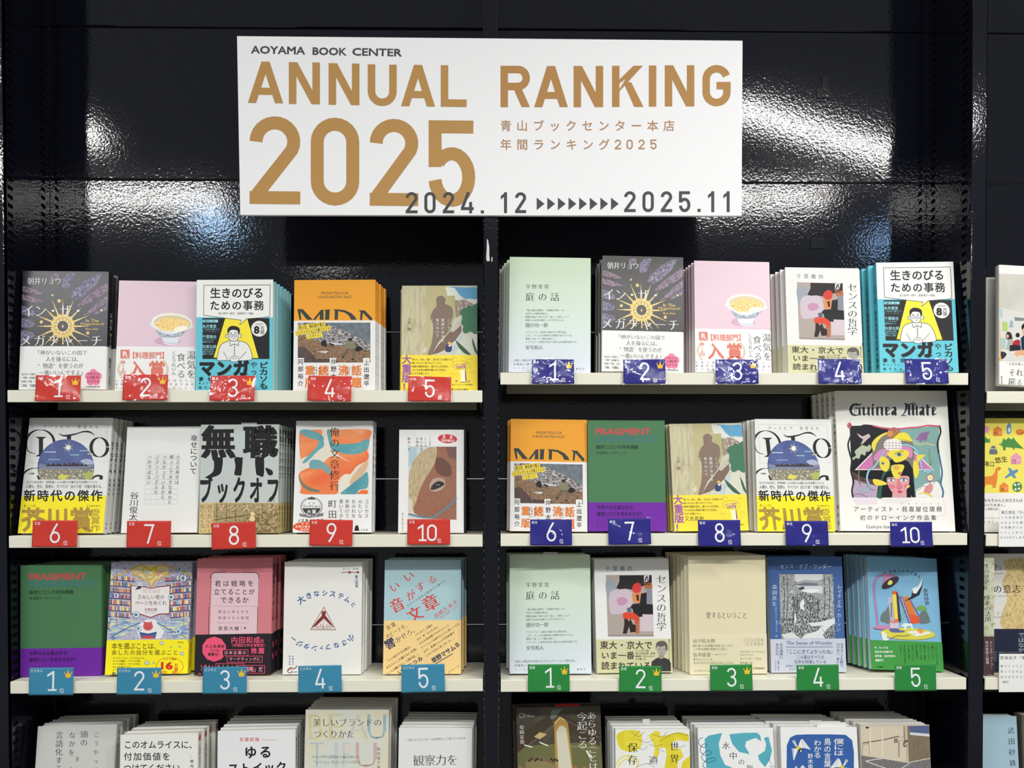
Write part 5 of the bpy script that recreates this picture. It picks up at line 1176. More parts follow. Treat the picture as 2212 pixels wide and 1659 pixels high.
    A.poly([(1030, 708), (1080, 710), (1145, 742), (1080, 756), (1045, 748)], y, sm=True); A.poly([(1290, 768), (1316, 750), (1322, 762), (1296, 780)], y); A.poly([(1370, 530), (1395, 515), (1442, 520), (1400, 550), (1380, 580)], y, sm=True); A.poly([(1345, 640), (1350, 560), (1380, 580), (1390, 650), (1365, 700)], y, sm=True)
    A.poly([(1430, 810), (1440, 770), (1480, 740), (1500, 760), (1490, 800), (1460, 822)], (206, 140, 136), sm=True); A.line([(1478, 745), (1476, 715)], 4, (60, 60, 60)); A.ell(1478, 695, 28, 28, (196, 110, 110)); A.ell(1478, 695, 21, 21, (226, 224, 216)); A.ell(1478, 695, 11, 11, (226, 208, 72))
    A.line([(1390, 820), (1430, 812), (1500, 840)], 9, y, sm=True)
    for p in ([(870, 720), (900, 705), (930, 730), (980, 740), (1010, 780), (1050, 790)], [(1380, 800), (1420, 760), (1450, 765)], [(1500, 740), (1530, 715), (1560, 730)], [(880, 830), (930, 820), (990, 846)]): A.line(p, 3, (110, 96, 110), sm=True)
    # rope frame
    for p in ([(850, 280), (862, 350), (838, 430), (850, 500), (866, 560), (860, 640), (880, 720), (868, 790), (876, 848)], [(850, 280), (900, 310), (960, 285), (1030, 290)], [(1550, 285), (1560, 340), (1536, 420), (1545, 500)]): A.line(p, 12, k, sm=True)
    for p in ([(1545, 500), (1560, 580), (1572, 660), (1562, 740), (1580, 800), (1574, 848)],): A.line(p, 12, (60, 110, 140), sm=True)
    for p in ([(1030, 288), (1100, 305), (1200, 318), (1300, 305), (1380, 300), (1460, 285), (1550, 292)], arc(848, 285, 12, 16, 0, 340)): A.line(p, 11, (206, 84, 112), sm=False)
def b_guinea(A):
    c = (176, 160, 176)
    A.poly([(870, 852), (1080, 852), (1060, 900), (900, 905)], (222, 210, 218)); A.poly([(1080, 854), (1350, 854), (1300, 892), (1120, 890)], (222, 218, 214)); A.line([(1580, 860), (1596, 930), (1580, 985), (1420, 1000), (980, 990)], 8, (220, 218, 212), sm=True)
    A.H('アーティスト・我喜屋位瑳務', 880, 918, 1570, 960, (50, 50, 54), .006); A.H('がきやいさむ', 1250, 892, 1548, 904, (70, 70, 74), .01)
    A.H('初のドローイング作品集', 932, 986, 1526, 1026, (50, 50, 54), .006); A.L('Gakiya Isamu Works', 978, 1063, 1360, 1098, (60, 60, 64), 0)
place('blackletter', 'R2', 'tall white art book with blackletter title and collage portrait', 'above the navy card ten', 1803.5, 2044.7, 848, 1815.8, 2063.5, Yb=.030, t=.013, n=4, yaw=-3, spine='L', jc=(230, 228, 220), kind='g', bc=(232, 228, 222), bt=1076, art=a_guinea, band=b_guinea, fr=FH, dx=-.004, sp=[('Guinea', .03, .26, DK, .8), ('Mate', .28, .46, DK, .8), ('我喜屋', .8, .97, DK, .5)])

# --- plain cream book
def a_love(A):
    A.H('愛するということ', 1776, 542, 2112, 596, (70, 64, 56), .0, .012)
def b_love(A):
    c = (90, 84, 70)
    A.H('谷川俊太郎', 1666, 762, 1848, 796, c, .0, .01); A.H('読む者の人生経験が深まるにつれて、', 1664, 808, 2020, 830, c, 0, .006); A.H('この本は真価を発揮すると思う。', 1670, 836, 1965, 858, c, 0, .006)
    A.H('弘中綾香', 1668, 874, 1812, 912, c, 0, .01); A.H('テレビ朝日アナウンサー', 1818, 886, 1950, 897, c, 0); A.H('愛するということを、', 1670, 921, 1842, 943, c, 0, .006); A.H('生まれながらに出来る人なんていない。', 1672, 951, 2022, 971, c, 0, .006); A.H('３０年ぶりに訳を刷新。', 1672, 1015, 1900, 1035, c, 0, .006)
    g = (150, 142, 122)
    A.H('フロム生誕', 2080, 758, 2246, 780, g, 0); A.H('120年記念', 2080, 796, 2246, 818, g, 0); A.line([(2072, 789), (2256, 789)], 1.5, g)
    for i in range(4): A.line([(2110+i*34, 748), (2110+i*34, 826)], 1.5, g)
    A.L('THE ART OF LOVING', 2055, 862, 2256, 876, g, 0); A.L('Erich Fromm', 2055, 886, 2166, 900, g, 0); A.H('エーリッヒ・フロム', 2055, 914, 2230, 936, c, 0); A.H('鈴木晶＝訳', 2055, 952, 2156, 970, c, 0); A.H('紀伊國屋書店', 2160, 996, 2256, 1014, c, 0)
CR = (222, 212, 178)
place('cream', 'R3', 'plain cream book with a small centred title', 'above the green card three', 1481.3, 1649.3, 1201.3, 1490, 1657.6, Yb=.030, t=.013, n=6, spine='R', jc=CR, bc=(226, 216, 184), bt=1370.3, art=a_love, band=b_love, fr=FK, dx=-.0032)

# --- blue book with engraved forest
def a_wonder(A):
    w_ = (206, 212, 220)
    A.H('センス・オブ・ワンダー', 306, 140, 708, 176, w_, .01)
    ink = TEX('engraved_leaves', [(.36, (54, 58, 64)), (.46, (130, 134, 136)), (.52, (216, 216, 214)), (.6, (90, 94, 98))], 420, 8)
    A.poly([(300, 218), (720, 218), (738, 718), (316, 722)], (150, 154, 156)); A.poly([(420, 218), (640, 218), (640, 300), (420, 300)], (212, 212, 210)); A.poly([(425, 285), (500, 262), (600, 268), (700, 240), (700, 300), (425, 305)], (160, 164, 168)); A.poly([(430, 300), (500, 282), (600, 290), (604, 306), (500, 312)], (110, 114, 118))
    A.poly([(425, 308), (650, 310), (640, 370), (500, 350)], (196, 204, 210)); A.poly([(450, 325), (490, 312), (500, 335), (460, 342)], (70, 74, 78)); A.poly([(500, 335), (620, 340), (560, 365), (480, 350)], (226, 226, 224), sm=True)
    A.poly([(300, 218), (400, 220), (440, 290), (420, 340), (440, 400), (400, 460), (430, 600), (312, 600)], ink, sm=False); A.poly([(640, 230), (720, 222), (732, 600), (600, 560), (560, 480), (640, 420)], ink); A.poly([(400, 400), (480, 350), (560, 380), (620, 420), (620, 520), (520, 560), (400, 560)], TEX('dark_thicket', [(.4, (40, 44, 50)), (.52, (120, 124, 126)), (.6, (200, 202, 202))], 360, 8, stretch=(2, 2, .7)))
    A.poly([(312, 560), (560, 540), (734, 560), (738, 718), (316, 722)], TEX('dark_thicket', [], 1))
    A.poly([(470, 722), (500, 690), (600, 660), (640, 620), (560, 625), (520, 600), (620, 590), (734, 560), (738, 600), (680, 640), (640, 690), (660, 720)], (216, 218, 218)); A.poly([(318, 690), (400, 670), (440, 700), (470, 722), (340, 722)], (210, 212, 212))
    for x, y0, y1 in ((335, 230, 600), (362, 260, 560), (410, 380, 600), (440, 400, 560), (600, 420, 560), (652, 240, 560), (690, 250, 570), (540, 440, 580)): A.line([(x, y0), (x+6, (y0+y1)/2), (x-4, y1)], 5, (50, 54, 60), sm=True)
    rn = random.Random(9)
    for i in range(60):
        x, y = rn.uniform(310, 725), rn.uniform(240, 700)
        if 430 < x < 640 and y < 370: continue
        A.line([(x, y), (x+rn.uniform(-24, 24), y+rn.uniform(-8, 20))], rn.uniform(2, 4), rn.choice([(226, 226, 224), (50, 54, 60), (206, 206, 206)]), up=(i % 10 == 0))
    A.poly([(470, 430), (488, 418), (500, 440), (490, 470), (500, 490), (470, 490), (462, 460)], (222, 222, 220), sm=True); A.poly([(418, 530), (428, 520), (434, 560), (430, 600), (420, 600)], (226, 226, 224)); A.poly([(650, 590), (680, 578), (690, 595), (665, 612)], (222, 222, 220))
    A.VT('森田真生', 246, 295, 282, 472, w_, 0, .01, rot=1.2); A.VT('訳とそのつづき', 268, 478, 282, 570, w_, 0, rot=1); A.VT('西村ツチカ 絵', 272, 578, 288, 710, w_, 0, rot=1)
    A.VT('レイチェル・カーソン', 748, 298, 786, 668, w_, 0, .01, rot=2)
def b_wonder(A):
    n = (62, 82, 128)
    A.L('The Sense of Wonder', 356, 740, 718, 768, n, .005, .01); A.line([(354, 784), (720, 782)], 2, n); A.line([(354, 790), (720, 788)], 2, n)
    A.H('「ここにきてよかったね」', 342, 806, 734, 840, n, .01); A.H('この星はすべての', 438, 850, 650, 880, n, .005); A.H('生命を祝福している', 418, 888, 668, 916, n, .005)
    A.H('世界的ベストセラーの新訳', 350, 927, 560, 943, n, 0); A.H('さらに、その先へ', 376, 950, 520, 966, n, 0)
    A.VT('生の源泉に', 302, 756, 330, 878, n, .005); A.VT('あるもの', 270, 756, 298, 854, n, .005); A.VT('生きることを歓び、', 776, 756, 802, 960, n, .005, rot=1); A.VT('分け合い、育む', 746, 756, 772, 915, n, .005, rot=1)
    A.VT('筑摩書房　定価本体', 288, 890, 300, 968, n, 0); A.VT('１８００円＋税', 266, 890, 278, 968, n, 0)
place('forest', 'R3', 'blue book with a black and white forest engraving', 'above the green card four', 1657.6, 1820, 1205, 1665.9, 1828.8, Yb=.036, t=.016, n=2, spine='R', jc=(66, 98, 152), bc=(196, 200, 212), bt=1380, art=a_wonder, band=b_wonder, fr=FL, dx=-.0035)

# --- light blue book with a lamp and books
def a_lamp(A):
    A.ARC('さみしくてごめん', 1240, 420, 250, 232, -107, -52, 25, INK, .03)
    A.VT('永井玲衣', 1430, 328, 1468, 462, INK, .02, rot=-7)
    k = (84, 60, 84); pl = (190, 130, 172); dp = (100, 70, 110)
    A.line([(1070, 625), (1062, 540), (1048, 430), (1040, 330), (1048, 270), (1075, 235), (1115, 222)], 18, k, sm=True); A.line([(1070, 625), (1062, 540), (1048, 430), (1040, 330), (1048, 270), (1075, 235), (1115, 222)], 13, pl, sm=True)
    A.ell(1118, 640, 84, 16, dp); A.ell(1118, 632, 82, 17, pl); A.ell(1126, 208, 14, 11, (96, 150, 90))
    A.poly([(1102, 330), (1110, 250), (1122, 214), (1160, 210), (1234, 240), (1200, 300)], pl, sm=False); A.ell(1168, 286, 78, 32, (60, 50, 62), -33); A.poly([(1146, 290), (1166, 264), (1186, 278), (1176, 298), (1156, 302)], (230, 226, 110), sm=True)
    gy = (104, 116, 116)
    A.poly([(1090, 580), (1100, 530), (1130, 500), (1160, 460), (1180, 470), (1170, 600), (1120, 596)], gy, sm=True); A.poly([(1392, 590), (1400, 530), (1420, 500), (1450, 510), (1480, 580), (1460, 602), (1410, 606)], gy, sm=True)
    A.poly([(1362, 490), (1390, 466), (1420, 462), (1450, 480), (1452, 500), (1400, 505)], (110, 160, 90), sm=True)
    A.poly([(1150, 398), (1182, 394), (1198, 590), (1168, 592)], (186, 170, 200)); A.rect(1170, 440, 1182, 556, (110, 130, 100))
    A.poly([(1180, 352), (1212, 350), (1232, 600), (1204, 612)], (218, 100, 50)); A.poly([(1183, 376), (1214, 374), (1228, 568), (1202, 570)], (222, 208, 80)); A.poly([(1212, 352), (1230, 364), (1254, 590), (1232, 604)], (60, 60, 70))
    A.poly([(1232, 394), (1262, 390), (1336, 596), (1310, 600)], (90, 96, 140)); A.poly([(1248, 400), (1258, 398), (1326, 590), (1318, 592)], (190, 150, 180))
    A.poly([(1270, 400), (1310, 390), (1394, 600), (1336, 606)], (214, 120, 50)); A.poly([(1320, 530), (1394, 545), (1392, 602), (1334, 606)], (220, 84, 44)); A.poly([(1308, 404), (1330, 420), (1396, 540), (1392, 560)], (110, 104, 150))
    A.line([(1250, 590), (1262, 540), (1280, 480)], 6, (110, 160, 100), sm=True); A.line([(1262, 590), (1285, 540), (1295, 530)], 5, (110, 160, 100), sm=True); A.ell(1285, 385, 8, 8, (190, 170, 90)); A.line([(1228, 376), (1226, 356)], 8, (196, 130, 150))
    A.poly([(1424, 244), (1416, 320), (1395, 380), (1340, 410), (1305, 422), (1275, 432), (1330, 395), (1345, 330), (1390, 310)], (40, 42, 50)); A.poly([(1424, 244), (1410, 310), (1370, 370), (1345, 366), (1340, 330), (1385, 312)], (226, 228, 226))
    yl = (208, 200, 76)
    A.ell(1304, 685, 218, 48, (120, 116, 50), 2); A.ell(1304, 683, 216, 46, yl, 2)
    A.poly([(1248, 620), (1280, 600), (1336, 605), (1348, 648), (1330, 640), (1325, 622), (1296, 625), (1292, 650), (1278, 650), (1275, 628)], (222, 224, 222)); A.poly([(1162, 590), (1236, 588), (1232, 640), (1168, 642)], (200, 190, 206)); A.ell(1198, 590, 38, 11, (206, 130, 120)); A.poly([(1160, 644), (1230, 642), (1240, 655), (1278, 660), (1270, 672), (1180, 672)], (98, 96, 150), sm=True)
    A.poly([(1100, 680), (1115, 665), (1140, 690), (1142, 715), (1160, 720), (1140, 736), (1110, 730)], (224, 224, 218), sm=True); A.line([(1170, 722), (1220, 700), (1280, 702), (1320, 692)], 6, (120, 96, 60), sm=True)
    A.poly([(1290, 668), (1380, 656), (1400, 680), (1330, 684)], (226, 224, 220)); A.poly([(1340, 690), (1460, 665), (1490, 680), (1370, 705)], (226, 224, 220)); A.poly([(1378, 660), (1396, 650), (1432, 670), (1400, 684)], (232, 150, 60)); A.line(arc(1400, 662, 24, 14, 180, 350), 5, (190, 110, 60))
def b_lamp(A):
    for i, t in enumerate(('今、もっとも', '注目される書き手、', '哲学者　永井玲衣の', '最新刊！')): A.H(t, 1042+i*3, 782+i*33, 1042+(110, 160, 166, 84)[i], 800+i*33, WH, .03)
    g = (34, 66, 40)
    for i, (t, n_) in enumerate((('「わたしはいつまで', 170), ('も驚いていたい。', 130), ('こわがっていたい。', 130), ('絶望して、希望を', 130), ('持ちたい。この世', 120), ('界から逃避せず、', 130), ('それをしつづけた', 130), ('い。世界にはまだ', 120), ('まだ言行きがある', 150), ('のだから。」', 90))): A.VT(t, 1520-i*31, 766+i*.6, 1537-i*31, 766+n_, g, .01, rot=-3)
    A.H('大和書房', 1058, 936, 1112, 948, (20, 40, 24), .02)
place('lamp', 'R3', 'light blue book with a pink lamp drawing and green band', 'above the green card five', 1857.3, 2013.7, 1212.3, 1882.8, 2038.6, Yb=.036, t=.011, n=4, pitch=.0125, spine='R', jc=(124, 176, 208), bc=(64, 146, 66), bt=1384, art=a_lamp, band=b_lamp, fr=FL, dx=-.0035, lean=11, roll=2.0)

# ------------------------------------------------------------------ lowest row
def a_genko(A):
    g = (70, 70, 70)
    A.VT('こうやって', 795, 385, 842, 760, g, 0, .008, rot=2); A.VT('頭の', 686, 385, 748, 525, g, 0, .008, rot=2); A.VT('なかを　ん', 584, 390, 640, 760, g, 0, .008, rot=2); A.VT('言語化する', 472, 390, 535, 750, g, 0, .008, rot=2)
    A.line(arc(660, 622, 9, 9, 0, 340), 4, g); A.line(arc(660, 640, 8, 9, 0, 340), 4, g)
place('linen', 'L4', 'light grey linen-look book with thin vertical lettering', 'left end of the lowest row', 84.8, 250, 1571, 66, 240, Yb=.022, t=.018, n=3, yaw=3, spine='R', jc=TEX('linen_paper', [(.4, (196, 195, 190)), (.6, (206, 205, 200))], 800, 2), art=a_genko, fr=FM, dx=.0015, sp=[('言語化するための本', .05, .6, (120, 120, 120), .3)])
def a_omu(A):
    A.H('このオムライスに、', 1058, 474, 1680, 542, DK, .012, rot=.0); A.H('付加価値を', 1058, 575, 1452, 642, DK, .012); A.H('つけてください', 1056, 672, 1536, 742, DK, .012); A.VT('…柿内', 1624, 590, 1652, 710, DK, .02)
place('omelet', 'L4', 'white book with bold black horizontal lettering', 'second from the left in the lowest row', 260, 428, 1587.5, 257, 426, Yb=.016, t=.020, n=3, yaw=4, spine='R', jc=(230, 229, 222), art=a_omu, fr=FM, dx=.002, sp=[('●', .02, .1, (206, 90, 60), .6), ('このオムライスに付加価値', .12, .6, DK, .4)])
def a_yuru(A):
    A.H('佐藤航陽', 70, 446, 236, 480, (206, 84, 74), .01); A.L('Katsuaki Sato', 258, 460, 388, 472, (206, 120, 110), 0)
    A.H('ゆる', 112, 520, 342, 622, DK, .03, rot=-1); A.H('ストイック', -30, 660, 470, 750, DK, .03, rot=-2)
place('yuru', 'L4', 'white book with a heavy black title', 'left of the pastel book in the lowest row', 472.7, 640.5, 1579, 468, 637, Yb=.022, t=.018, n=4, yaw=3, spine='R', jc=(228, 228, 228), art=a_yuru, fr=FN, dx=-.0005, sp=[('ゆるストイック', .08, .5, DK, .6)])
def a_beau(A):
    m = TEX('pastel_wash', [(.25, (196, 206, 206)), (.42, (216, 208, 180)), (.56, (206, 212, 204)), (.7, (222, 190, 184)), (.85, (196, 204, 210))], 9, 2)
    A.rect(600, 200, 1400, 900, m)
    for t, x0, x1, c in (('B', 660, 780, (206, 196, 150)), ('E', 830, 960, (202, 194, 160)), ('A', 990, 1170, (196, 196, 186)), ('U', 1160, 1320, (150, 178, 190))): A.L(t, x0, 248, x1, 462, c, -.012, .04)
    for t, x0, x1, c in (('T', 670, 790, (176, 190, 196)), ('I', 880, 910, (190, 196, 196)), ('F', 950, 1010, (186, 200, 190)), ('U', 1060, 1240, (204, 170, 166))): A.L(t, x0, 490, x1, 700, c, -.012, .04)
    A.H('美しいブランドの', 696, 286, 1282, 352, (66, 64, 70), 0, .012); A.H('つくりかた', 700, 384, 1050, 450, (66, 64, 70), 0, .012)
    A.H('４００件の実績から編み出した', 684, 598, 1096, 626, (80, 76, 80), 0, .01); A.H('「シバジム」式コンセプトの作法', 684, 642, 1100, 670, (80, 76, 80), 0, .01); A.VT('柴田陽子事務所', 1240, 525, 1270, 800, (80, 76, 80), 0)
place('pastel', 'L4', 'tall pastel book with faint large Latin letters', 'middle of the lowest left row', 659.5, 841.8, 1537, 654, 836, Yb=.018, t=.017, n=4, spine='R', jc=(214, 212, 204), kind='g', art=a_beau, fr=FN, dx=.0012)
def a_kansatsu(A):
    A.H('一流のクリエイターは世界をどう見ているのか', 1484, 450, 2000, 472, (70, 70, 70), .0, .006, rot=-2); A.H('観察力を', 1552, 594, 1930, 686, (66, 66, 68), .0, .014, rot=-1)
place('kansatsu', 'L4', 'white book with a thin black serif title', 'right end of the lowest left row', 860, 1022.8, 1576, 858, 1018, Yb=.020, t=.016, n=5, spine='R', jc=(224, 224, 222), art=a_kansatsu, fr=FN, dx=.0015)
def a_hall(A):
    A.rect(210, 180, 960, 900, TEX('dim_hall', [(.3, (44, 38, 34)), (.5, (66, 58, 44)), (.7, (92, 80, 58))], 12, 4))
    A.poly([(222, 520), (940, 480), (960, 900), (230, 900)], (104, 104, 66)); A.poly([(520, 210), (610, 200), (560, 270), (505, 300)], (120, 122, 112))
    for p in ([(225, 440), (500, 250), (530, 330), (360, 470), (225, 580)], [(620, 250), (930, 420), (930, 520), (650, 400)]): A.poly(p, (70, 58, 44))
    A.line([(260, 560), (560, 330)], 8, (110, 104, 84)); A.line([(640, 300), (930, 450)], 6, (110, 104, 84)); A.poly([(370, 440), (420, 400), (480, 420), (420, 462)], (190, 170, 120))
    A.line([(285, 510), (355, 530)], 9, (226, 232, 220)); A.line([(415, 486), (490, 518)], 9, (226, 232, 220)); A.line([(650, 520), (920, 540)], 6, (150, 150, 110))
    A.poly([(540, 320), (590, 270), (640, 300), (660, 330), (720, 900), (560, 900)], (176, 140, 72)); A.poly([(560, 400), (585, 350), (615, 345), (645, 370), (690, 700), (700, 900), (590, 900), (575, 640)], (204, 200, 178))
    A.line([(545, 330), (590, 275), (636, 300)], 6, (236, 220, 150)); A.poly([(810, 560), (826, 555), (860, 610), (845, 625)], (216, 216, 206))
    A.poly([(300, 650), (430, 640), (560, 680), (560, 720), (300, 720)], (134, 124, 84))
    rn = random.Random(2)
    for i in range(15): A.ell(330+i*17, 640+rn.uniform(-14, 6), 9, 11, rn.choice([(40, 34, 30), (60, 46, 38), (130, 96, 70)]), n=10, rot=0)
    for i, (x, y) in enumerate(((250, 700), (320, 705), (720, 700), (800, 705))): A.ell(x, y, 16, 14, (150, 110, 70))
    A.VT('あらゆることは', 830, 222, 906, 730, WH, 0, .014, rot=-2); A.VT('今起こる', 740, 228, 824, 546, WH, 0, .014, rot=-1.5); A.VT('柴崎友香', 248, 340, 286, 504, WH, 0, .01, rot=-1); A.line([(248, 242), (280, 242), (280, 274), (248, 274)], 3, WH, True); A.H('シリーズ', 286, 246, 330, 256, WH, .01); A.H('ケアをひらく', 286, 258, 376, 272, WH, .02)
place('hall', 'R4', 'dark photo-cover book with a glowing concrete column', 'left end of the lowest middle row', 1116, 1296, 1531, 1121, 1308, Yb=.024, t=.018, n=1, spine='R', jc=(60, 54, 46), kind='g', art=a_hall, fr=FO, dx=-.006, roll=-1)
def a_yellow(A):
    A.rect(1030, 370, 1720, 900, (228, 228, 224)); Y = TEX('yellow_gouache', [(.4, (218, 200, 36)), (.6, (228, 214, 66))], 40, 4)
    A.poly([(1080, 420), (1150, 385), (1260, 390), (1290, 440), (1280, 530), (1200, 570), (1110, 545), (1078, 480)], Y, sm=True); A.poly([(1345, 430), (1400, 390), (1440, 395), (1450, 440), (1600, 400), (1690, 420), (1690, 480), (1600, 470), (1540, 490), (1560, 540), (1620, 540), (1645, 610), (1600, 650), (1590, 720), (1480, 720), (1500, 600), (1490, 530), (1430, 540), (1440, 580), (1420, 620), (1390, 600), (1400, 540), (1380, 480)], Y); A.poly([(1640, 650), (1705, 600), (1715, 720), (1620, 720)], Y)
    for p in ([(1070, 680), (1110, 620), (1200, 600), (1260, 650), (1240, 720)], [(1085, 700), (1130, 645), (1190, 630), (1225, 680)]): A.line(p, 9, (222, 208, 60), sm=True)
    for p in ([(1200, 400), (1260, 440), (1310, 400)], [(1250, 460), (1330, 490), (1390, 460)], [(1380, 420), (1460, 440), (1500, 400)], [(1440, 480), (1520, 430), (1600, 410), (1680, 430)], [(1240, 520), (1300, 550), (1340, 520)], [(1350, 500), (1400, 520), (1470, 505)], [(1570, 520), (1620, 530), (1660, 510)], [(1230, 430), (1270, 390)], [(1420, 540), (1480, 570)], [(1240, 700), (1330, 670), (1400, 700)]): A.line(p, 3, (90, 88, 70), sm=True)
    A.VT('保存', 1170, 480, 1252, 690, DK, 0, .016); A.VT('適', 1350, 595, 1424, 685, DK, 0, .016); A.VT('世界', 1530, 470, 1606, 680, DK, 0, .016)
place('yellowart', 'R4', 'white book with yellow paint shapes', 'second in the lowest middle row', 1328, 1491, 1576.7, 1331, 1493, Yb=.014, t=.016, n=4, spine='L', jc=(228, 228, 224), art=a_yellow, fr=FO, dx=-.002)
def a_teal(A):
    A.rect(1740, 370, 2460, 900, (228, 228, 226)); T_ = (84, 166, 182)
    A.poly([(1825, 460), (1860, 430), (1975, 408), (1945, 500), (1960, 600), (2000, 680), (2100, 720), (1840, 720)], T_); A.poly([(2035, 420), (2140, 408), (2270, 405), (2300, 430), (2310, 480), (2260, 450), (2180, 480), (2170, 520), (2210, 590), (2120, 570), (2060, 500)], T_)
    A.poly([(2330, 450), (2370, 440), (2400, 560), (2380, 640), (2340, 700), (2290, 640), (2280, 600), (2340, 560), (2350, 500)], T_)
    b = (44, 78, 124)
    A.line([(1810, 448), (1780, 460), (1776, 500), (1810, 530), (1840, 520), (1830, 500), (1796, 520), (1790, 570), (1840, 600), (1880, 580), (1870, 560), (1830, 570), (1800, 620), (1850, 660), (1916, 640), (1900, 620), (1840, 640), (1810, 690), (1860, 720)], 5, b, sm=True)
    A.line([(2360, 620), (2450, 700), (2380, 690), (2420, 720)], 4, b)
    A.H('水', 1976, 485, 2040, 548, DK, 0, .014); A.H('中', 2036, 570, 2096, 635, DK, 0, .014); A.H('の', 2112, 628, 2168, 682, DK, 0, .014); A.H('哲', 2180, 680, 2236, 740, DK, 0, .014)
place('tealart', 'R4', 'white book with teal paint shapes and a blue scribble', 'centre of the lowest middle row', 1507.6, 1668.6, 1575.6, 1514, 1679, Yb=.014, t=.016, n=4, spine='L', jc=(228, 228, 226), art=a_teal, fr=FO, dx=-.0022)
def bird(A, x, y, s=1, f=1):
    w_ = (226, 226, 224); k = (50, 52, 60)
    for a in range(7):
        A.line([(x, y), (x+f*s*(20+a*4), y-s*(58-a*9)), (x+f*s*(40+a*9), y-s*(62-a*12))], 8*s, w_, sm=True)
    for a in range(6): A.line([(x-f*6, y+8), (x-f*s*(52-a*3), y+s*(10+a*17))], 8*s, w_)
    A.line([(x-f*8, y-6), (x-f*s*34, y-s*62)], 9*s, (190, 194, 190)); A.line([(x-f*16, y-12), (x-f*s*46, y-s*56)], 7*s, w_)
    A.ell(x+f*6, y+4, 22*s, 15*s, (206, 204, 60), 30*f); A.ell(x+f*16, y+20, 15*s, 17*s, k); A.ell(x+f*20, y+24, 6*s, 8*s, w_)
def a_bird(A):
    A.rect(290, 335, 930, 900, (228, 228, 226)); b = (52, 92, 160)
    A.poly([(360, 470), (385, 410), (430, 388), (520, 384), (700, 384), (820, 388), (870, 430), (884, 520), (884, 800), (356, 800)], b, sm=False)
    bird(A, 450, 490); bird(A, 460, 680, .8, 1); bird(A, 790, 640, 1, -1)
    A.VT('僕には', 726, 416, 804, 552, WH, .01); A.VT('鳥の言葉が', 650, 412, 704, 700, WH, .01); A.VT('わかる', 570, 426, 628, 570, WH, .01); A.VT('鈴木俊貴', 524, 532, 564, 700, WH, .01)
place('birdbook', 'R4', 'white book with birds on a blue panel', 'fourth in the lowest middle row', 1687, 1849, 1575.2, 1693, 1861, Yb=.014, t=.017, n=4, spine='L', jc=(228, 228, 226), art=a_bird, fr=FP, dx=-.006)
def a_street(A):
    A.rect(900, 300, 1500, 900, (196, 184, 164)); A.poly([(910, 325), (1300, 322), (1312, 600), (945, 545), (918, 545)], (206, 194, 172)); A.poly([(1300, 318), (1480, 316), (1480, 575), (1312, 602)], TEX('rust_shutter', [(.3, (110, 96, 78)), (.6, (128, 114, 94))], 120, 3, stretch=(4, 4, .4)))
    A.poly([(1312, 318), (1480, 316), (1478, 380), (1330, 370)], (84, 96, 132)); A.poly([(1320, 368), (1480, 380), (1480, 402), (1322, 388)], (206, 208, 210))
    A.line([(950, 452), (1110, 428), (1236, 398)], 8, (110, 90, 70)); A.line([(1012, 330), (1012, 545)], 8, (226, 216, 190)); A.line([(1106, 325), (1106, 560)], 12, (220, 208, 184)); A.line([(1275, 320), (1280, 480)], 7, (96, 84, 70)); A.line([(1290, 320), (1300, 600)], 14, (186, 172, 150))
    A.rect(1198, 418, 1224, 450, (84, 80, 74)); A.rect(1204, 424, 1218, 446, (150, 146, 136)); A.line(arc(1282, 462, 14, 18, 0, 300), 5, (50, 46, 44)); A.rect(1284, 430, 1304, 444, (70, 64, 60)); A.line([(1224, 412), (1274, 402)], 2, (70, 60, 50)); A.line([(1224, 434), (1276, 434)], 2, (70, 60, 50))
    A.line([(950, 545), (950, 470), (1000, 450), (1010, 545)], 4, (150, 130, 104)); A.rect(1230, 440, 1240, 560, (150, 136, 116))
    A.poly([(905, 545), (945, 545), (1312, 606), (1482, 572), (1482, 900), (905, 900)], TEX('asphalt_print', [(.4, (104, 102, 102)), (.6, (122, 118, 116))], 300, 4))
    A.line([(945, 545), (1312, 604), (1480, 570)], 7, (206, 196, 176)); A.line([(975, 592), (1110, 572)], 7, (206, 204, 200)); A.line([(978, 595), (1120, 645), (1260, 700)], 7, (206, 204, 200)); A.line([(1230, 660), (1320, 612)], 6, (206, 204, 200))
    A.rect(975, 325, 1000, 338, (50, 50, 50)); A.line([(918, 330), (922, 540)], 12, (150, 144, 132))
place('street', 'R4', 'book with a street-corner photo cover', 'right end of the lowest middle row', 1858, 2006.7, 1568.5, 1865, 2015, Yb=.016, t=.017, n=4, spine='L', jc=(206, 204, 198), art=a_street, fr=FP, dx=-.004)

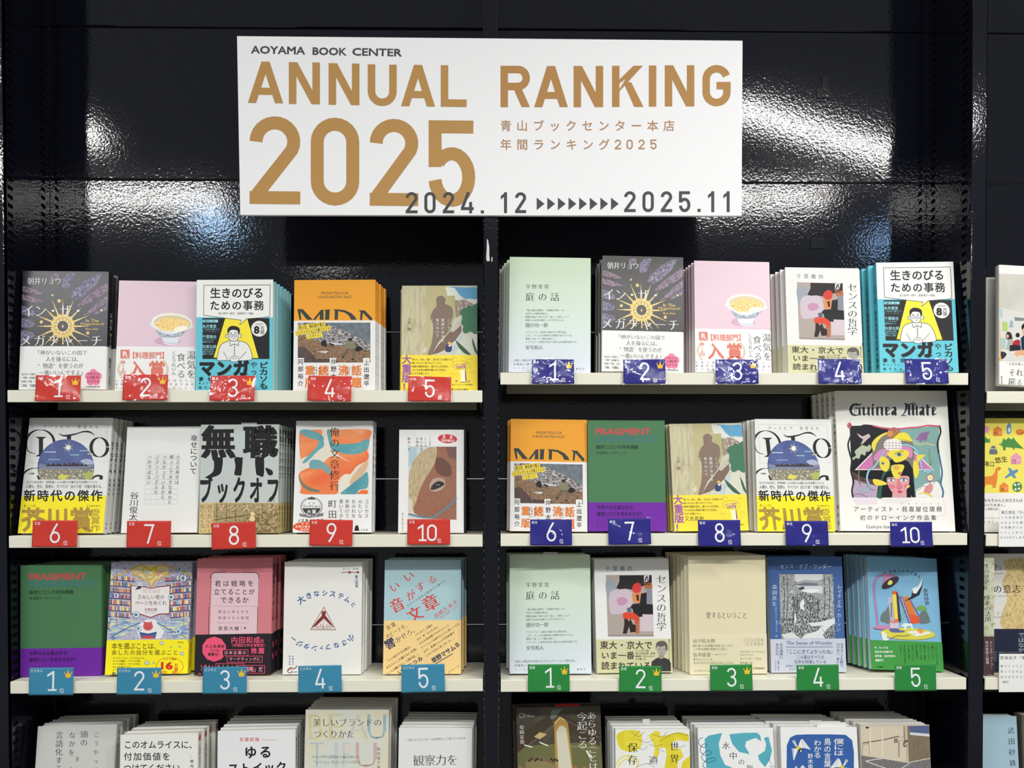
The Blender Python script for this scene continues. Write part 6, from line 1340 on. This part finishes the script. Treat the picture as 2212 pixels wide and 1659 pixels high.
# ------------------------------------------------------------------ right-hand bay, cut by the picture edge
def a_class(A):
    A.rect(380, 100, 1500, 1390, (228, 226, 222)); A.poly([(428, 150), (2000, 210), (2000, 1090), (505, 1075)], TEX('pale_classroom', [(.4, (190, 186, 176)), (.6, (206, 202, 194))], 10, 3))
    o = (224, 168, 60)
    A.poly([(426, 150), (442, 151), (503, 1075), (456, 1072), (452, 1038), (486, 1040)], o)
    A.L('A Kindness That Harms', 300, 330, 590, 350, o, 0, rot=86.5); A.L('Kazuhisa Toba & Ichiko Uemoto', 160, 440, 700, 462, INK, .0, rot=86.5)
    A.poly([(470, 510), (742, 560), (742, 1080), (505, 1075)], (206, 206, 200))
    A.poly([(508, 655), (570, 665), (570, 765), (515, 760)], (170, 196, 110)); A.poly([(600, 640), (625, 655), (628, 720), (580, 720)], (150, 166, 170)); A.poly([(640, 610), (742, 620), (742, 650), (645, 650)], (120, 130, 130)); A.poly([(480, 520), (515, 525), (516, 620), (490, 620)], (170, 190, 190))
    A.rect(495, 830, 550, 950, (160, 190, 190)); A.poly([(552, 830), (556, 780), (580, 765), (610, 790), (618, 850), (590, 860)], (46, 38, 38), sm=True); A.ell(568, 812, 14, 22, (206, 160, 130)); A.poly([(560, 920), (575, 850), (620, 846), (640, 890), (610, 960), (560, 950)], (166, 164, 156), sm=True)
    A.ell(675, 800, 22, 25, (40, 34, 34)); A.poly([(620, 900), (640, 860), (680, 848), (706, 870), (700, 910), (640, 912)], (176, 36, 50), sm=True); A.poly([(700, 830), (720, 830), (715, 950), (700, 950)], (120, 180, 190)); A.poly([(714, 720), (726, 690), (760, 670), (760, 780), (735, 770)], (34, 30, 32), sm=True); A.ell(742, 765, 18, 40, (212, 164, 132)); A.poly([(710, 830), (742, 800), (760, 960), (716, 960)], (36, 40, 56))
    A.poly([(590, 970), (590, 910), (640, 900), (706, 912), (706, 960)], (40, 34, 40), sm=False); A.poly([(503, 1045), (550, 980), (742, 960), (742, 1080), (505, 1075)], (206, 204, 200)); A.poly([(500, 975), (545, 985), (556, 1010), (520, 1050), (502, 1045)], (50, 50, 56), sm=True)
    A.poly([(632, 1022), (650, 980), (690, 965), (760, 960), (760, 1015), (700, 1010), (670, 1030), (650, 1005)], (216, 164, 120), sm=True)
    A.H('“人生を楽しむコツ”', 552, 1092, 860, 1120, INK, 0, rot=2); A.H('それが', 582, 1158, 806, 1236, DK, 0, .012, rot=2); A.H('困る', 582, 1262, 720, 1342, DK, 0, .012, rot=2); A.line([(586, 1258), (648, 1262), (644, 1344), (582, 1340)], 3, DK, True); A.L('AKAAKA', 452, 1276, 562, 1294, DK, .01, rot=88)
place('classphoto', 'T1', 'large photo book with a classroom picture', 'in the right-hand bay', 2140.3, 2400, 594, 2158.3, 2405, Yb=.005, t=.012, n=0, spine='L', jc=(228, 226, 222), kind='g', art=a_class, fr=FQ, lean=6, roll=3.2)
place('greyback', 'T1', 'plain pale grey book', 'behind the classroom photo book', 2128.4, 2330, 601, 2127.5, 2330, Yb=.046, t=.016, n=0, spine='L', jc=(196, 194, 188), lean=3, roll=0)
def a_animals(A):
    A.rect(1890, 230, 2600, 812, (232, 218, 96)); o, b, g, p = (226, 132, 52), (92, 140, 178), (74, 136, 70), (226, 150, 172)
    def house(x, y, c, s=1): A.poly([(x-36*s, y+38*s), (x-34*s, y-12*s), (x, y-40*s), (x+36*s, y-14*s), (x+36*s, y+38*s)], c); A.line([(x-20*s, y+38*s), (x-20*s, y+14*s), (x-11*s, y+6*s), (x-4*s, y+14*s), (x-4*s, y+38*s)], 4, INK); [A.ell(x+14*s+9*i, y+4+9*j, 3, 3, WH, n=6) for i in (0, 1) for j in (0, 1)]
    house(2004, 330, o); house(2148, 545, p, 1.15); house(2054, 768, o); A.poly([(1890, 300), (1925, 285), (1940, 310), (1936, 345), (1890, 345)], p); A.poly([(1900, 390), (1915, 375), (1930, 395), (1944, 385), (1948, 420), (1900, 420)], g)
    A.poly([(2078, 290), (2092, 268), (2108, 275), (2112, 310), (2108, 345), (2082, 352), (2076, 320)], b, sm=True); A.ell(2096, 320, 9, 20, WH); A.ell(2180, 338, 34, 24, o); A.line(arc(2180, 332, 26, 18, 10, 130), 4, INK)
    A.poly([(2014, 430), (2040, 420), (2050, 385), (2070, 400), (2090, 378), (2110, 396), (2130, 380), (2150, 410), (2170, 430), (2212, 470), (2180, 465), (2140, 460), (2135, 480), (2120, 460), (2070, 455), (2066, 482), (2050, 480), (2046, 452)], g); A.ell(2030, 430, 4, 4, WH, n=8)
    A.poly([(1940, 500), (1950, 462), (1965, 444), (1985, 450), (2000, 480), (2004, 502), (1970, 512)], (106, 110, 116), sm=True); [A.ell(x, 466+(x-1960)*.15, 5, 5, WH, n=8) for x in (1955, 1972, 1988)]; [A.ell(x, 508, 6, 6, (106, 110, 116), n=8) for x in (1950, 1975, 1996)]
    A.poly([(1890, 690), (1960, 680), (1985, 650), (1990, 620), (2015, 608), (2034, 620), (2020, 636), (2006, 640), (2004, 700), (1990, 772), (1965, 772), (1965, 748), (1915, 746), (1905, 772), (1890, 772)], o); A.ell(2022, 622, 4, 4, INK, n=8)
    A.poly([(2060, 690), (2100, 655), (2085, 620), (2100, 615), (2125, 640), (2160, 625), (2166, 645), (2135, 665), (2150, 695), (2135, 700), (2112, 675), (2070, 700)], b); A.ell(2158, 765, 38, 40, (80, 130, 80)); [A.ell(x, y, 9, 9, WH, n=10) for x, y in ((2142, 750), (2170, 745), (2145, 785), (2172, 780))]
    A.H('滝口', 1900, 566, 1980, 606, DK, .01, rot=3); A.H('悠生', 1984, 530, 2082, 576, DK, .01, rot=-7)
def b_animals(A):
    A.H('ももちゃんとお父さんは', 1900, 856, 2200, 884, INK, .01); A.H('川べりを歩く。', 1890, 896, 2080, 920, INK, .01); A.H('ない瞬間を描く', 1890, 930, 2024, 948, INK, .0); A.H('ンタケシ', 1896, 1028, 2010, 1052, INK, 0); A.H('誰もできなかった', 1890, 1002, 2020, 1016, INK, 0)
place('animals', 'T2', 'yellow book with drawn houses and animals', 'in the right-hand bay', 2120, 2300, 906, 2116, 2300, Yb=.028, t=.016, n=0, spine='L', jc=(232, 218, 96), bc=(228, 226, 222), bt=1065, art=a_animals, band=b_animals, fr=FH, lean=6, roll=0)
def a_grass(A):
    A.rect(1890, 60, 2700, 660, (214, 212, 206)); A.poly([(2060, 110), (2230, 90), (2400, 110), (2400, 660), (2040, 640), (2080, 400), (2040, 300), (2070, 200)], TEX('gold_grass_print', [(.35, (176, 138, 60)), (.5, (214, 196, 146)), (.62, (190, 156, 84))], 150, 6, stretch=(1.5, 1.5, .8)), sm=True)
    A.H('歴史Ⅰ', 1930, 140, 2056, 192, DK, .0, .014); A.L("de la sexualite", 1930, 200, 2056, 218, (110, 106, 100), 0); A.H('への意志', 1900, 302, 2186, 366, DK, .01, .014); A.L('te de savoir', 1926, 378, 2086, 394, (110, 106, 100), 0)
    A.H('・フーコー', 1964, 510, 2114, 534, DK, 0, .01); A.L('FOUCAULT', 1964, 545, 2062, 562, (110, 106, 100), 0); A.H('訳', 1966, 595, 1990, 615, DK, 0)
    A.rect(1976, 645, 2700, 985, (32, 38, 60)); A.VT('ではなか', 2166, 672, 2214, 830, (180, 184, 194), 0)
    for i in range(4): A.H('性・告解から今日に至る', 1984, 822+i*20, 2160, 834+i*20, (150, 154, 166), 0)
place('grass', 'T3', 'book with gold grass print and dark blue lower part', 'in the right-hand bay', 2118, 2310, 1199, 2116, 2308, Yb=.036, t=.020, n=0, spine='L', jc=(214, 212, 206), art=a_grass, fr=FL, lean=6, roll=0)
def a_spine2(A):
    A.rect(1880, 90, 1990, 700, TEX('mossy_cover_print', [(.3, (150, 164, 120)), (.5, (200, 204, 180)), (.7, (176, 160, 120))], 110, 5)); A.poly([(1880, 704), (1990, 704), (1990, 1040), (1880, 1040)], (80, 56, 60))
    A.VT('性の歴史Ⅱ　快楽の活用', 1898, 135, 1946, 590, DK, .0, .01, rot=-2.2); A.VT('ミシェル・フーコー', 1946, 738, 1968, 960, (214, 206, 204), 0, rot=-1.5); A.VT('性の実践と倫理', 1912, 738, 1936, 920, (214, 206, 204), 0, rot=-1.5); A.H('新潮社', 1930, 1002, 1972, 1018, (214, 206, 204), 0)
place('slimspine', 'T3', 'slim mossy book with brown foot', 'in front of the gold grass book', 2120, 2138.2, 1207, 2124.8, 2147.2, Yb=.012, t=.020, n=0, spine='L', jc=(186, 188, 160), art=a_spine2, fr=FL, lean=3, roll=1.6)
def a_takeda(A):
    A.VT('武田砂鉄', 2092, 312, 2142, 650, INK, 0, .01, rot=-3)
place('takeda', 'T4', 'pale blue book with small black vertical lettering', 'lowest in the right-hand bay', 2122, 2201, 1550, 2119, 2207, Yb=.020, t=.022, n=0, spine='L', jc=(158, 186, 200), art=a_takeda, fr=FP, lean=5, roll=0)
place('darkneighbour', 'T4', 'dark-covered book', 'beside the pale blue book, lowest in the right-hand bay', 2212, 2390, 1546, 2216, 2394, Yb=.028, t=.024, n=0, spine='L', jc=(96, 92, 84), lean=4, roll=0)

# sales slips and tabs that stick out of some books
def slips(look, lst):
    for o in [o for o in COL.objects if o.parent is None and str(o.get('label', '')).startswith(look)]:
        w, h = o['_w'], o['_h']
        for x0, x1, y, up, col in lst: slip(o, x0*w, x1*w, y, h, up, col)
WS = (226, 225, 220)
slips('white book with birds', [(.50, .88, .006, .007, WS)])
slips('dark photo-cover', [(.46, .76, .005, .0035, (200, 50, 50))])
slips('grey book with huge', [(.5, .7, .006, .004, WS)])
slips('third copy back of the yellow-paint', [(.46, .56, .006, .006, WS)])
slips('second copy back of the bird book', [(.5, .66, .006, .005, WS)])
slips('pale green book with small grey lettering, above the green', [(.42, .6, .007, .0045, WS)])
# ------------------------------------------------------------------ cards
def card(num, crown, word, col, colname, px, py, wpx, hpx, shelf_, tilt, rot, seed, amp, under):
    zs = ZS[shelf_]; rn = random.Random(seed)
    S = FOC/D0; wd, ht = wpx/S, hpx/S
    c = P(px, py, -.0045)
    tl = math.radians(tilt)
    R = Matrix.Rotation(-tl, 4, 'X') @ Matrix.Rotation(math.radians(rot), 4, 'Y')
    # the card leans on the lip: its plane passes just in front of the top edge of the lip
    dz = c[2]-(zs+.0)
    yy = -.0034+dz*math.tan(tl)-amp
    low = c[2]-ht/2-.002-(zs-.0196)
    m = Matrix.Translation((c[0], yy, c[2])) @ R
    r = empty('rank_card', m)
    tag(r, '%s card with a white %s%s, %s' % (colname, num, ' and gold crown' if crown else '', under), 'card', 'numbered ranking cards on the shelf edges')
    ph = [rn.uniform(0, 6.28) for _ in range(4)]; k1, k2 = rn.uniform(1.0, 2.2), rn.uniform(1.5, 3.2)
    def wav(u, v): return amp*(.6*math.sin(k1*u/wd*3.1+ph[0])*math.sin(k2*v/ht*1.6+ph[1])+.4*math.sin(u/wd*5.5+v/ht*4.4+ph[2]))
    def sheet(w_, h_, off, mat, name, nx=26, ny=16, th=0):
        V = [(-w_/2+w_*i/nx, 0, -h_/2+h_*j/ny) for j in range(ny+1) for i in range(nx+1)]
        V = [(x, wav(x, z)+off, z) for x, y, z in V]
        n0 = len(V)
        F = [(j*(nx+1)+i, j*(nx+1)+i+1, (j+1)*(nx+1)+i+1, (j+1)*(nx+1)+i) for j in range(ny) for i in range(nx)]
        if th:
            V += [(x, y+th, z) for x, y, z in V]; F += [tuple(n0+q for q in f[::-1]) for f in F]
            ed = [(i, i+1) for i in range(nx)]+[(nx+j*(nx+1), nx+(j+1)*(nx+1)) for j in range(ny)]+[(ny*(nx+1)+i+1, ny*(nx+1)+i) for i in range(nx)][::-1]+[((j+1)*(nx+1), j*(nx+1)) for j in range(ny)][::-1]
            F += [(b, a, a+n0, b+n0) for a, b in ed]
        return link(name, mesh(name, V, F, [mat], smooth=True), r)
    sheet(wd, ht, 0, M(col, 'card'), 'card_face', th=.00025)
    sheet(wd+.0028, ht+.0028, -.0004, CLEAR(*((.0050, 42) if amp > .0008 else (.0015, 60))), 'laminate')
    A = Art((0, 0, 1), None, lambda u, v: ((u-50)/100*wd, (28.5-v)/57*ht), y0=-.00012, kind='card')
    c_ = (226, 226, 228)
    a = 31.0 if len(num) == 1 else 30
    k = .27
    if len(num) == 1: din(A, num, 39 if num != '1' else 36, 7, 62, 48.5, 4.1, c_)
    else: din(A, '1', 20, 12, 42, 49, 4.2, c_); din(A, '0', 46, 12, 69, 49, 4.2, c_)
    if num == '1': A.rect(43, 44.8, 63, 48.5, c_)
    if len(num) > 1: A.rect(27, 45.2, 45, 49, c_)
    A.H('位', 69.5, 43, 80, 53, c_, 0)
    A.H(word, 4, 3.5, 4+6.6*len(word), 9.5, c_, .01)
    if crown:
        y = (238, 190, 50); x0, y0 = 80, 5
        A.poly([(x0+.5, y0+6), (x0+4.3, y0+9.5), (x0+8, y0+2), (x0+11.7, y0+9.5), (x0+15.5, y0+6), (x0+13.2, y0+16), (x0+2.8, y0+16)], y)
        for x, yy_ in ((.5, 5.2), (8, 1.4), (15.5, 5.2)): A.ell(x0+x, y0+yy_, 1.5, 1.5, y, n=10)
        A.line([(x0+3.2, y0+13.2), (x0+12.8, y0+13.2)], .7, (200, 140, 30))
    me = A.mesh('card_print'); bm = bmesh.new(); bm.from_mesh(me)
    for _ in range(4):                                   # fine enough to follow the curl of the card
        ed = [e for e in bm.edges if e.calc_length() > .0032]
        if not ed: break
        bmesh.ops.triangulate(bm, faces=[f for f in bm.faces if len(f.verts) > 3])
        bmesh.ops.subdivide_edges(bm, edges=[e for e in bm.edges if e.calc_length() > .0032], cuts=1)
    for v in bm.verts: v.co.y += wav(v.co.x, v.co.z)
    bm.to_mesh(me); bm.free()
    link('card_print', me, r)
RED, NAVY, TEA, GRN = (196, 52, 40), (34, 32, 120), (54, 130, 162), (36, 128, 56)
BK = {'L1': ('below the stained-glass cover', 'below the pink bowl book', 'below the teal comic-cover book', 'below the orange book', 'below the alley-painting book'),
      'L2': ('below the globe book', 'below the manuscript-grid book', 'below the black brush-lettering book', 'below the orange and teal paint book', 'below the horse book'),
      'L3': ('below the green and purple book', 'below the library book', 'below the salmon book', 'below the red triangle book', 'below the pale blue and apricot book'),
      'R1': ('below the pale green book', 'below the stained-glass cover', 'below the pink bowl book', 'below the abstract painting book', 'below the teal comic-cover book'),
      'R2': ('below the orange book', 'below the green and purple book', 'below the alley-painting book', 'below the globe book', 'below the blackletter art book'),
      'R3': ('below the pale green book', 'below the abstract painting book', 'below the cream book', 'below the forest engraving book', 'below the pink lamp book')}
CD = [('L1', '文芸', RED, 'red', 1, [(124.5, 838.5, 95, 56, 0), (313.5, 836.5, 95, 56, 0), (502, 838.5, 95, 55, 0), (712, 839, 93, 55, 1), (928, 840, 92, 54, 1)]),
      ('L2', '文芸', RED, 'red', 6, [(117.5, 1153, 95, 57, 0), (321, 1154, 94, 57, 0), (504.5, 1157, 94, 57, -2), (715, 1151, 92, 56, 1), (926, 1149, 92, 55, 0)]),
      ('L3', 'ビジネス', TEA, 'blue-green', 1, [(110, 1472, 94, 58, 0), (300, 1471.5, 94, 57, 0), (485, 1469.5, 94, 57, 0), (691, 1467, 93, 58, -1), (914, 1465.5, 93, 60, -1)]),
      ('R1', '総合', NAVY, 'navy', 1, [(1194.5, 802.5, 91, 54, 0), (1392, 802.5, 91, 54, 0), (1592, 802.5, 92, 54, 0), (1813.5, 802, 93, 55, 0), (2002, 802, 93, 55, 0)]),
      ('R2', '総合', NAVY, 'navy', 6, [(1190.5, 1150, 90, 56, 0), (1360, 1148, 92, 56, -1), (1554, 1151.5, 92, 57, 0), (1743, 1152, 93, 54, 0), (1969, 1154, 92, 54, 0)]),
      ('R3', '思想', GRN, 'green', 1, [(1185.5, 1465, 90, 59, -.5), (1383.5, 1467, 92, 56, .5), (1580, 1464, 92, 56, -.5), (1767, 1464, 92, 56, -.5), (1978, 1464, 90, 57, -.5)])]
sd = 0
for sh, word, col, cn, n0, L in CD:
    for i, (x, y, w_, h_, ro) in enumerate(L):
        sd += 1
        top = sh in ('L1', 'R1')
        amp = .0010 if top or sh == 'R2' else .0005
        if sh == 'R1': amp = .0012
        card(str(n0+i), (sh in ('L1', 'R1', 'L3', 'R3')) and i < 3, word, col, cn, x, y, w_, h_, sh, {'L1': 8, 'R1': 9, 'R2': 8, 'L2': 5}.get(sh, 3), ro, sd, amp, BK[sh][i])

# white review cards hanging over the right-hand shelf edges
def review(px0, py0, px1, py1, fr, lines, label, sh):
    Y = -.004
    a, b = P(px0, py1, Y), P(px1, py0, Y); w_, h_ = b[0]-a[0], b[2]-a[2]
    r = empty('review_card', Matrix.Translation((a[0], Y, a[2]))); tag(r, label, 'card')
    box('card_face', 0, w_, 0, .0006, 0, h_, M((228, 227, 224), 'p'), r)
    A = Art(fr, None, lambda x, y: (P(x, y, Y)[0]-a[0], P(x, y, Y)[2]-a[2]), y0=-.00005, clip=(.0003, w_-.0003, .0003, h_-.0003))
    for t, x0, y0, x1, y1, wt in lines: A.H(t, x0, y0, x1, y1, INK, wt)
    link('card_print', A.mesh('card_print'), r)
review(2157.5, 1099.6, 2290, 1181, FH, [('滝口悠生『たのしい', 2032, 952, 2290, 976, .008), ('この本自体が「いま', 2032, 994, 2290, 1014, 0), ('なるような事態なの', 2030, 1034, 2290, 1054, 0), ('る体験がいかに奇跡', 2030, 1072, 2290, 1092, 0), ('いうことがつぶさに', 2026, 1112, 2290, 1132, 0), ('さぶられてしまう。', 2024, 1150, 2240, 1170, 0)], 'white review card with black lettering below the yellow animal book', 'T2')
review(2158, 1412, 2290, 1495, FL, [('宮地尚子『傷つき', 2026, 858, 2290, 884, .008), ('傷つくってどういう', 2028, 926, 2290, 946, 0), ('思って立ち止まって', 2028, 968, 2290, 988, 0), ('分のかたわらにある', 2028, 1010, 2290, 1030, 0), ('（植本）', 2028, 1050, 2106, 1070, 0)], 'white review card with black lettering below the gold grass book', 'T3')
bpy.data.objects.remove(_fo)


for _o in COL.objects:
    for _k in ('_h', '_w', '_t'):
        if _k in _o: del _o[_k]
